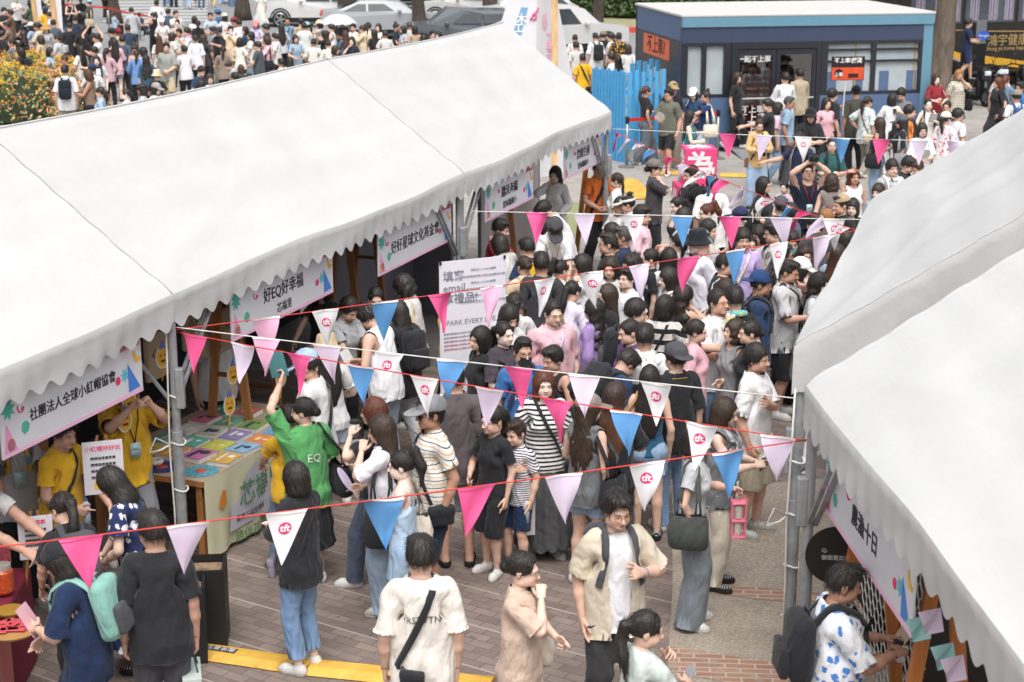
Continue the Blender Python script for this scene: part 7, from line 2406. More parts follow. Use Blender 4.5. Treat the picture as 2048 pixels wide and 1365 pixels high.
TN = dict(tee='T-shirt', over='loose T-shirt', crop='short top', long='jumper', blouse='blouse', shirt='shirt', polo='polo shirt', open='open shirt', tank='sleeveless top', cami='strappy top', vest='sleeveless jacket',
          hoodie='hooded top', jacket='jacket', dress='dress', jersey='jersey', tankdress='sleeveless dress')
HN = dict(short='short hair', crop='cropped hair', messy='tousled hair', slick='slicked hair', bowl='fringed hair', parted='parted hair', bob='bobbed hair', wavybob='wavy hair', bobfringe='bob and fringe', long='long hair',
          longwavy='long wavy hair', longfront='long hair in front', pony='ponytail', highpony='high ponytail', bun='topknot', lowbun='low bun', braid='braid')
PEOPLE = []
THINGS = []
def col(c): return CC.get(c, c)
def cl(s):
 a = s.split(',')
 return (a[0], col(a[1])) + ((a[2],) if len(a) > 2 else ())
def short_label(lb): return lb.replace('person in ', 'one in ', 1)
def held(P, kind, side, c, lb):
 M = P.grip(side)
 o = M.translation.copy()
 Mt = M.copy(); Mt.translation = (0, 0, 0)
 sg = 1
 up = Vector((0, 0, 1))
 who = ' '.join(lb.split()[2:8]).rstrip(',')
 def new(nm, label, cat, grp): return empty(nm, o, 0, ' '.join(label.split()[:16]), cat, grp)
 cm = plain('held_' + c, col(c), .5)
 cname = CN.get(c, 'pale')
 ry = math.radians(P.face)
 F = Vector((math.sin(ry), -math.cos(ry), 0))                # the way the figure faces
 S_ = Vector((math.cos(ry), math.sin(ry), 0))
 if kind == 'phone':
  e = new('phone', f'dark phone in the hand of one in {who}', 'phone', 'phones in hands')
  fr = Matrix((S_, (up * .75 - F * -.65).normalized(), S_.cross((up * .75 + F * .65).normalized()))).transposed().to_4x4()
  m = MB(); m.box((0, .03, 0), (.072, .145, .009), M=fr, bev=.004); m.build('case', cm, e)
  m = MB(); m.box((0, .03, .0052), (.064, .13, .001), M=fr); m.build('screen', plain('phone_screen', '1a1f2a', .1), e)
 elif kind == 'cup':
  e = new('paper_cup', f'{cname} cup held by one in {who}', 'cup', 'cups held in the crowd')
  m = MB(); m.lathe([(.030, -.06), (.041, .055)], 18); m.build('cup', cm, e, smooth=True)
  m = MB(); m.lathe([(.044, .055), (.044, .066), (.036, .070), (.036, .078)], 18); m.build('lid', plain('cup_lid' + ('d' if c == 'wh' else 'l'), '2a2726' if c == 'wh' else 'ece6dc', .4), e)
 elif kind == 'drink':
  e = new('drink_cup', f'clear iced drink held by one in {who}', 'cup', 'cups held in the crowd')
  m = MB(); m.lathe([(.032, -.07), (.046, .07)], 18); m.build('cup', cm, e, smooth=True)
  m = MB(); m.lathe([(.047, .07), (.047, .078)], 18); m.build('lid', plain('cup_liding', 'dfe4e4', .3), e)
  m = MB(); m.tube([(0, 0, .07), (.01, 0, .16)], .006, 6); m.build('straw', plain('straw', 'c9545c', .5), e)
 elif kind == 'bottle':
  e = new('water_bottle', f'plastic bottle held by one in {who}', 'bottle', 'bottles held in the crowd')
  m = MB(); m.lathe([(.030, -.12), (.032, -.02), (.030, .05), (.012, .08)], 16); m.build('bottle', plain('bottle_clear', 'b9cbd6', .1), e, smooth=True)
  m = MB(); m.lathe([(.014, .08), (.014, .10)], 12); m.build('cap', plain('bottle_cap', '3f6fab', .4), e)
 elif kind in ('paper', 'book', 'fan'):
  nm = {'paper': 'leaflet', 'book': 'booklet', 'fan': 'hand_fan'}[kind]
  e = new(nm, f'{cname} {nm.replace("_", " ")} held by one in {who}', nm.replace('_', ' '), 'papers and fans held in the crowd')
  fr = Matrix((S_, (up * .8 + F * .5).normalized(), S_.cross((up * .8 + F * .5).normalized()))).transposed().to_4x4()
  if kind == 'fan':
   m = MB(); m.add([fr @ Vector((.085 * math.cos(t), .13 + .11 * math.sin(t), z)) for z in (-.002, .002) for t in [i * .314 for i in range(20)]], [tuple(range(19, -1, -1)), tuple(range(20, 40))] + [(i, (i + 1) % 20, 20 + (i + 1) % 20, 20 + i) for i in range(20)]); m.build('leaf', cm, e)
   m = MB(); m.bar(fr @ Vector((0, -.05, 0)), fr @ Vector((0, .06, 0)), .014, .006); m.build('handle', plain('fan_handle', 'd8d4cc', .5), e)
  else:
   m = MB(); m.box((0, .06, 0), (.15, .21, .004 if kind == 'paper' else .012), M=fr); pg = m.build('sheet', cm, e)
   m = MB(); m.box((0, .09, .0075 if kind == 'book' else .0035), (.10, .05, .001), M=fr); m.box((0, .02, .0075 if kind == 'book' else .0035), (.11, .03, .001), M=fr); m.build('cover_print', plain('leaf_print', 'c8707c' if c == 'wh' else 'e6ded0', .5), pg)
 elif kind == 'camera':
  e = new('camera', f'black camera held up by one in {who}', 'camera', 'cameras in the crowd')
  o2 = P.headpt((0, -.19, 1.60)) if c == 'bk' else o
  e.location = (P.grip('L').translation + P.grip('R').translation) / 2 + F * .03
  fr = Matrix((S_, -F, up)).transposed().to_4x4()
  m = MB(); m.box((0, 0, 0), (.14, .07, .09), M=fr, bev=.012); m.box((0, 0, .055), (.06, .06, .035), M=fr, bev=.008); m.build('camera_body', cm, e)
  m = MB(); m.tube([F * .03, F * .15], .037, 16); m.build('lens', plain('lens_black', '141416', .25), e)
 elif kind == 'carrier':
  e = new('carrier_bag', f'{cname} carrier bag hanging from the hand of one in {who}', 'bag', 'bags carried in the crowd')
  e.location = o
  fr = Matrix((F, S_, up)).transposed().to_4x4()
  m = MB(); m.prism([(-.15, -.48), (.15, -.48), (.165, -.14), (-.165, -.14)], -.06, .06); m.v = [tuple(fr @ Vector(v)) for v in m.v]; b = m.build('bag', cm, e)
  m = MB()
  for y in (-.04, .04): m.tube([fr @ Vector(v) for v in ((-.07, y, -.14), (-.04, y * .3, .0), (.04, y * .3, .0), (.07, y, -.14))], .006, 6)
  m.build('handle', plain('carrier_handle', '2f4a40', .7), e)
  if c == 'wh': letter('shop_lettering', 'BECKHOME', .032, fr @ frame_xz((0, -.063, -.22), (1, 0, 0)), plain('print_brown', '6b4a44', .6), b);
 elif kind == 'placard':
  e = new('placard', f'black and orange placard on a stick held by one in {who}', 'placard', None)
  fr = Matrix((Vector((1, .1, 0)).normalized(), up, Vector((.1, -1, 0)).normalized())).transposed().to_4x4()
  T = lambda v: fr @ Vector(v)
  m = MB(); m.bar(T((0, -.15, 0)), T((.02, .62, 0)), .03, .02); m.build('stick', plain('stick_white', 'dcdad6', .5), e)
  m = MB(); m.box((.05, .78, .02), (.66, .46, .012), M=fr); bd = m.build('board', plain('placard_black', '1b1a1b', .5), e)
  m = MB(); m.box((.05, .68, .0275), (.64, .24, .002), M=fr); m.build('orange_print', plain('placard_orange', 'd9532c', .5, var=.3, vscale=3), bd)
  wh_ = plain('placard_white', 'e8e6e2', .5)
  letter('placard_lettering', '不上車!展覽', .105, fr @ Matrix.Translation((.05, .93, .0275)), wh_, bd, .003)
  letter('placard_lettering', '上車', .085, fr @ Matrix.Translation((-.13, .66, .0305)), wh_, bd, .002)
  m = MB(); m.box((.16, .64, .0295), (.20, .08, .002), M=fr); m.add([T((-.13 + .085 * math.cos(t), .69 + .085 * math.sin(t), .0293)) for t in [i * .449 for i in range(14)]], [tuple(range(14))]); m.build('dark_print', plain('placard_dark', '3a1512', .5), bd)
 elif kind == 'umbrella':
  e = new('parasol', f'white parasol held over one in {who}', 'parasol', None)
  m = MB(); m.tube([(0, 0, -.1), (.05, 0, .62)], .010, 8); m.build('shaft', plain('barrier_steel', '9b9b98', .35, .6), e)
  m = MB(); k = 8; P_ = [Vector((.05, 0, .68))]
  for r, z in ((.25, .64), (.45, .53), (.56, .40)):
   for i in range(16):
    t = i * math.pi / 8; rr = r * (1 if i % 2 == 0 else .93); P_.append(Vector((.05 + rr * math.cos(t), rr * math.sin(t), z + (.02 if i % 2 else 0) * (r / .56))))
  F_ = [(0, 1 + i, 1 + (i + 1) % 16) for i in range(16)] + [(1 + a * 16 + i, 17 + a * 16 + i, 17 + a * 16 + (i + 1) % 16, 1 + a * 16 + (i + 1) % 16) for a in (0, 1) for i in range(16)]
  m.add(P_, F_); m.build('canopy', plain('parasol_white', 'd9dbe6', .6), e)
 elif kind == 'caddy':
  e = new('drink_carrier', f'pink drink carrier with two cups held by one in {who}', 'drink carrier', None)
  m = MB()
  for z in (-.06, -.20, -.33): m.box((0, 0, z), (.11, .10, .016), bev=.004)
  for x in (-.05, .05): m.box((x, -.04, -.18), (.01, .01, .31)); m.box((x, .04, -.18), (.01, .01, .31))
  m.build('holder', plain('carrier_pink', 'ee7f98', .5), e)
  for z in (-.13, -.265):
   m = MB(); m.lathe([(.028, z - .055), (.038, z + .045), (.040, z + .052)], 16); m.build('cup', plain('cup_milk', 'd9d6c6', .3, var=.3, vscale=30), e)
def scarf(P, c, pat=''):
 mb = MB()
 mb.tube([(.105 * math.sin(t), .02 + .085 * math.cos(t) - .02 * (math.cos(t) < 0), 1.455 - .02 * (1 - math.cos(t))) for t in [i * .349 for i in range(18)]], .032, 8, closed=True)
 for s in (-1, 1): mb.tube([(s * .10, -.06, 1.43), (s * .095, -.15, 1.30), (s * .09, -.155, 1.16)], [.03, .034, .030], 8)
 V = np.array(mb.v)
 P.rig('towel', V, mb.f, weights(V, 'top'), m_cloth(col(c), pat), P.e)
def lanyard(P, c, card='bfe0e4'):
 y = P.torso_r(math.pi, 1.25).y - .006
 mb = MB()
 for s in (-1, 1): mb.tube([(s * .08, .02, 1.462), (s * .085, -.07, 1.43), (s * .05, y * .9, 1.34), (0, y - .004, 1.16)], .006, 6)
 V = np.array(mb.v); P.rig('lanyard', V, mb.f, weights(V, 'top'), plain('lanyard_' + c, col(c), .6), P.e)
 mb = MB(); mb.box((0, y - .012, 1.10), (.09, .004, .125)); mb.box((0, y - .0135, 1.12), (.06, .003, .03)); V = np.array(mb.v)
 P.rig('name_card', V, mb.f, weights(V, 'top'), plain('card_' + card, card, .4, var=.3, vscale=30), P.e)
def wristband(P, side, c):
 j = JL if side == 'L' else JR
 d = j['d']; sg = 1 if side == 'L' else -1
 u = np.array([0, -1., 0]); n = np.array([-sg * A45, 0, -A45])
 mb = MB(); mb.tube([j['sh'] + d * .505 + (u * math.cos(t) + n * math.sin(t)) * .031 for t in [i * .628 for i in range(10)]], .009, 6, closed=True)
 V = np.array(mb.v); W = np.zeros((len(V), 21)); W[:, 6 if side == 'L' else 11] = 1
 P.rig('watch' if c == 'bk' else 'wristband', V, mb.f, W, plain('band_' + c, col(c), .4), P.e)
ZONES = []
def build_row(i, row, far=False, group=None):
 """x y h face | hair colour | top | bottom | options | pose | extras | label"""
 f = [s.strip() for s in row.split('|')]
 x, y, h, face = [float(v) for v in f[0].split()]
 hair, hc = f[1].split(',')
 op = f[4].split()
 fem = 'm' not in op
 kw = {}
 po = {}
 shoe = 'dcdad6' if i % 3 else ('262626' if i % 2 else 'a8a5a0')
 for o in op:
  if o == 'c': kw['child'] = True
  elif o.startswith('g='): kw['glasses'] = o[2:]
  elif o.startswith('k='): kw['mask'] = col(o[2:])
  elif o.startswith('s='): kw['skin_'] = o[2:]
  elif o.startswith('H='): a = o[2:].split(','); kw['hat'] = (a[0], col(a[1])) + tuple(a[2:])
  elif o.startswith('w='): kw['fat'] = float(o[2:])
  elif o.startswith('u='): kw['under'] = ('tee', col(o[2:]))
  elif o.startswith('z='): kw['zbase'] = float(o[2:])
  elif o.startswith('sh='): shoe = o[3:] if o[3:] != '0' else None
 if 'skin_' not in kw: kw['skin_'] = 'babeac'[i % 6] if fem else 'bcbcad'[i % 6]
 for o in f[5].split():
  k, v = o.split('=')
  if k == 'L': po['aL'] = v
  elif k == 'R': po['aR'] = v
  elif k == 'B': po['aL'] = po['aR'] = v
  elif k == 'g': po['legs'] = v
  elif k == 'h': po['head'] = tuple(float(q) for q in v.split(','))
  elif k in ('l', 't', 'd'): po[{'l': 'lean', 't': 'twist', 'd': 'side'}[k]] = float(v)
 if 'legs' not in po: po['legs'] = ('stand', 'weight', 'stand', 'walk')[i % 4] if y > 500 else ('stand', 'weight', 'walk')[i % 3]
 if 'head' not in po:
  r = random.Random(i); po['head'] = (r.uniform(-14, 14), r.uniform(-2, 14), r.uniform(-5, 5))
 top, bot = cl(f[2]), (cl(f[3]) if f[3] != '-' else None)
 lb = f[7]
 P = Person(x, y, h, face, hair, hc, top, bot, shoe=shoe, fem=fem, pose_=po, seed=i, label=lb, group=group or 'visitors crowding the market lane', **kw)
 P.lb, P.x, P.y, P.row, P.far = lb, x, y, f, far
 PEOPLE.append(P)
 for ex in f[6].split():
  a = ex.split(':')
  k = a[0]
  who = ' '.join(lb.split()[2:8]).rstrip(',') if lb else ''
  if k in ('phone', 'cup', 'drink', 'bottle', 'paper', 'book', 'fan', 'camera', 'carrier', 'placard', 'umbrella', 'caddy'): held(P, k, a[1], a[2], lb or 'person in the crowd')
  elif k == 'bp': P.backpack(col(a[1]), col(a[2]) if len(a) > 2 else None, label=f'{CN.get(a[1], "patterned")} backpack on the back of one in {who}', pat=a[3] if len(a) > 3 else '')
  elif k == 'xb': P.crossbody(col(a[1]), col(a[2]), int(a[3]), front=float(a[4]) if len(a) > 4 else .5, label=f'{CN.get(a[2], "small")} crossbody bag worn by one in {who}')
  elif k == 'st': P.crossbody(col(a[1]), col(a[1]), int(a[2]), front=float(a[3]), size=(.16, .05, .11), w=.045, label=f'{CN.get(a[1])} sling bag across one in {who}')
  elif k == 'tote': P.tote(col(a[1]), int(a[2]), label=f'{CN.get(a[1], "pale")} tote bag on the shoulder of one in {who}', pat=a[3] if len(a) > 3 else '')
  elif k == 'hb': P.tote(col(a[1]), int(a[2]), z=.92, size=(.36, .14, .27), label=f'{CN.get(a[1], "dark")} shoulder bag hanging from one in {who}', name='shoulder_bag', sw=.03)
  elif k == 'scarf': scarf(P, a[1], a[2] if len(a) > 2 else '')
  elif k == 'lan': lanyard(P, a[1])
  elif k == 'band': wristband(P, a[1], a[2])
  elif k == 'pr': P.decal(a[2].replace('_', ' '), float(a[3]), float(a[4]), plain('print_ink' + a[5], col(a[5]), .7), back=a[1] == 'b', x=float(a[6]) if len(a) > 6 else 0)
 return P
NEAR = '''
1698 1130 1.70 96|crop,blk|over,eef0f4,f4f86cf|straight,dg|m s=d w=1.08|L=read R=read g=stand h=0,16,0|bp:bk:bk cup:R:wh paper:L:be|person in white shirt with blue flowers and a black backpack under the near tent
840 1075 1.74 186|short,blk|over,e3ddd4|straight,ch|m s=b|L=hang R=hang g=stand h=4,6,0|st:bk:-1:.12 pr:b:©FRSTVTNG!:1.24:.062:bk|person in loose cream T-shirt seen from behind, black sling across his back
1050 1105 1.60 72|lowbun,blk|shirt,tan|wide,be|g=thin s=a|R=mouth L=hold g=stand h=8,10,0|hb:cr:1|person in tan short-sleeved shirt with hand to mouth and messy low bun
1237 985 1.78 14|short,blk|open,d9cdb9|straight,3a3a3c|m g=gold s=b u=ececee|R=hang L=strap g=walk h=6,12,0|phone:R:gy bp:dg:kh band:L:gy|person in open beige shirt over a white T-shirt, wearing round glasses
1298 1222 1.60 128|pony,blk|tee,mg|wide,ch|s=b|L=shoulder R=read g=stand h=-30,12,0|phone:R:gy xb:dg:dg:1:.2|person in mint grey T-shirt with a low ponytail, back to the camera
588 925 1.60 238|bob,blk|over,bk|cuff,5f83ab,d|s=e|L=chest R=chest g=stand h=-6,10,0 t=-8|xb:bk:9a8fa0:-1:.9|person in black T-shirt and turned-up blue jeans with bobbed hair
303 1025 1.74 192|short,blk|shirt,bk|straight,dg|m s=c|L=hang R=hang g=stand h=30,6,0|carrier:R:mg|person in black short-sleeved shirt standing with back to the camera by the stall
105 1090 1.62 262|bob,blk|jersey,ind|straight,ind|m s=b H=capback,bk|L=read R=table l=14 h=0,14,0|bp:88b8ad:dg paper:L:pk|person in navy jersey and black cap leaning over the wine red stall
118 985 1.62 215|pony,blk|tee,bk|slim,bk|s=b|L=table R=table l=16 h=10,12,0|bp:dg:dg|person in black with a long ponytail leaning towards the stall
205 940 1.60 262|longfront,blk|dress,27325a,fd9dbe0|-|s=a w=1.12|L=hold R=table l=20 h=0,16,0|xb:bk:bk:-1:.3|person in navy flowered dress with long black hair bending over the stall
128 838 1.66 60|short,blk|tee,yl|slim,bk|s=c m|L=table R=belly l=8|xb:bk:bk:1:.5 bottle:R:pu|person in yellow T-shirt behind the stall under the long sign
246 748 1.72 35|short,blk|over,yl|straight,gy|m s=c|L=photo R=photo h=0,4,0|lan:bk|person in yellow T-shirt raising both hands to take a picture under the sign
22 800 1.72 25|short,blk|over,lg|straight,bk|m s=c|L=table R=table h=0,10,0|scarf:yl:k3f9fc0 lan:wh|person in pale grey T-shirt with a yellow and blue towel behind the stall
-22 925 1.68 75|short,blk|tee,wh|slim,bk|m s=c|L=reach R=reach l=14|paper:R:wh|person in white reaching across the stall from the frame edge
605 795 1.60 214|lowbun,blk|over,5aa262|skirt,bk|s=b w=1.08|L=up R=hold g=stand h=40,6,0|pr:b:EQ:1.2:.10:wh book:L:tl hb:bk:-1|person in green T-shirt raising her arm beside the book table
574 812 1.50 205|short,blk|tee,yl|straight,dn,d|s=b m|B=table h=0,12,0||person in yellow T-shirt hidden behind the green one at the book table
604 706 1.73 262|short,blk|over,wh|straight,dg|m g=thin s=c H=cap,lb|L=hold R=hold l=6 h=0,16,0|st:bk:-1:.4|person in white T-shirt and pale blue cap at the book table
652 676 1.60 195|long,blk|tee,wh|hot,dl,d|s=a H=straw,be|L=hang R=hold h=10,10,0|tote:cr:1:kb0705c|person in white T-shirt, denim shorts and straw hat, with a printed tote
727 611 1.76 240|messy,blk|tank,e9e9ec|straight,93a3b5,d|m g=thin s=b|L=hold R=read l=14 h=0,26,0|paper:R:wh|person in white sleeveless top looking down at a leaflet by the grey partition
792 602 1.64 222|long,blk|jacket,2a2b2f|straight,lg|s=b|L=hang R=hold l=6 h=6,12,0|bp:bk:bk|person in black jacket with long hair beside the grey partition
797 553 1.66 258|wavybob,blk|over,wh|straight,bk|s=a|L=hang R=table l=8 h=0,24,0|hb:be:1|person in white T-shirt with wavy hair looking down before the grey partition
752 577 1.60 10|lowbun,blk|tee,dg|slim,bk|s=b|B=table h=0,18,0||person in dark grey behind the booth counter facing the lane
704 600 1.62 50|parted,blk|tee,lg|slim,bk|s=b|B=table l=10 h=0,20,0||person in light grey leaning at the back of the booth
747 797 1.62 258|long,aub|tee,bk|straight,ind,d|g=thin s=a|L=drink R=hold h=0,4,0|cup:L:wh|person with auburn hair in black lifting a coffee cup
758 832 1.62 266|long,dkb|over,e6e3ea|wide,7c91a8,d|g=thin s=b|L=mouth R=hold h=0,12,0|tote:bk:1 pr:f:croissant:1.2:.05:og fan:R:li|person in white T-shirt and wide jeans with hand to mouth and glasses
800 902 1.58 262|highpony,blk|cami,b4cbe4|hot,8fabc8,d|s=e|L=cross R=cross h=0,8,0|hb:cr:-1|person in pale blue strappy top with a high ponytail and folded arms
862 797 1.74 302|crop,blk|tee,e9e6e0,t|shorts,222b42|m g=sun s=d H=cap,gy sh=-222222|L=hang R=hang g=weight h=-10,2,0|xb:bk:bk:-1:.55 band:L:bk|person in striped T-shirt, grey cap and sunglasses
905 727 1.76 186|short,blk|over,5f5659|shorts,gy|m s=c sh=-262626|L=hang R=hang g=stand|tote:cr:1:k9fb59a|person in dark taupe T-shirt seen from behind with a white tote
1030 842 1.30 322|crop,dkb|tee,eceaec,s2c3350.24|bermuda,1f3050|m c s=b|R=crossup L=hang g=stand h=-6,10,0|pr:f:GAP:1.19:.13:bl bottle:L:wh|child in blue striped T-shirt and denim shorts with a hand on his chest
985 812 1.45 318|pony,blk|tee,bk|shorts,bk|c g=thin s=b|L=hang R=hold h=-8,6,0||child in black top and glasses behind the boy in stripes
1088 742 1.64 8|bob,aub|tee,ece9e6,s26262a.38|maxi,565759|s=e w=1.1|L=hang R=bag g=stand h=2,2,0|xb:bk:bk:-1:.6 carrier:R:wh|person in black and white striped top and long grey skirt with auburn bob
1178 792 1.62 142|long,dkb|vest,4f5154,d|hot,7f98b0,d|s=b H=cap,8a8078|R=hang L=hold g=stand h=-34,4,0|hb:bk:-1 band:R:pk|person in grey sleeveless jacket and cap with hair down to her waist
1046 676 1.73 14|crop,blk|tee,bl|straight,bk|m g=blk k=bk s=c|L=hang R=hang h=6,4,0|pr:f:HUMAN:1.2:.06:wh bp:nv:nv|person in blue T-shirt wearing a black face mask and glasses
1008 644 1.63 42|pony,blk|over,4b434c|straight,bk|s=e|L=hang R=belly h=4,4,0||person in dark plum T-shirt with a ponytail beside the poster
1022 614 1.62 36|bobfringe,blk|tee,wh|slim,bk|s=b|B=hold h=0,22,0||person with dark fringe looking down behind the plum T-shirt
1108 603 1.73 24|slick,blk|over,e9bcc4|straight,bk|m g=gold s=a w=1.12|L=hang R=hang h=4,10,0|xb:li:wh:1:.3|person in pink T-shirt with slicked-back hair and thin glasses
1104 695 1.42 318|short,blk|tank,2a2b2f|shorts,bk|m c s=c|L=hold R=hang h=-8,10,0||child in black sleeveless top looking down behind the blue pennant
1232 766 1.62 168|long,dye|over,2a2b2f|straight,dg|g=thin s=b|L=hang R=hold g=stand h=-36,4,0||person in black T-shirt with very long dark hair and brown ends
1268 706 1.72 128|short,blk|long,2c3d5e|straight,bk|m s=c|L=table R=table l=46 h=0,4,0|bp:bk:bk|person in navy overshirt bending forward with back arched
1300 732 1.58 176|long,blk|cami,2f5d80|hot,7f9bb8,d|s=b|L=hang R=hang g=stand h=-8,4,0|hb:b08a5c:1|person in blue strappy top with a brown bag seen from behind
1352 690 1.70 194|short,blk|over,2a2b2f|straight,5679a0,d|m s=b H=capback,dg|L=hang R=hang g=stand h=20,2,0|pr:b:———:1.43:.05:yl|person in black T-shirt with yellow trim and dark grey cap
1434 580 1.76 36|slick,blk|over,eaeaec|straight,5b80a8,d|m g=thin s=c|L=drink R=chest g=stand h=10,-4,0|drink:L:e6cf8e lan:be|person in white T-shirt drinking from a plastic cup
1500 642 1.62 272|lowbun,blk|tee,2a2b2f|slim,bk|s=b|L=hang R=hold h=0,4,0||person in black T-shirt with low bun, turned to the man drinking
1472 640 1.60 300|wavybob,dkb|tank,gy|wide,gy|s=b|R=far L=hang h=-10,-4,0|bottle:L:wh|person stretching a bare arm towards the man drinking
1515 690 1.74 62|parted,blk|over,ececee|shorts,b8ad98|m s=c sh=a8a5a0|L=crossup R=hang g=stand h=-4,4,0|cup:R:yl|person in white T-shirt and khaki shorts with a hand on his arm
1454 798 1.62 72|bob,dkb|vest,77797c|straight,cr|s=a u=dedede|L=read R=read g=stand h=0,12,0|phone:R:dg bp:lg:gy|person in grey sleeveless jacket reading a phone, cream trousers
1398 852 1.63 80|bob,blk|crop,c3c5c8|wide,6f7a82,d|s=b|R=pocket L=read g=stand h=0,10,0|hb:4c504c:-1 caddy:L:pk|person in pale grey short top and wide grey jeans with a dark shoulder bag
1582 522 1.74 66|crop,blk|over,cdcdcf|shorts,bk|m g=yel s=c|L=mouth R=chest g=stand h=0,14,0|xb:bk:bk:-1:.4 band:R:pk band:L:bk pr:f:C:1.28:.06:nv:-.07|person in pale grey T-shirt with yellow-sided glasses
1642 547 1.60 68|longwavy,blk|crop,dedee4|straight,dl,d|g=thin s=e|B=hold h=0,14,0|hb:gy:-1|person in white short top with long black hair, beside the white tent edge
1524 546 1.73 84|crop,blk|over,2c3f62|straight,dn,d|m s=d H=capback,2d4876|L=hang R=hang h=0,8,0|bp:bk:bk|person in navy T-shirt wearing a blue cap backwards
1470 574 1.72 186|short,blk|tee,2a2b2f|straight,bk|m s=b|B=hang|scarf:6fc0be:ke0c14a st:bk:1:.1|person with a turquoise towel round the neck seen from behind
1333 592 1.62 162|bob,blk|over,e2ddd6,s2a2a2c.120|straight,bk|s=b|L=hang R=hold h=-30,10,0|xb:bk:bk:-1:.3|person in cream top with black stripes and bobbed hair
1275 600 1.72 82|parted,blk|over,2f5a5c|straight,bk|m g=blk s=b|B=hang h=0,10,0|bp:bk:dg|person in teal T-shirt and black glasses with a backpack strap
1290 650 1.70 172|short,blk|tee,dddddd|straight,dg|m s=c|B=hang h=0,4,0|bp:wh:bk|person with a white and black backpack behind the navy overshirt
1215 570 1.62 284|long,dkb|over,2a2b2f|slim,bk|s=e|L=hang R=hold h=0,2,0||person in black T-shirt with long brown hair in profile
1188 598 1.60 238|longwavy,blk|blouse,a58ac0|slim,bk|s=b|L=hang R=hold h=6,4,0||person in purple blouse with long wavy black hair
1083 506 1.74 182|short,blk|over,3d3d41|straight,bk|m s=c|B=hang h=0,4,0|pr:b:═══:1.38:.05:wh|person in dark knitted vest over a grey collar seen from behind
1147 562 1.64 150|pony,blk|over,ded6e6|straight,bk|s=b|B=hold l=14 h=0,8,0|st:8a7a5c:1:.2|person in white lilac top leaning behind the white pennants
1047 512 1.62 204|lowbun,dkb|over,d9c4a8|straight,bk|s=b|B=hold h=0,14,0|bp:be:br|person in beige top with a low brown ponytail near the poster
1028 585 1.62 190|pony,blk|tee,wh|slim,bk|s=b|B=hold h=0,10,0||person in white with dark tied hair just behind the poster edge
1122 520 1.60 168|highpony,blk|tee,e6e6ea|slim,bk|s=b|B=hold h=-30,10,0|lan:yl|person in white T-shirt with a scrunchie and yellow lanyard
1163 510 1.64 276|bob,blk|tee,e8e8ec|slim,bk|g=thin s=b|L=cheek R=hold h=0,6,0||person in white T-shirt and glasses in profile with tucked hair
1112 446 1.72 8|short,blk|over,e6e6e8|straight,bk|m s=b H=cap,dg|B=table l=20 h=0,26,0|lan:yl|person in white T-shirt and dark grey cap bowing over the stall
1218 467 1.74 264|crop,blk|tee,2a2b2f|straight,bk|m g=thin s=c|B=hang h=0,2,0||person in black T-shirt and thin glasses, cropped hair, in profile
1247 454 1.70 262|crop,gry|polo,2b3550|straight,bk|m s=d|B=hang h=0,2,0|lan:yl|older person in navy polo with yellow trim in profile
1221 517 1.60 345|bob,dkb|tee,e2dfd9|slim,bk|s=b|B=hang h=0,6,0||person in white with a straight bob facing the camera near the lilac pennant
1262 510 1.68 286|messy,blk|tee,2f4a80|straight,bk|m g=thin s=b|B=hold h=0,8,0||person in blue T-shirt with tousled hair and glasses
1257 537 1.60 318|short,blk|tee,e8e8ea|straight,bk|m s=a|B=hang h=-10,-2,0||young person in white T-shirt glancing past the lilac pennant
1220 447 1.58 250|bob,blk|tee,bk|slim,bk|s=b|B=hang||person with dark bob between two men in profile
1299 498 1.60 268|pony,blk|tee,2a2b2f|slim,bk|s=b|B=hang h=0,8,0||person in black T-shirt with a side-swept ponytail in profile
1338 497 1.62 196|long,blk|tee,wh|slim,bk|s=b|B=hold|bp:bk:bk|person in white with long hair and a black backpack seen from behind
1395 466 1.74 308|longwavy,pink|over,e4e2ec|straight,bk|g=thin s=e H=bucket,23282c w=1.1|L=hang R=hang h=-6,2,0|xb:bk:lb:1:.7|person with pink hair and a black bucket hat
1336 537 1.60 288|bobfringe,blk|tank,eae8e6|slim,bk|s=e|B=hang h=-4,6,0||person in white sleeveless top with fringe and reddish ends
1372 572 1.60 150|longwavy,blk|cami,dddbd6|straight,bk|s=b|L=hold R=drink h=-40,16,0|drink:R:b8763c|person with long black hair holding an iced tea
1487 459 1.73 2|bowl,blk|over,c3aede|straight,bk|m s=b|B=hang h=0,4,0|xb:cr:be:1:.3|person in lilac top with a dark fringe facing the camera
1452 507 1.75 74|crop,blk|over,2a2b2f|straight,bk|m g=thin s=c w=1.2|R=hold L=hang h=0,4,0|tote:wh:-1:k4fa6c8|broad person in black T-shirt with a white printed bag
1418 441 1.70 62|parted,blk|shirt,d6d0c4|straight,bk|m s=b|B=hold h=0,6,0||smiling person in cream shirt behind the pink pennant
1406 464 1.62 4|short,blk|tee,lg|straight,bk|m s=b H=cap,78918c|B=hang||person in a sage green cap behind the bucket hat
1412 408 1.62 282|highpony,aub|tee,wh|straight,bk|g=thin s=a|L=read R=read h=0,10,0|paper:L:wh|person with auburn ponytail smiling in profile
1480 417 1.60 262|pony,blk|tee,bk|slim,bk|s=b H=cap,2f3558|B=hold||person in a navy cap with tied dark hair
1424 352 1.73 186|short,blk|over,e9e8e6|straight,bk|m s=c|B=hang|pr:b:——:1.42:.05:yl|person in white T-shirt with yellow collar behind the windblown pennants
1383 333 1.75 292|short,blk|shirt,232327|straight,bk|m g=thin s=b|L=hang R=hang|bp:bk:bk|person in black shirt and glasses in front of the pink cube
1308 322 1.66 82|lowbun,blk|over,47444a|straight,bk|s=b H=cap,77736d|R=cheek L=hang h=0,0,0|fan:R:wh hb:cr:1|person in charcoal T-shirt and grey cap with a round paper fan
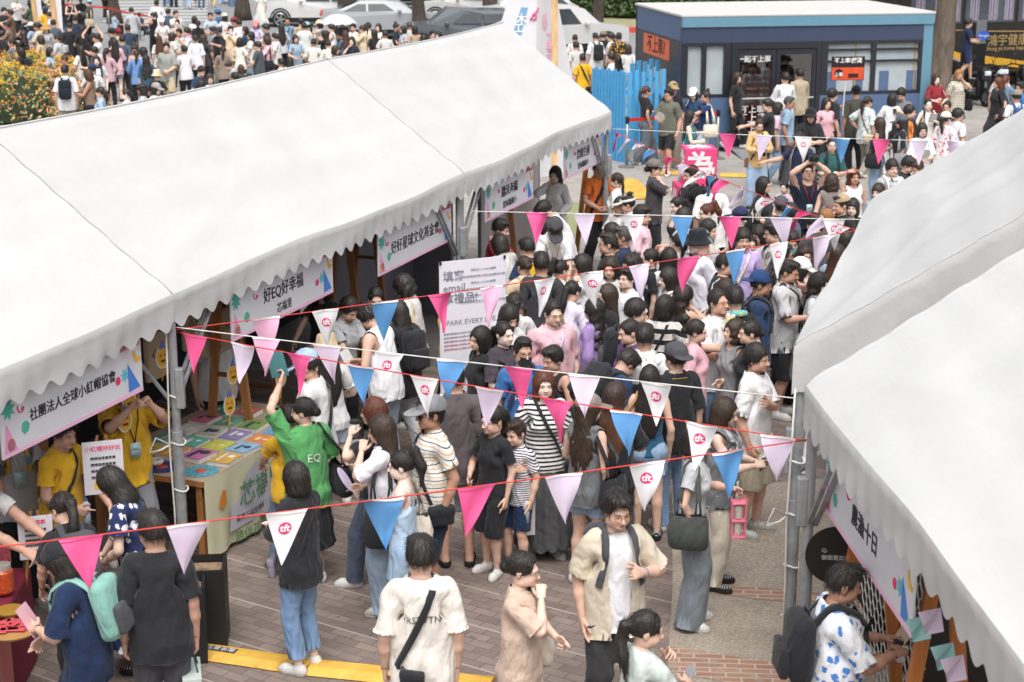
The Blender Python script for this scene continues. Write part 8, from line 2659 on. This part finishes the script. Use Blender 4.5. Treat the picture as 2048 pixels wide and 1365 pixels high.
1352 394 1.60 300|pony,blk|cami,bk|straight,bk|s=e|B=hang h=-10,16,0|fan:L:pk|person in black strappy top bowing under the white rope
1364 417 1.62 280|long,blk|over,e7e1e8|straight,bk|s=b|L=read R=read h=0,14,0|xb:bk:bk:1:.2 pr:b:New:1.2:.09:rd|person in white T-shirt with pink lettering and long dark hair
1254 392 1.60 262|bun,blk|tee,wh|slim,bk|g=thin s=c H=visor,wh|B=hold h=0,10,0||person in a white sun visor with a topknot
1238 396 1.58 330|slick,blk|tee,wh|slim,bk|g=thin s=c|B=hold h=-10,10,0||person with tied hair smiling beside the sun visor
1286 412 1.72 78|short,blk|shirt,e9c6cf|straight,bk|m s=b|B=hang h=0,10,0|tote:wh:1|person in pale pink shirt behind the white pennant
1233 346 1.60 250|braid,dkb|tee,e9e8e6|straight,bk|s=b|B=hang h=0,6,0||person in white T-shirt with a long braid near the far pole
1197 320 1.72 20|crop,blk|tee,og|straight,bk|m g=blk s=c|B=belly h=-10,10,0|st:bk:1:.6|person in orange T-shirt and dark glasses at the far booth
1110 334 1.64 338|long,blk|long,e8e6e6|slim,bk|s=e|R=cheek L=hold h=0,10,0||person in white with very long hair, hand over her face
1078 408 1.72 286|short,blk|over,e4e2e4|straight,bk|m s=b|L=table R=reach l=34 h=0,10,0||person in white bending over the goods past the middle pole
1092 436 1.62 240|bob,blk|tee,og|slim,bk|s=c|B=hold||person in orange behind the pink pennant at the stall
1052 478 1.62 210|short,blk|tee,2a3a5c|straight,bk|m s=b|B=hold l=10|bp:yl:bk|person in navy with a yellow bag strap by the middle pole
995 470 1.66 220|bob,blk|over,c9c7c4|slim,bk|s=b|B=table l=26|hb:bk:1|person in pale grey bending beneath the middle tent pole
1005 440 1.66 70|short,blk|tee,rd|slim,bk|m s=b|B=table l=10|scarf:pk|person with a pink neckerchief inside the middle booth
640 560 1.60 330|bob,blk|tee,bk|slim,bk|s=b|B=table h=0,16,0||person in black inside the booth behind the straw hat
430 612 1.74 30|short,blk|tee,d8dade|straight,bk|m s=c|B=hang h=0,10,0||person in pale T-shirt behind the hanging tote bags
900 560 1.60 240|pony,blk|tee,yl|slim,bk|s=b|B=hang||person in yellow half hidden behind the standing poster
'''
MID = '''
1293 172 1.66 112|pony,brn|crop,2a2b2f|wide,6b7078|s=c sh=d9d6d0|R=hang L=chest g=stride h=0,4,0|band:L:wh|person in short black top and grey trousers striding past the blue fence
1338 178 1.74 330|short,blk|polo,6a6c60|bermuda,26272a|m g=thin s=c|R=chest L=hang g=walk h=-10,6,0|fan:R:wh|person in olive polo shirt and dark shorts by the blue fence
1347 166 1.74 12|crop,blk|polo,2a2b2f|straight,a59d90|m s=c H=cap,a8916c|B=hang g=stand||person in black polo and tan cap behind the olive polo
1386 178 1.60 352|bob,blk|tee,2b4568|straight,dl,d|s=e H=cap,ece8e2|L=hold R=belly|tote:cr:-1|person in navy T-shirt and white cap outside the bus booth
1412 183 1.64 282|bun,blk|polo,243a66|wide,b3c4d2,d|s=c|L=reach R=chest g=walk h=0,6,0|hb:e0d8c8:1|person in navy polo with white collar and pale wide jeans
1381 222 1.62 78|long,blk|tank,2f7479|slim,tl|g=thin s=e|R=chest L=side g=stride h=0,4,0|bottle:R:wh xb:pk:c9ac6e:1:.6|person in teal sleeveless top walking with a beige pouch
1520 238 1.62 4|bun,dkb|long,d9b57e|wide,8fa9c4,d|s=b|L=chest R=chest g=stand h=0,22,0|xb:bk:8a6238:1:.4 camera:L:gy|person in camel jumper and jeans looking down at a small camera
1534 199 1.70 268|short,blk|tee,2a2b2f|straight,bk|m g=thin s=b|L=reach R=hang||person in black T-shirt in profile by the glass doors
1558 206 1.60 82|bob,blk|tee,e9cbd8|straight,7fa0c0,d|g=thin s=c|B=hang||person in pale pink T-shirt and jeans by the glass doors
1580 194 1.70 86|crop,gry|polo,8fa9c0|straight,dg|m g=thin s=d|B=hang||older person in light blue polo by the glass doors
1622 218 1.72 356|wavybob,blk|over,2a2b2f|straight,dg|m g=thin s=b H=cap,232325|B=chest h=0,6,0|xb:bk:bk:-1:.6|person with shoulder-length hair and black cap wearing camera straps
1666 178 1.74 118|parted,blk|over,2a2b2f|straight,bk|m g=thin s=b|L=sign R=hang g=stand h=0,4,0|placard:L:bk st:bk:1:.3 pr:b:art:1.3:.06:tl|person in black T-shirt holding up the black and orange placard
1654 196 1.60 20|long,blk|tee,pk|slim,bk|s=b|B=hang||person with long hair half hidden behind the placard holder
1712 174 1.72 184|crop,blk|over,55554f|straight,bk|m s=c H=cap,1e1e20|B=hang||person in dark olive T-shirt and black cap beside the booth windows
1737 193 1.62 132|pony,blk|over,dfe4e6,k8fb0a8|straight,a59d92|s=c|L=hip R=hang g=walk|xb:br:be:1:.3|person in white flowered top, hand on hip, under the booth windows
1760 236 1.60 240|long,dkb|cami,2a2b2f|straight,7f9bb8,d|s=d|R=side L=hang|hb:26262a:1 band:R:pk|person with long dark hair stretching an arm out past the blue pennant
1785 188 1.62 176|bob,blk|blouse,e9e9ea|slim,wh|s=b|B=hold||person in white blouse with black bob under the booth windows
1802 178 1.74 330|bowl,blk|tee,7a7b80|straight,bk|m g=thin s=b|L=phone R=phone h=0,22,0|phone:L:bk|person in grey T-shirt and white glasses looking at a phone
1821 211 1.72 72|parted,blk|shirt,e08a45|straight,bk|m s=b|B=hang h=0,8,0|bp:bk:bk|person in orange shirt laughing in profile
1856 198 1.60 2|slick,blk|tank,ebe8e4|slim,bk|s=e|L=sign R=hold|bp:bk:bk paper:L:mg|person in white sleeveless top with hair clips holding a folded paper
1873 149 1.62 6|bob,dkb|shirt,8e2f36|slim,rd|s=e u=e8e6e4|R=chest L=hold|cup:R:og tote:cr:1|person in red cardigan with a drink by the blue bus corner
1919 140 1.66 8|wavybob,bld|shirt,e3dccd,p8d7f70|mini,bk|s=c|L=cheek R=hang|hb:222226:1|person in plaid shirt with light brown hair and a black slouchy bag
1996 155 1.64 292|long,aub|dress,2a2b2f|-|s=b|R=hang L=bag g=walk|hb:3a3034:1|person in black dress with reddish hair on the open pavement
2034 182 1.74 190|short,blk|tee,e6e6e8|straight,dg|m s=c H=cap,8c877e|B=hang|bp:3c5a88:bk|person in white T-shirt and grey cap with a blue backpack at the frame edge
2012 150 1.66 160|pony,aub|tee,6f8aa4|slim,bk|s=b|B=hang||person with a reddish ponytail behind the scooters
2003 142 1.64 180|short,blk|tee,lg|slim,bk|m s=b H=cap,b8bdc0|B=hang||person in a pale cap standing at the scooters
2042 165 1.68 280|short,blk|tee,3a78b8|slim,bk|m g=blk s=c|B=hang||person in blue with glasses at the frame edge by the scooters
1893 226 1.62 150|pony,blk|over,e8e8ea,kd84a78|slim,bk|s=b H=cap,e6dfd0|B=hang h=-20,4,0|tote:cr:1|person in white printed T-shirt and cream cap with ponytail
1917 218 1.66 120|messy,blk|tee,e7e7e9|slim,bk|m s=c|B=hang h=-20,4,0||person in white T-shirt with curly black hair next to the cream cap
1895 202 1.60 340|lowbun,blk|tee,dg|slim,bk|s=c|B=hang h=-14,8,0||person in dark grey bowing behind the curly-haired one
1803 232 1.64 262|long,blk|over,2a2b2f|straight,gy|s=b H=cap,5d6066|L=hang R=hold h=0,8,0|hb:gy:1|person in black T-shirt and grey cap with long hair in profile
1845 247 1.66 4|bobfringe,blk|over,e6e8ec|slim,bk|g=blk s=a|B=chest h=0,4,0|fan:L:mg|person in white T-shirt and round glasses facing the camera by the lilac pennant
1785 320 1.70 10|bowl,blk|tee,lg|straight,bk|m s=a|B=hang h=4,4,0|scarf:wh:k222226|person with a black and white patterned scarf near the tent edge
1822 316 1.68 60|short,blk|tee,bk|straight,bk|m s=b|B=hang h=0,24,0||person in black bowing behind the tent edge
1832 322 1.64 300|short,brn|tee,br|straight,bk|m s=b|B=hold h=0,22,0||person with brown hair bowing at the tent edge
1708 338 1.62 8|longwavy,aub|tank,e6e4e2|slim,bk|s=c|R=hair L=hang h=4,2,0|band:R:rd|person in white sleeveless top with auburn hair and one arm raised
1664 348 1.66 172|wavybob,dkb|vest,8b8280|straight,bk|s=b|R=cheek L=hang h=6,4,0|pr:b:ROW:1.25:.07:rd|person in grey sleeveless jacket with shoulder-length hair seen from behind
1664 276 1.64 4|slick,blk|over,2f5a58|straight,bk|g=thin s=a|R=chest L=belly h=-4,4,0|cup:R:cr phone:L:br bp:bk:bk|person in dark green T-shirt and glasses holding a paper cup
1614 328 1.74 6|short,blk|tank,1e2738|straight,bk|m g=thin s=b|L=upcam R=upcam h=0,-14,0|camera:L:bk lan:rd|person in dark sleeveless top raising a camera overhead
1570 364 .98 320|lowbun,blk|tee,e9cfd8|skirt,pk|c s=e z=.45|L=hold R=reach h=0,6,0||toddler in pink top carried in the crowd
1528 355 1.62 58|bob,blk|tee,2a2b2f|slim,bk|g=thin s=b|L=hold R=hold h=0,4,0|hb:26262a:-1|person in black T-shirt with a bob beside the toddler
1596 268 1.72 318|short,blk|tee,2c3450|straight,bk|m g=thin s=b|R=side L=hang l=8 h=-8,20,0|bp:gy:bk|person in navy T-shirt stretching an arm over a grey backpack
1562 396 1.66 190|crop,blk|tee,dg|straight,bk|m s=b H=cap,4f545c|B=hang||person in a slate cap seen from behind below the blue pennant
1578 408 1.70 240|parted,blk|over,5a6878|straight,bk|m s=b|B=hang||person in slate blue T-shirt in front of the raised camera
1652 420 1.62 284|slick,bld|long,6b5044|straight,bk|s=e|L=mouth R=hold h=0,4,0|pr:b:Air:1.25:.11:cr|person in brown jumper with dyed hair in profile
1683 392 1.72 296|crop,blk|tee,2a2b2f|straight,bk|m s=c H=beanie,b49d80|L=hang R=mouth h=-8,4,0||person in a beige beanie with a moustache
1706 398 1.60 348|bobfringe,blk|tee,bk|slim,bk|s=e|B=hang h=-8,4,0||person with a straight black fringe beside the beige beanie
1626 468 1.24 4|short,blk|tee,bk|shorts,bk|c m s=e H=cap,2a2724|B=hold z=0||child in a black cap with blue ears
1584 465 1.70 4|messy,blk|tee,dg|straight,bk|m k=9fd2cc s=b|B=hang h=2,14,0||person wearing a mint face mask
1610 492 1.58 14|wavybob,dye|shirt,4a403c,p8a6a50|slim,bk|g=thin s=b|B=hold h=4,4,0||person with wavy brown-tipped hair and round glasses
1546 446 1.72 276|short,blk|open,b8bdb4,k6f7a70|straight,bk|m g=blk s=b u=dddddd|L=read R=read h=0,8,0|paper:L:wh|person in pale patterned shirt and black glasses in profile
1517 452 1.60 300|bobfringe,blk|tee,wh|slim,bk|s=b|B=hang||person with dark fringe behind the patterned shirt
1500 470 1.60 340|lowbun,blk|tank,2a2b2f|slim,bk|s=b|B=hang h=30,6,0||person in black with a low bun beside the lilac top
1677 490 1.60 150|long,dye|over,dl|slim,bk|s=b|B=hold||person with very long brown hair seen from behind near the tent edge
1566 492 1.72 82|crop,blk|tee,2a2b2f|straight,bk|m g=thin s=d|B=hang|bp:dg:dg|person in black with cropped hair behind the white pennant
1606 520 1.66 72|bob,blk|jacket,2a2e38|straight,bk|s=a H=cap,e8ece2 k=dfe3e4|L=hold R=cheek h=0,10,0|bp:cr:be|person in a white and green cap and a pale face mask
1690 530 1.60 280|pony,blk|tee,4a5a80|slim,bk|s=b|B=hang||person with dark tied hair almost hidden by the tent roof
1757 368 1.58 330|bobfringe,dkb|tee,dl|slim,bk|s=e|B=hang h=-8,6,0||person with wispy fringe peeking over the tent edge
1360 466 1.66 200|highpony,blk|tee,wh|slim,bk|s=b|B=hold||person in white with a high ponytail under the blue pennant
1625 428 1.66 210|short,blk|tee,dg|slim,bk|m s=b|B=hold||person in dark grey below the raised camera strap
1690 460 1.64 200|bob,blk|tee,2c2c30|slim,bk|s=b|B=hold||person in black beside the brown jumper
1455 560 1.62 30|bob,dkb|tee,bk|slim,bk|s=b|B=hang h=20,10,0||person with dark brown hair between the white shirt and the backpack
1395 640 1.60 80|lowbun,blk|tee,pk|slim,bk|s=b|B=hang||person in pink behind the dark grey cap
1255 640 1.66 300|pony,blk|tee,6a4a78|slim,bk|s=b|B=hang||person in plum beside the purple blouse
960 655 1.60 300|bob,blk|tee,bk|slim,bk|s=b|B=hang||person in black in front of the poster, mostly hidden
1165 108 1.70 188|crop,blk|tee,e6b32c|straight,bk|m s=c|B=hang|st:bk:1:.2|person in bright yellow T-shirt with a black strap behind the blue fence
1190 66 1.74 200|crop,blk|over,e6e6e8|straight,bk|m s=b|B=hang|bp:bk:bk|person in white T-shirt with a black backpack beyond the blue fence
1207 64 1.70 160|short,brn|tee,bk|straight,bk|m s=b H=cap,8a7f6c|R=shoulder L=hang||person in a khaki cap beyond the blue fence
1238 66 1.76 184|crop,blk|over,2a2b2f,ke0a83a|straight,bk|m s=c|B=hang||person in black T-shirt with yellow print beyond the blue fence
1221 67 1.68 250|short,blk|tee,wh|straight,bk|m s=b|B=hang||person in white between the khaki cap and the black T-shirt
1152 84 1.68 200|short,blk|tee,cdcbc6|straight,bk|m s=b|B=hang||person in pale grey beside the fabric tower
1150 70 1.66 170|crop,blk|tee,d8d6d0|straight,bk|m s=b|B=hang||person in cream near the grille of the white SUV
1222 108 1.62 250|short,blk|tee,wh|slim,bk|m s=b|B=hang||person in white just behind the fence slats
1236 112 1.62 190|long,blk|tee,wh|slim,bk|s=b|B=hang||person with long dark hair just behind the fence slats
1256 90 1.64 180|bob,dkb|tee,wh|slim,bk|s=b|B=hang||person beside the end wall of the bus booth
1572 146 1.70 190|short,blk|over,e6e6e8|straight,bk|m s=b z=.08|B=chest||person in white T-shirt inside the bus booth behind the glass
1600 138 1.72 200|short,blk|over,b5a890|straight,bk|m s=b z=.08|B=chest||person in beige T-shirt inside the bus booth behind the glass
1475 146 1.66 60|bob,dkb|tee,bk|slim,bk|s=b z=.08|B=hang||person at the edge of the doorway inside the bus booth
1938 38 1.60 90|short,blk|polo,23304e|bermuda,23304e|m s=c z=.75|B=chest g=walk||person in navy shirt and shorts stepping into the coach doorway
'''
# columns: x y h face hair,colour top bottom options pose extras  (labels are composed below)
FAR = '''
8 16 1.70 40 short,blk tee,bk straight,bk m B=phone phone:L:bk
20 20 1.72 275 short,blk tee,6a5244 straight,bk m,g=thin L=phone -
12 44 1.72 280 crop,blk tee,857468 straight,bk m,s=d L=phone,R=belly -
3 62 1.72 120 short,blk jacket,2a2b2f straight,bk m B=hang -
23 78 1.62 285 pony,blk tee,6e6a70 slim,bk s=c B=hip xb:wh:wh:1:.3
45 62 1.64 260 longwavy,dkb tee,bk slim,bk s=b B=phone -
61 46 1.62 270 bob,blk tee,lb slim,bk s=e,H=cap,wh L=phone -
73 46 1.74 268 short,blk shirt,ded6c6,p8f8676 straight,kh m L=read,R=belly xb:bk:bk:-1:.3
92 51 1.60 10 long,blk tee,lg slim,dl s=e,H=straw,c9a05a B=hang -
114 70 1.62 265 lowbun,blk hoodie,c4c8cc slim,bk s=b L=read,R=read bp:lg:bk
139 46 1.74 184 crop,blk over,2a2b2f straight,a5a695 m B=hang -
150 32 1.70 200 short,blk tee,2c3a50 slim,bk m B=hold -
60 3 1.66 240 bob,blk shirt,4d5c48 slim,bk s=b,H=bucket,2a2b2f B=phone -
95 3 1.68 40 short,blk tee,wh slim,bk m,H=cap,be B=hang -
90 14 1.64 200 bob,blk tee,yl slim,bk s=b,H=cap,3a4a6a B=hang -
97 25 1.60 280 short,dkb blouse,dfe2ec slim,bk s=b B=read -
124 -4 1.68 190 long,blk tee,2c3038 straight,dn s=b B=hang -
139 -3 1.66 30 short,blk tank,1e1e20 slim,bk s=b B=read xb:wh:bk:1:.3
160 -6 1.66 200 pony,blk tee,1e1e20 skirt,bk s=b B=hang -
177 0 1.70 280 short,blk jacket,4a4a48 slim,bk s=b,H=cap,9cc0cc L=phone hb:kh:1
186 66 1.66 190 pony,blk tee,bk slim,bk s=b B=up -
193 68 1.72 285 short,blk over,e4e2de slim,bk m L=phone -
188 94 1.66 280 short,blk tee,dg slim,bk m B=read -
192 112 1.62 20 longfront,blk tee,wh slim,bk s=e L=hang,R=hold scarf:nv
184 130 1.68 190 short,blk tee,wh slim,bk m,H=cap,2c3a5e B=hold -
174 140 1.66 275 wavybob,brn tank,84705f skirt,4a3a3c s=d,w=1.15 L=read,R=hold xb:bk:bk:-1:.5
129 131 1.74 186 short,blk over,e3e3e6 shorts,9a9c86 m B=hang bp:1f2730:1f2730
127 110 1.60 280 bun,brn tank,c8b860 slim,bk s=d,w=1.1 B=hold fan:L:pk
200 174 1.60 275 pony,blk tee,lb slim,bk s=b B=hang -
229 78 1.66 184 long,blk over,e6bcc6 hot,8fb0cc,d s=e R=chest,L=hang hb:26262a:1
245 72 1.72 184 short,blk hoodie,55606e straight,bk m B=hang -
236 57 1.66 240 messy,red tee,be slim,bk m B=hold -
222 58 1.66 280 short,blk tee,bk slim,bk m,H=cap,bk B=hold -
229 26 1.20 130 short,blk shirt,a9bccb straight,bk m,g=sit B=knee -
262 16 1.66 200 short,blk tee,b8bcbe slim,bk m B=hold -
268 27 1.22 320 long,blk tee,e6e6e8 straight,wh s=e,g=sit B=knee -
280 27 1.20 60 bob,blk tee,2c4468 straight,bk s=b,g=sit B=knee -
268 92 1.60 30 short,dkb cami,e2cfc6 slim,bk s=c B=read paper:L:wh
272 100 1.60 184 pony,dkb blouse,6f95cc slim,bk s=b B=hold -
286 95 1.62 240 bob,blk tee,dl slim,bk s=b B=hold -
291 110 1.62 186 longwavy,blk over,34566c slim,bk s=b B=hang -
251 178 1.60 275 lowbun,blk tee,wh slim,bk s=e B=hold -
284 168 1.64 280 bob,blk tee,lg slim,bk s=d,H=visor,2c2c30 B=hold -
313 0 1.74 186 short,blk over,e5e5ea shorts,bk m B=hold -
306 25 1.60 240 highpony,blk tank,1d1e22 slim,bk s=b L=cheek,R=hold drink:R:tl
324 36 1.60 10 bob,blk tee,ddd8d4 slim,lb s=e,H=cap,e6e6e4 B=hold drink:L:pk
336 18 1.64 190 short,blk tee,4a5a6c slim,bk m B=hang -
351 22 1.72 40 crop,blk shirt,e8e8ee straight,bk m L=hip,R=mouth -
354 40 1.64 350 slick,blk cami,2a2b2f slim,bk s=e L=mouth,R=hang -
358 58 1.66 340 short,blk tee,e2e0da slim,bk s=c L=drink,R=hold -
373 56 1.72 280 bowl,blk long,e3e3de straight,4a4c52 m L=belly,R=hold,g=stride scarf:c58aae:k6a8ac8
391 70 1.64 184 lowbun,blk over,e0e2ea slim,bk s=b B=hang -
333 86 1.74 4 short,blk over,9ea098 shorts,c3b496 m L=belly,R=hang,g=walk cup:L:og
317 72 1.62 186 longwavy,brn tee,wh slim,dl s=b B=hang -
314 143 1.50 190 short,dkb tee,bk slim,bk s=b,H=bucket,d9cbaa B=hold -
313 168 1.60 60 bob,blk tee,wh slim,bk s=e,H=cap,a09c98 B=hold -
405 134 1.66 60 short,blk tee,2c4262 slim,bk m B=hold,l=12 -
419 148 1.58 20 bobfringe,dkb tee,wh slim,bk g=thin,s=e B=hold -
402 160 1.62 186 bob,blk tee,bk slim,bk s=b B=hold -
437 56 1.70 330 short,blk over,22252a straight,8a8c7e m,H=cap,3a4450 L=phone,R=hang hb:222226:-1
461 53 1.74 4 short,blk over,eed3ae straight,dg m,k=e9e9ea R=chest,L=mouth cup:L:wh
424 54 1.66 300 short,blk shirt,9aa0a2,k6a6e70 slim,bk m B=hold -
388 33 1.60 200 bob,blk tee,wh slim,bk s=b B=hang bp:wh:wh
396 41 1.62 184 pony,blk over,2c2d31 slim,bk s=b B=hang -
435 20 1.66 250 short,blk tee,4a6a8c slim,bk m,H=cap,3f6a9c B=hold -
449 28 1.62 200 bob,blk tee,wh slim,bk s=b,H=cap,eae4d8 B=hold -
467 36 1.64 250 short,blk tee,br slim,bk s=c,H=cap,8e3038 B=phone -
478 39 1.70 200 short,blk tee,dfe3ec slim,bk m B=hang -
490 54 1.60 300 bobfringe,blk tee,2c3c58 slim,bk s=b B=hold -
502 64 1.62 285 longwavy,blk tee,e0ded8 skirt,7d8a94 s=b L=read,R=hold cup:L:wh
512 43 1.62 350 bob,blk tee,li slim,bk s=e,H=cap,f08a94 B=hold -
531 50 1.66 278 short,blk tee,2b2c30 slim,bk m B=hold -
532 73 1.64 275 bob,dkb over,eebcc8 straight,dg s=b L=phone,R=hold hb:26282c:1
548 66 1.60 280 pony,blk blouse,e6e2dc slim,wh s=b B=hold -
454 125 1.48 290 short,dkb hoodie,b3b4b4 slim,bk m,l=34 B=knee -
481 130 1.40 200 wavybob,brn tee,gy slim,bk s=b B=hold -
470 146 1.56 240 short,blk tee,bk slim,bk m B=hold -
485 150 1.58 190 bob,blk tee,bk slim,bk s=b B=hold -
498 148 1.56 200 bob,blk tee,bk slim,bk s=b B=hold -
575 35 1.72 4 crop,blk tee,7f9cb6 straight,dg m B=hang xb:nv:bk:1:.2
601 37 1.70 200 short,blk over,b3a184 straight,lb m B=hang -
608 46 1.68 200 short,blk over,dfe4e2 slim,bk m B=hold -
611 46 1.66 275 pony,blk tank,eccfcb mini,e8e6ea s=c,H=cap,9cc0c8 L=phone,R=hold hb:br:1
637 42 1.64 280 bob,blk tee,e5ded4 slim,bk s=b,H=cap,ecd9b8 B=photo phone:L:wh
662 49 1.70 270 short,blk tank,e6e6ea slim,bk m B=phone -
648 62 1.62 250 long,blk tee,bk slim,bk s=b B=photo -
656 82 1.60 190 bun,blk over,d6d4cc slim,bk s=b B=hold,l=10 -
703 74 1.62 340 long,blk over,2e3034 slim,bk s=e L=hold,R=mouth drink:L:rd
690 62 1.60 200 long,brn tee,dn slim,bk s=b B=hold -
684 38 1.70 6 short,blk tee,55585e straight,bk m B=cross umbrella:L:wh
706 48 1.62 330 short,blk tee,e6e4e2 slim,bk s=b B=hold -
723 51 1.66 270 highpony,dkb hoodie,dcc9ae slim,be s=b L=mouth,R=hang bp:d9c4a2:d9c4a2
737 46 1.66 200 short,blk tee,e4e0d6 slim,bk m B=hang -
757 48 1.64 340 bob,dkb tee,dedad4 slim,bk s=e B=hang -
748 60 1.60 200 long,blk tee,2c2d31 slim,bk s=b B=hang -
793 47 1.66 85 bun,blk tee,243038 slim,bk s=c L=chest,R=hold phone:L:wh
806 52 1.60 300 bob,blk tee,lg slim,bk s=b B=hold -
818 45 1.66 200 short,gry tee,c0c4c4 slim,bk m B=hang -
829 52 1.62 190 bob,blk cami,a9bda0 slim,bk s=c B=hang -
846 70 1.62 200 bob,blk tee,dg slim,bk s=b B=hang -
864 62 1.60 20 short,blk tee,lg slim,bk m B=hang -
876 64 1.60 330 bob,blk tee,wh slim,bk s=e B=hang -
552 68 1.60 260 short,blk tee,wh slim,bk s=b B=hold -
562 118 1.50 250 short,blk tee,cr slim,bk m B=hold -
580 115 1.52 190 long,blk tee,lg slim,bk s=b B=hold -
618 125 1.50 190 short,blk tee,gy slim,bk m B=hold -
372 -52 1.68 200 short,blk tee,dl straight,dl m B=hang -
392 -55 1.66 180 long,blk tee,bk skirt,bk s=b B=hang -
400 -50 1.62 30 bob,blk tee,be slim,dn s=b B=hang -
424 -54 1.66 170 short,blk shirt,wh straight,be m B=hang -
445 -60 1.70 190 short,blk tee,lb wide,a2b6c9 m,g=walk B=hang -
460 -54 1.66 185 short,blk tee,wh straight,dn m B=hang -
330 -56 1.70 190 short,blk tee,bl straight,dn m B=hang -
344 -56 1.68 180 short,blk tee,rd straight,bk m B=hang -
210 -40 1.70 180 short,blk tee,bk straight,bk m B=hang -
520 -20 1.66 200 bob,blk dress,dfe0d8 slim,wh s=b B=hang -
30 -8 1.70 60 short,blk tee,wh straight,bk m B=phone -
110 -10 1.66 250 long,blk tee,dg slim,bk s=b B=phone -
75 -12 1.68 200 short,blk tee,bk slim,bk m B=hold -
40 96 1.60 260 bob,blk tee,2c2c30 slim,bk s=b B=hold bp:bk:bk
100 96 1.58 80 bob,blk tee,lb slim,dl s=b B=hold -
165 52 1.66 200 long,blk tee,2a2c34 slim,bk s=b B=hold -
50 30 1.68 250 short,blk tee,2e2f33 slim,bk m B=hold -
80 72 1.60 250 bob,dkb tee,be slim,bk s=b B=hold -
106 40 1.66 200 short,blk tee,5a6470 slim,bk m B=hold -
160 92 1.64 240 long,blk tee,e4e2de slim,bk s=b B=hold -
213 96 1.62 170 pony,blk tee,c9a8b0 slim,bk s=b B=hold -
255 50 1.66 200 short,blk tee,3a4658 slim,bk m B=hold -
345 66 1.60 120 bob,dkb tee,d9d5cd slim,bk s=b B=hold -
368 92 1.62 200 short,blk tee,e3e3e6 slim,bk m B=hold -
408 70 1.64 160 long,dkb tee,3b3d44 slim,bk s=b B=hold -
420 26 1.66 20 short,blk tee,b9c4cc slim,bk m B=hold -
446 92 1.60 190 pony,blk tee,8f7f74 slim,bk s=b B=hold -
480 76 1.62 150 bob,blk tee,e8e4da slim,bk s=b B=hold -
515 84 1.62 250 short,blk tee,4d545c slim,bk m B=hold -
562 48 1.64 200 long,blk tee,c8ccd2 slim,bk s=b B=hold -
590 70 1.62 30 bobfringe,blk tee,9db0c2 slim,bk s=b B=hold -
628 78 1.62 180 short,blk tee,e2dfd8 slim,bk m B=hold -
672 92 1.60 90 bob,dkb tee,6d5c54 slim,bk s=b B=hold -
770 62 1.64 200 short,blk tee,d6d4ce slim,bk m B=hold -
'''
_n = 0
for row in NEAR.strip().split('\n'):
 build_row(_n, row); _n += 1
for row in MID.strip().split('\n'):
 build_row(_n, row, group='visitors between the tents and the bus booth'); _n += 1
def cname(h):
 """Everyday name of a colour."""
 for k, v in CC.items():
  if k == h or v == h: return CN[k]
 r, g, b = [int(h[i:i + 2], 16) for i in (0, 2, 4)]
 best = min(CC, key=lambda k: sum((int(CC[k][2 * i:2 * i + 2], 16) - v) ** 2 for i, v in enumerate((r, g, b))) if k not in ('dn', 'dl', 'gd', 'ch', 'ind', 'kh', 'mg', 'tan') else 1e9)
 return CN[best]
def zone(x, y):
 if y < -30: return 'on the crosswalk'
 if x < 120: return 'behind the flower bush' if y < 90 else 'beside the flower bush'
 if x < 215: return 'near the flower bush' if y < 90 else 'past the flower bush'
 if x < 300: return 'by the barrier tape' if y < 60 else 'before the barrier tape'
 if x < 480: return 'by the crosswalk' if y < 60 else ('above the tent ridge' if y > 120 else 'on the plaza')
 if x < 600: return 'by the white SUV' if y < 80 else 'above the tent ridge'
 if x < 740: return 'near the white parasol'
 return 'by the silver sedan'
_rows = []
_seen = {}
for row in FAR.strip().split('\n'):
 a = row.split()
 x, y, face = float(a[0]), float(a[1]), float(a[3]) % 360
 t = a[5].split(','); hd = a[4].split(',')
 hat = [o for o in a[7].replace(',H=', ' H=').split() if o.startswith('H=')]
 ops = a[7]
 toks, out = ops.split(','), []
 k = 0
 while k < len(toks):
  if toks[k].startswith('H='): out.append(toks[k] + ',' + toks[k + 1]); k += 2
  else: out.append(toks[k]); k += 1
 view = 'from behind' if 140 < face < 220 else ('facing the camera' if face < 45 or face > 315 else 'in profile')
 hatn = ''
 for o in out:
  if o.startswith('H='):
   q = o[2:].split(','); hatn = f' and {cname(col(q[1]))} ' + {'cap': 'cap', 'bucket': 'bucket hat', 'straw': 'straw hat', 'visor': 'visor'}[q[0]]
 extra = hatn or ' with ' + ({'blk': 'black', 'dkb': 'dark', 'brn': 'brown', 'aub': 'auburn', 'red': 'red', 'gry': 'grey'}[hd[1]] + ' ' + HN[hd[0]])
 po = [p for p in a[8].split(',')]
 g_ = [o for o in out if o in ('g=sit', 'g=walk')]
 out = [o for o in out if o not in g_]
 po += g_ + [o for o in out if o.startswith('l=')]
 out = [o for o in out if not o.startswith('l=')]
 lb = f'person in {cname(col(t[1]))} {TN[t[0]]}{extra}, {view}, {zone(x, y)}'
 if len(lb.split()) > 16: lb = lb.replace(', ' + view, '')
 _seen.setdefault(lb, []).append(len(_rows))
 _rows.append([x, y, f'{x} {y} {a[2]} {face}|{a[4]}|{a[5]}|{a[6]}|{" ".join(out)}|{" ".join(po)}|{"" if len(a) < 10 or a[9] == "-" else a[9]}|', lb, cname(col(t[1])) + ' ' + TN[t[0]].split()[-1]])
for lb, ids in _seen.items():
 if len(ids) > 1:
  for i in ids:
   near = min((r for j, r in enumerate(_rows) if j not in ids), key=lambda r: (r[0] - _rows[i][0]) ** 2 + (r[1] - _rows[i][1]) ** 2)
   _rows[i][3] = ' '.join(lb.split(', ')[0].split()[:12]) + ', beside the ' + near[4]
for r in _rows:
 build_row(_n, r[2] + r[3], far=True, group='crowd on the plaza beyond the tents'); _n += 1
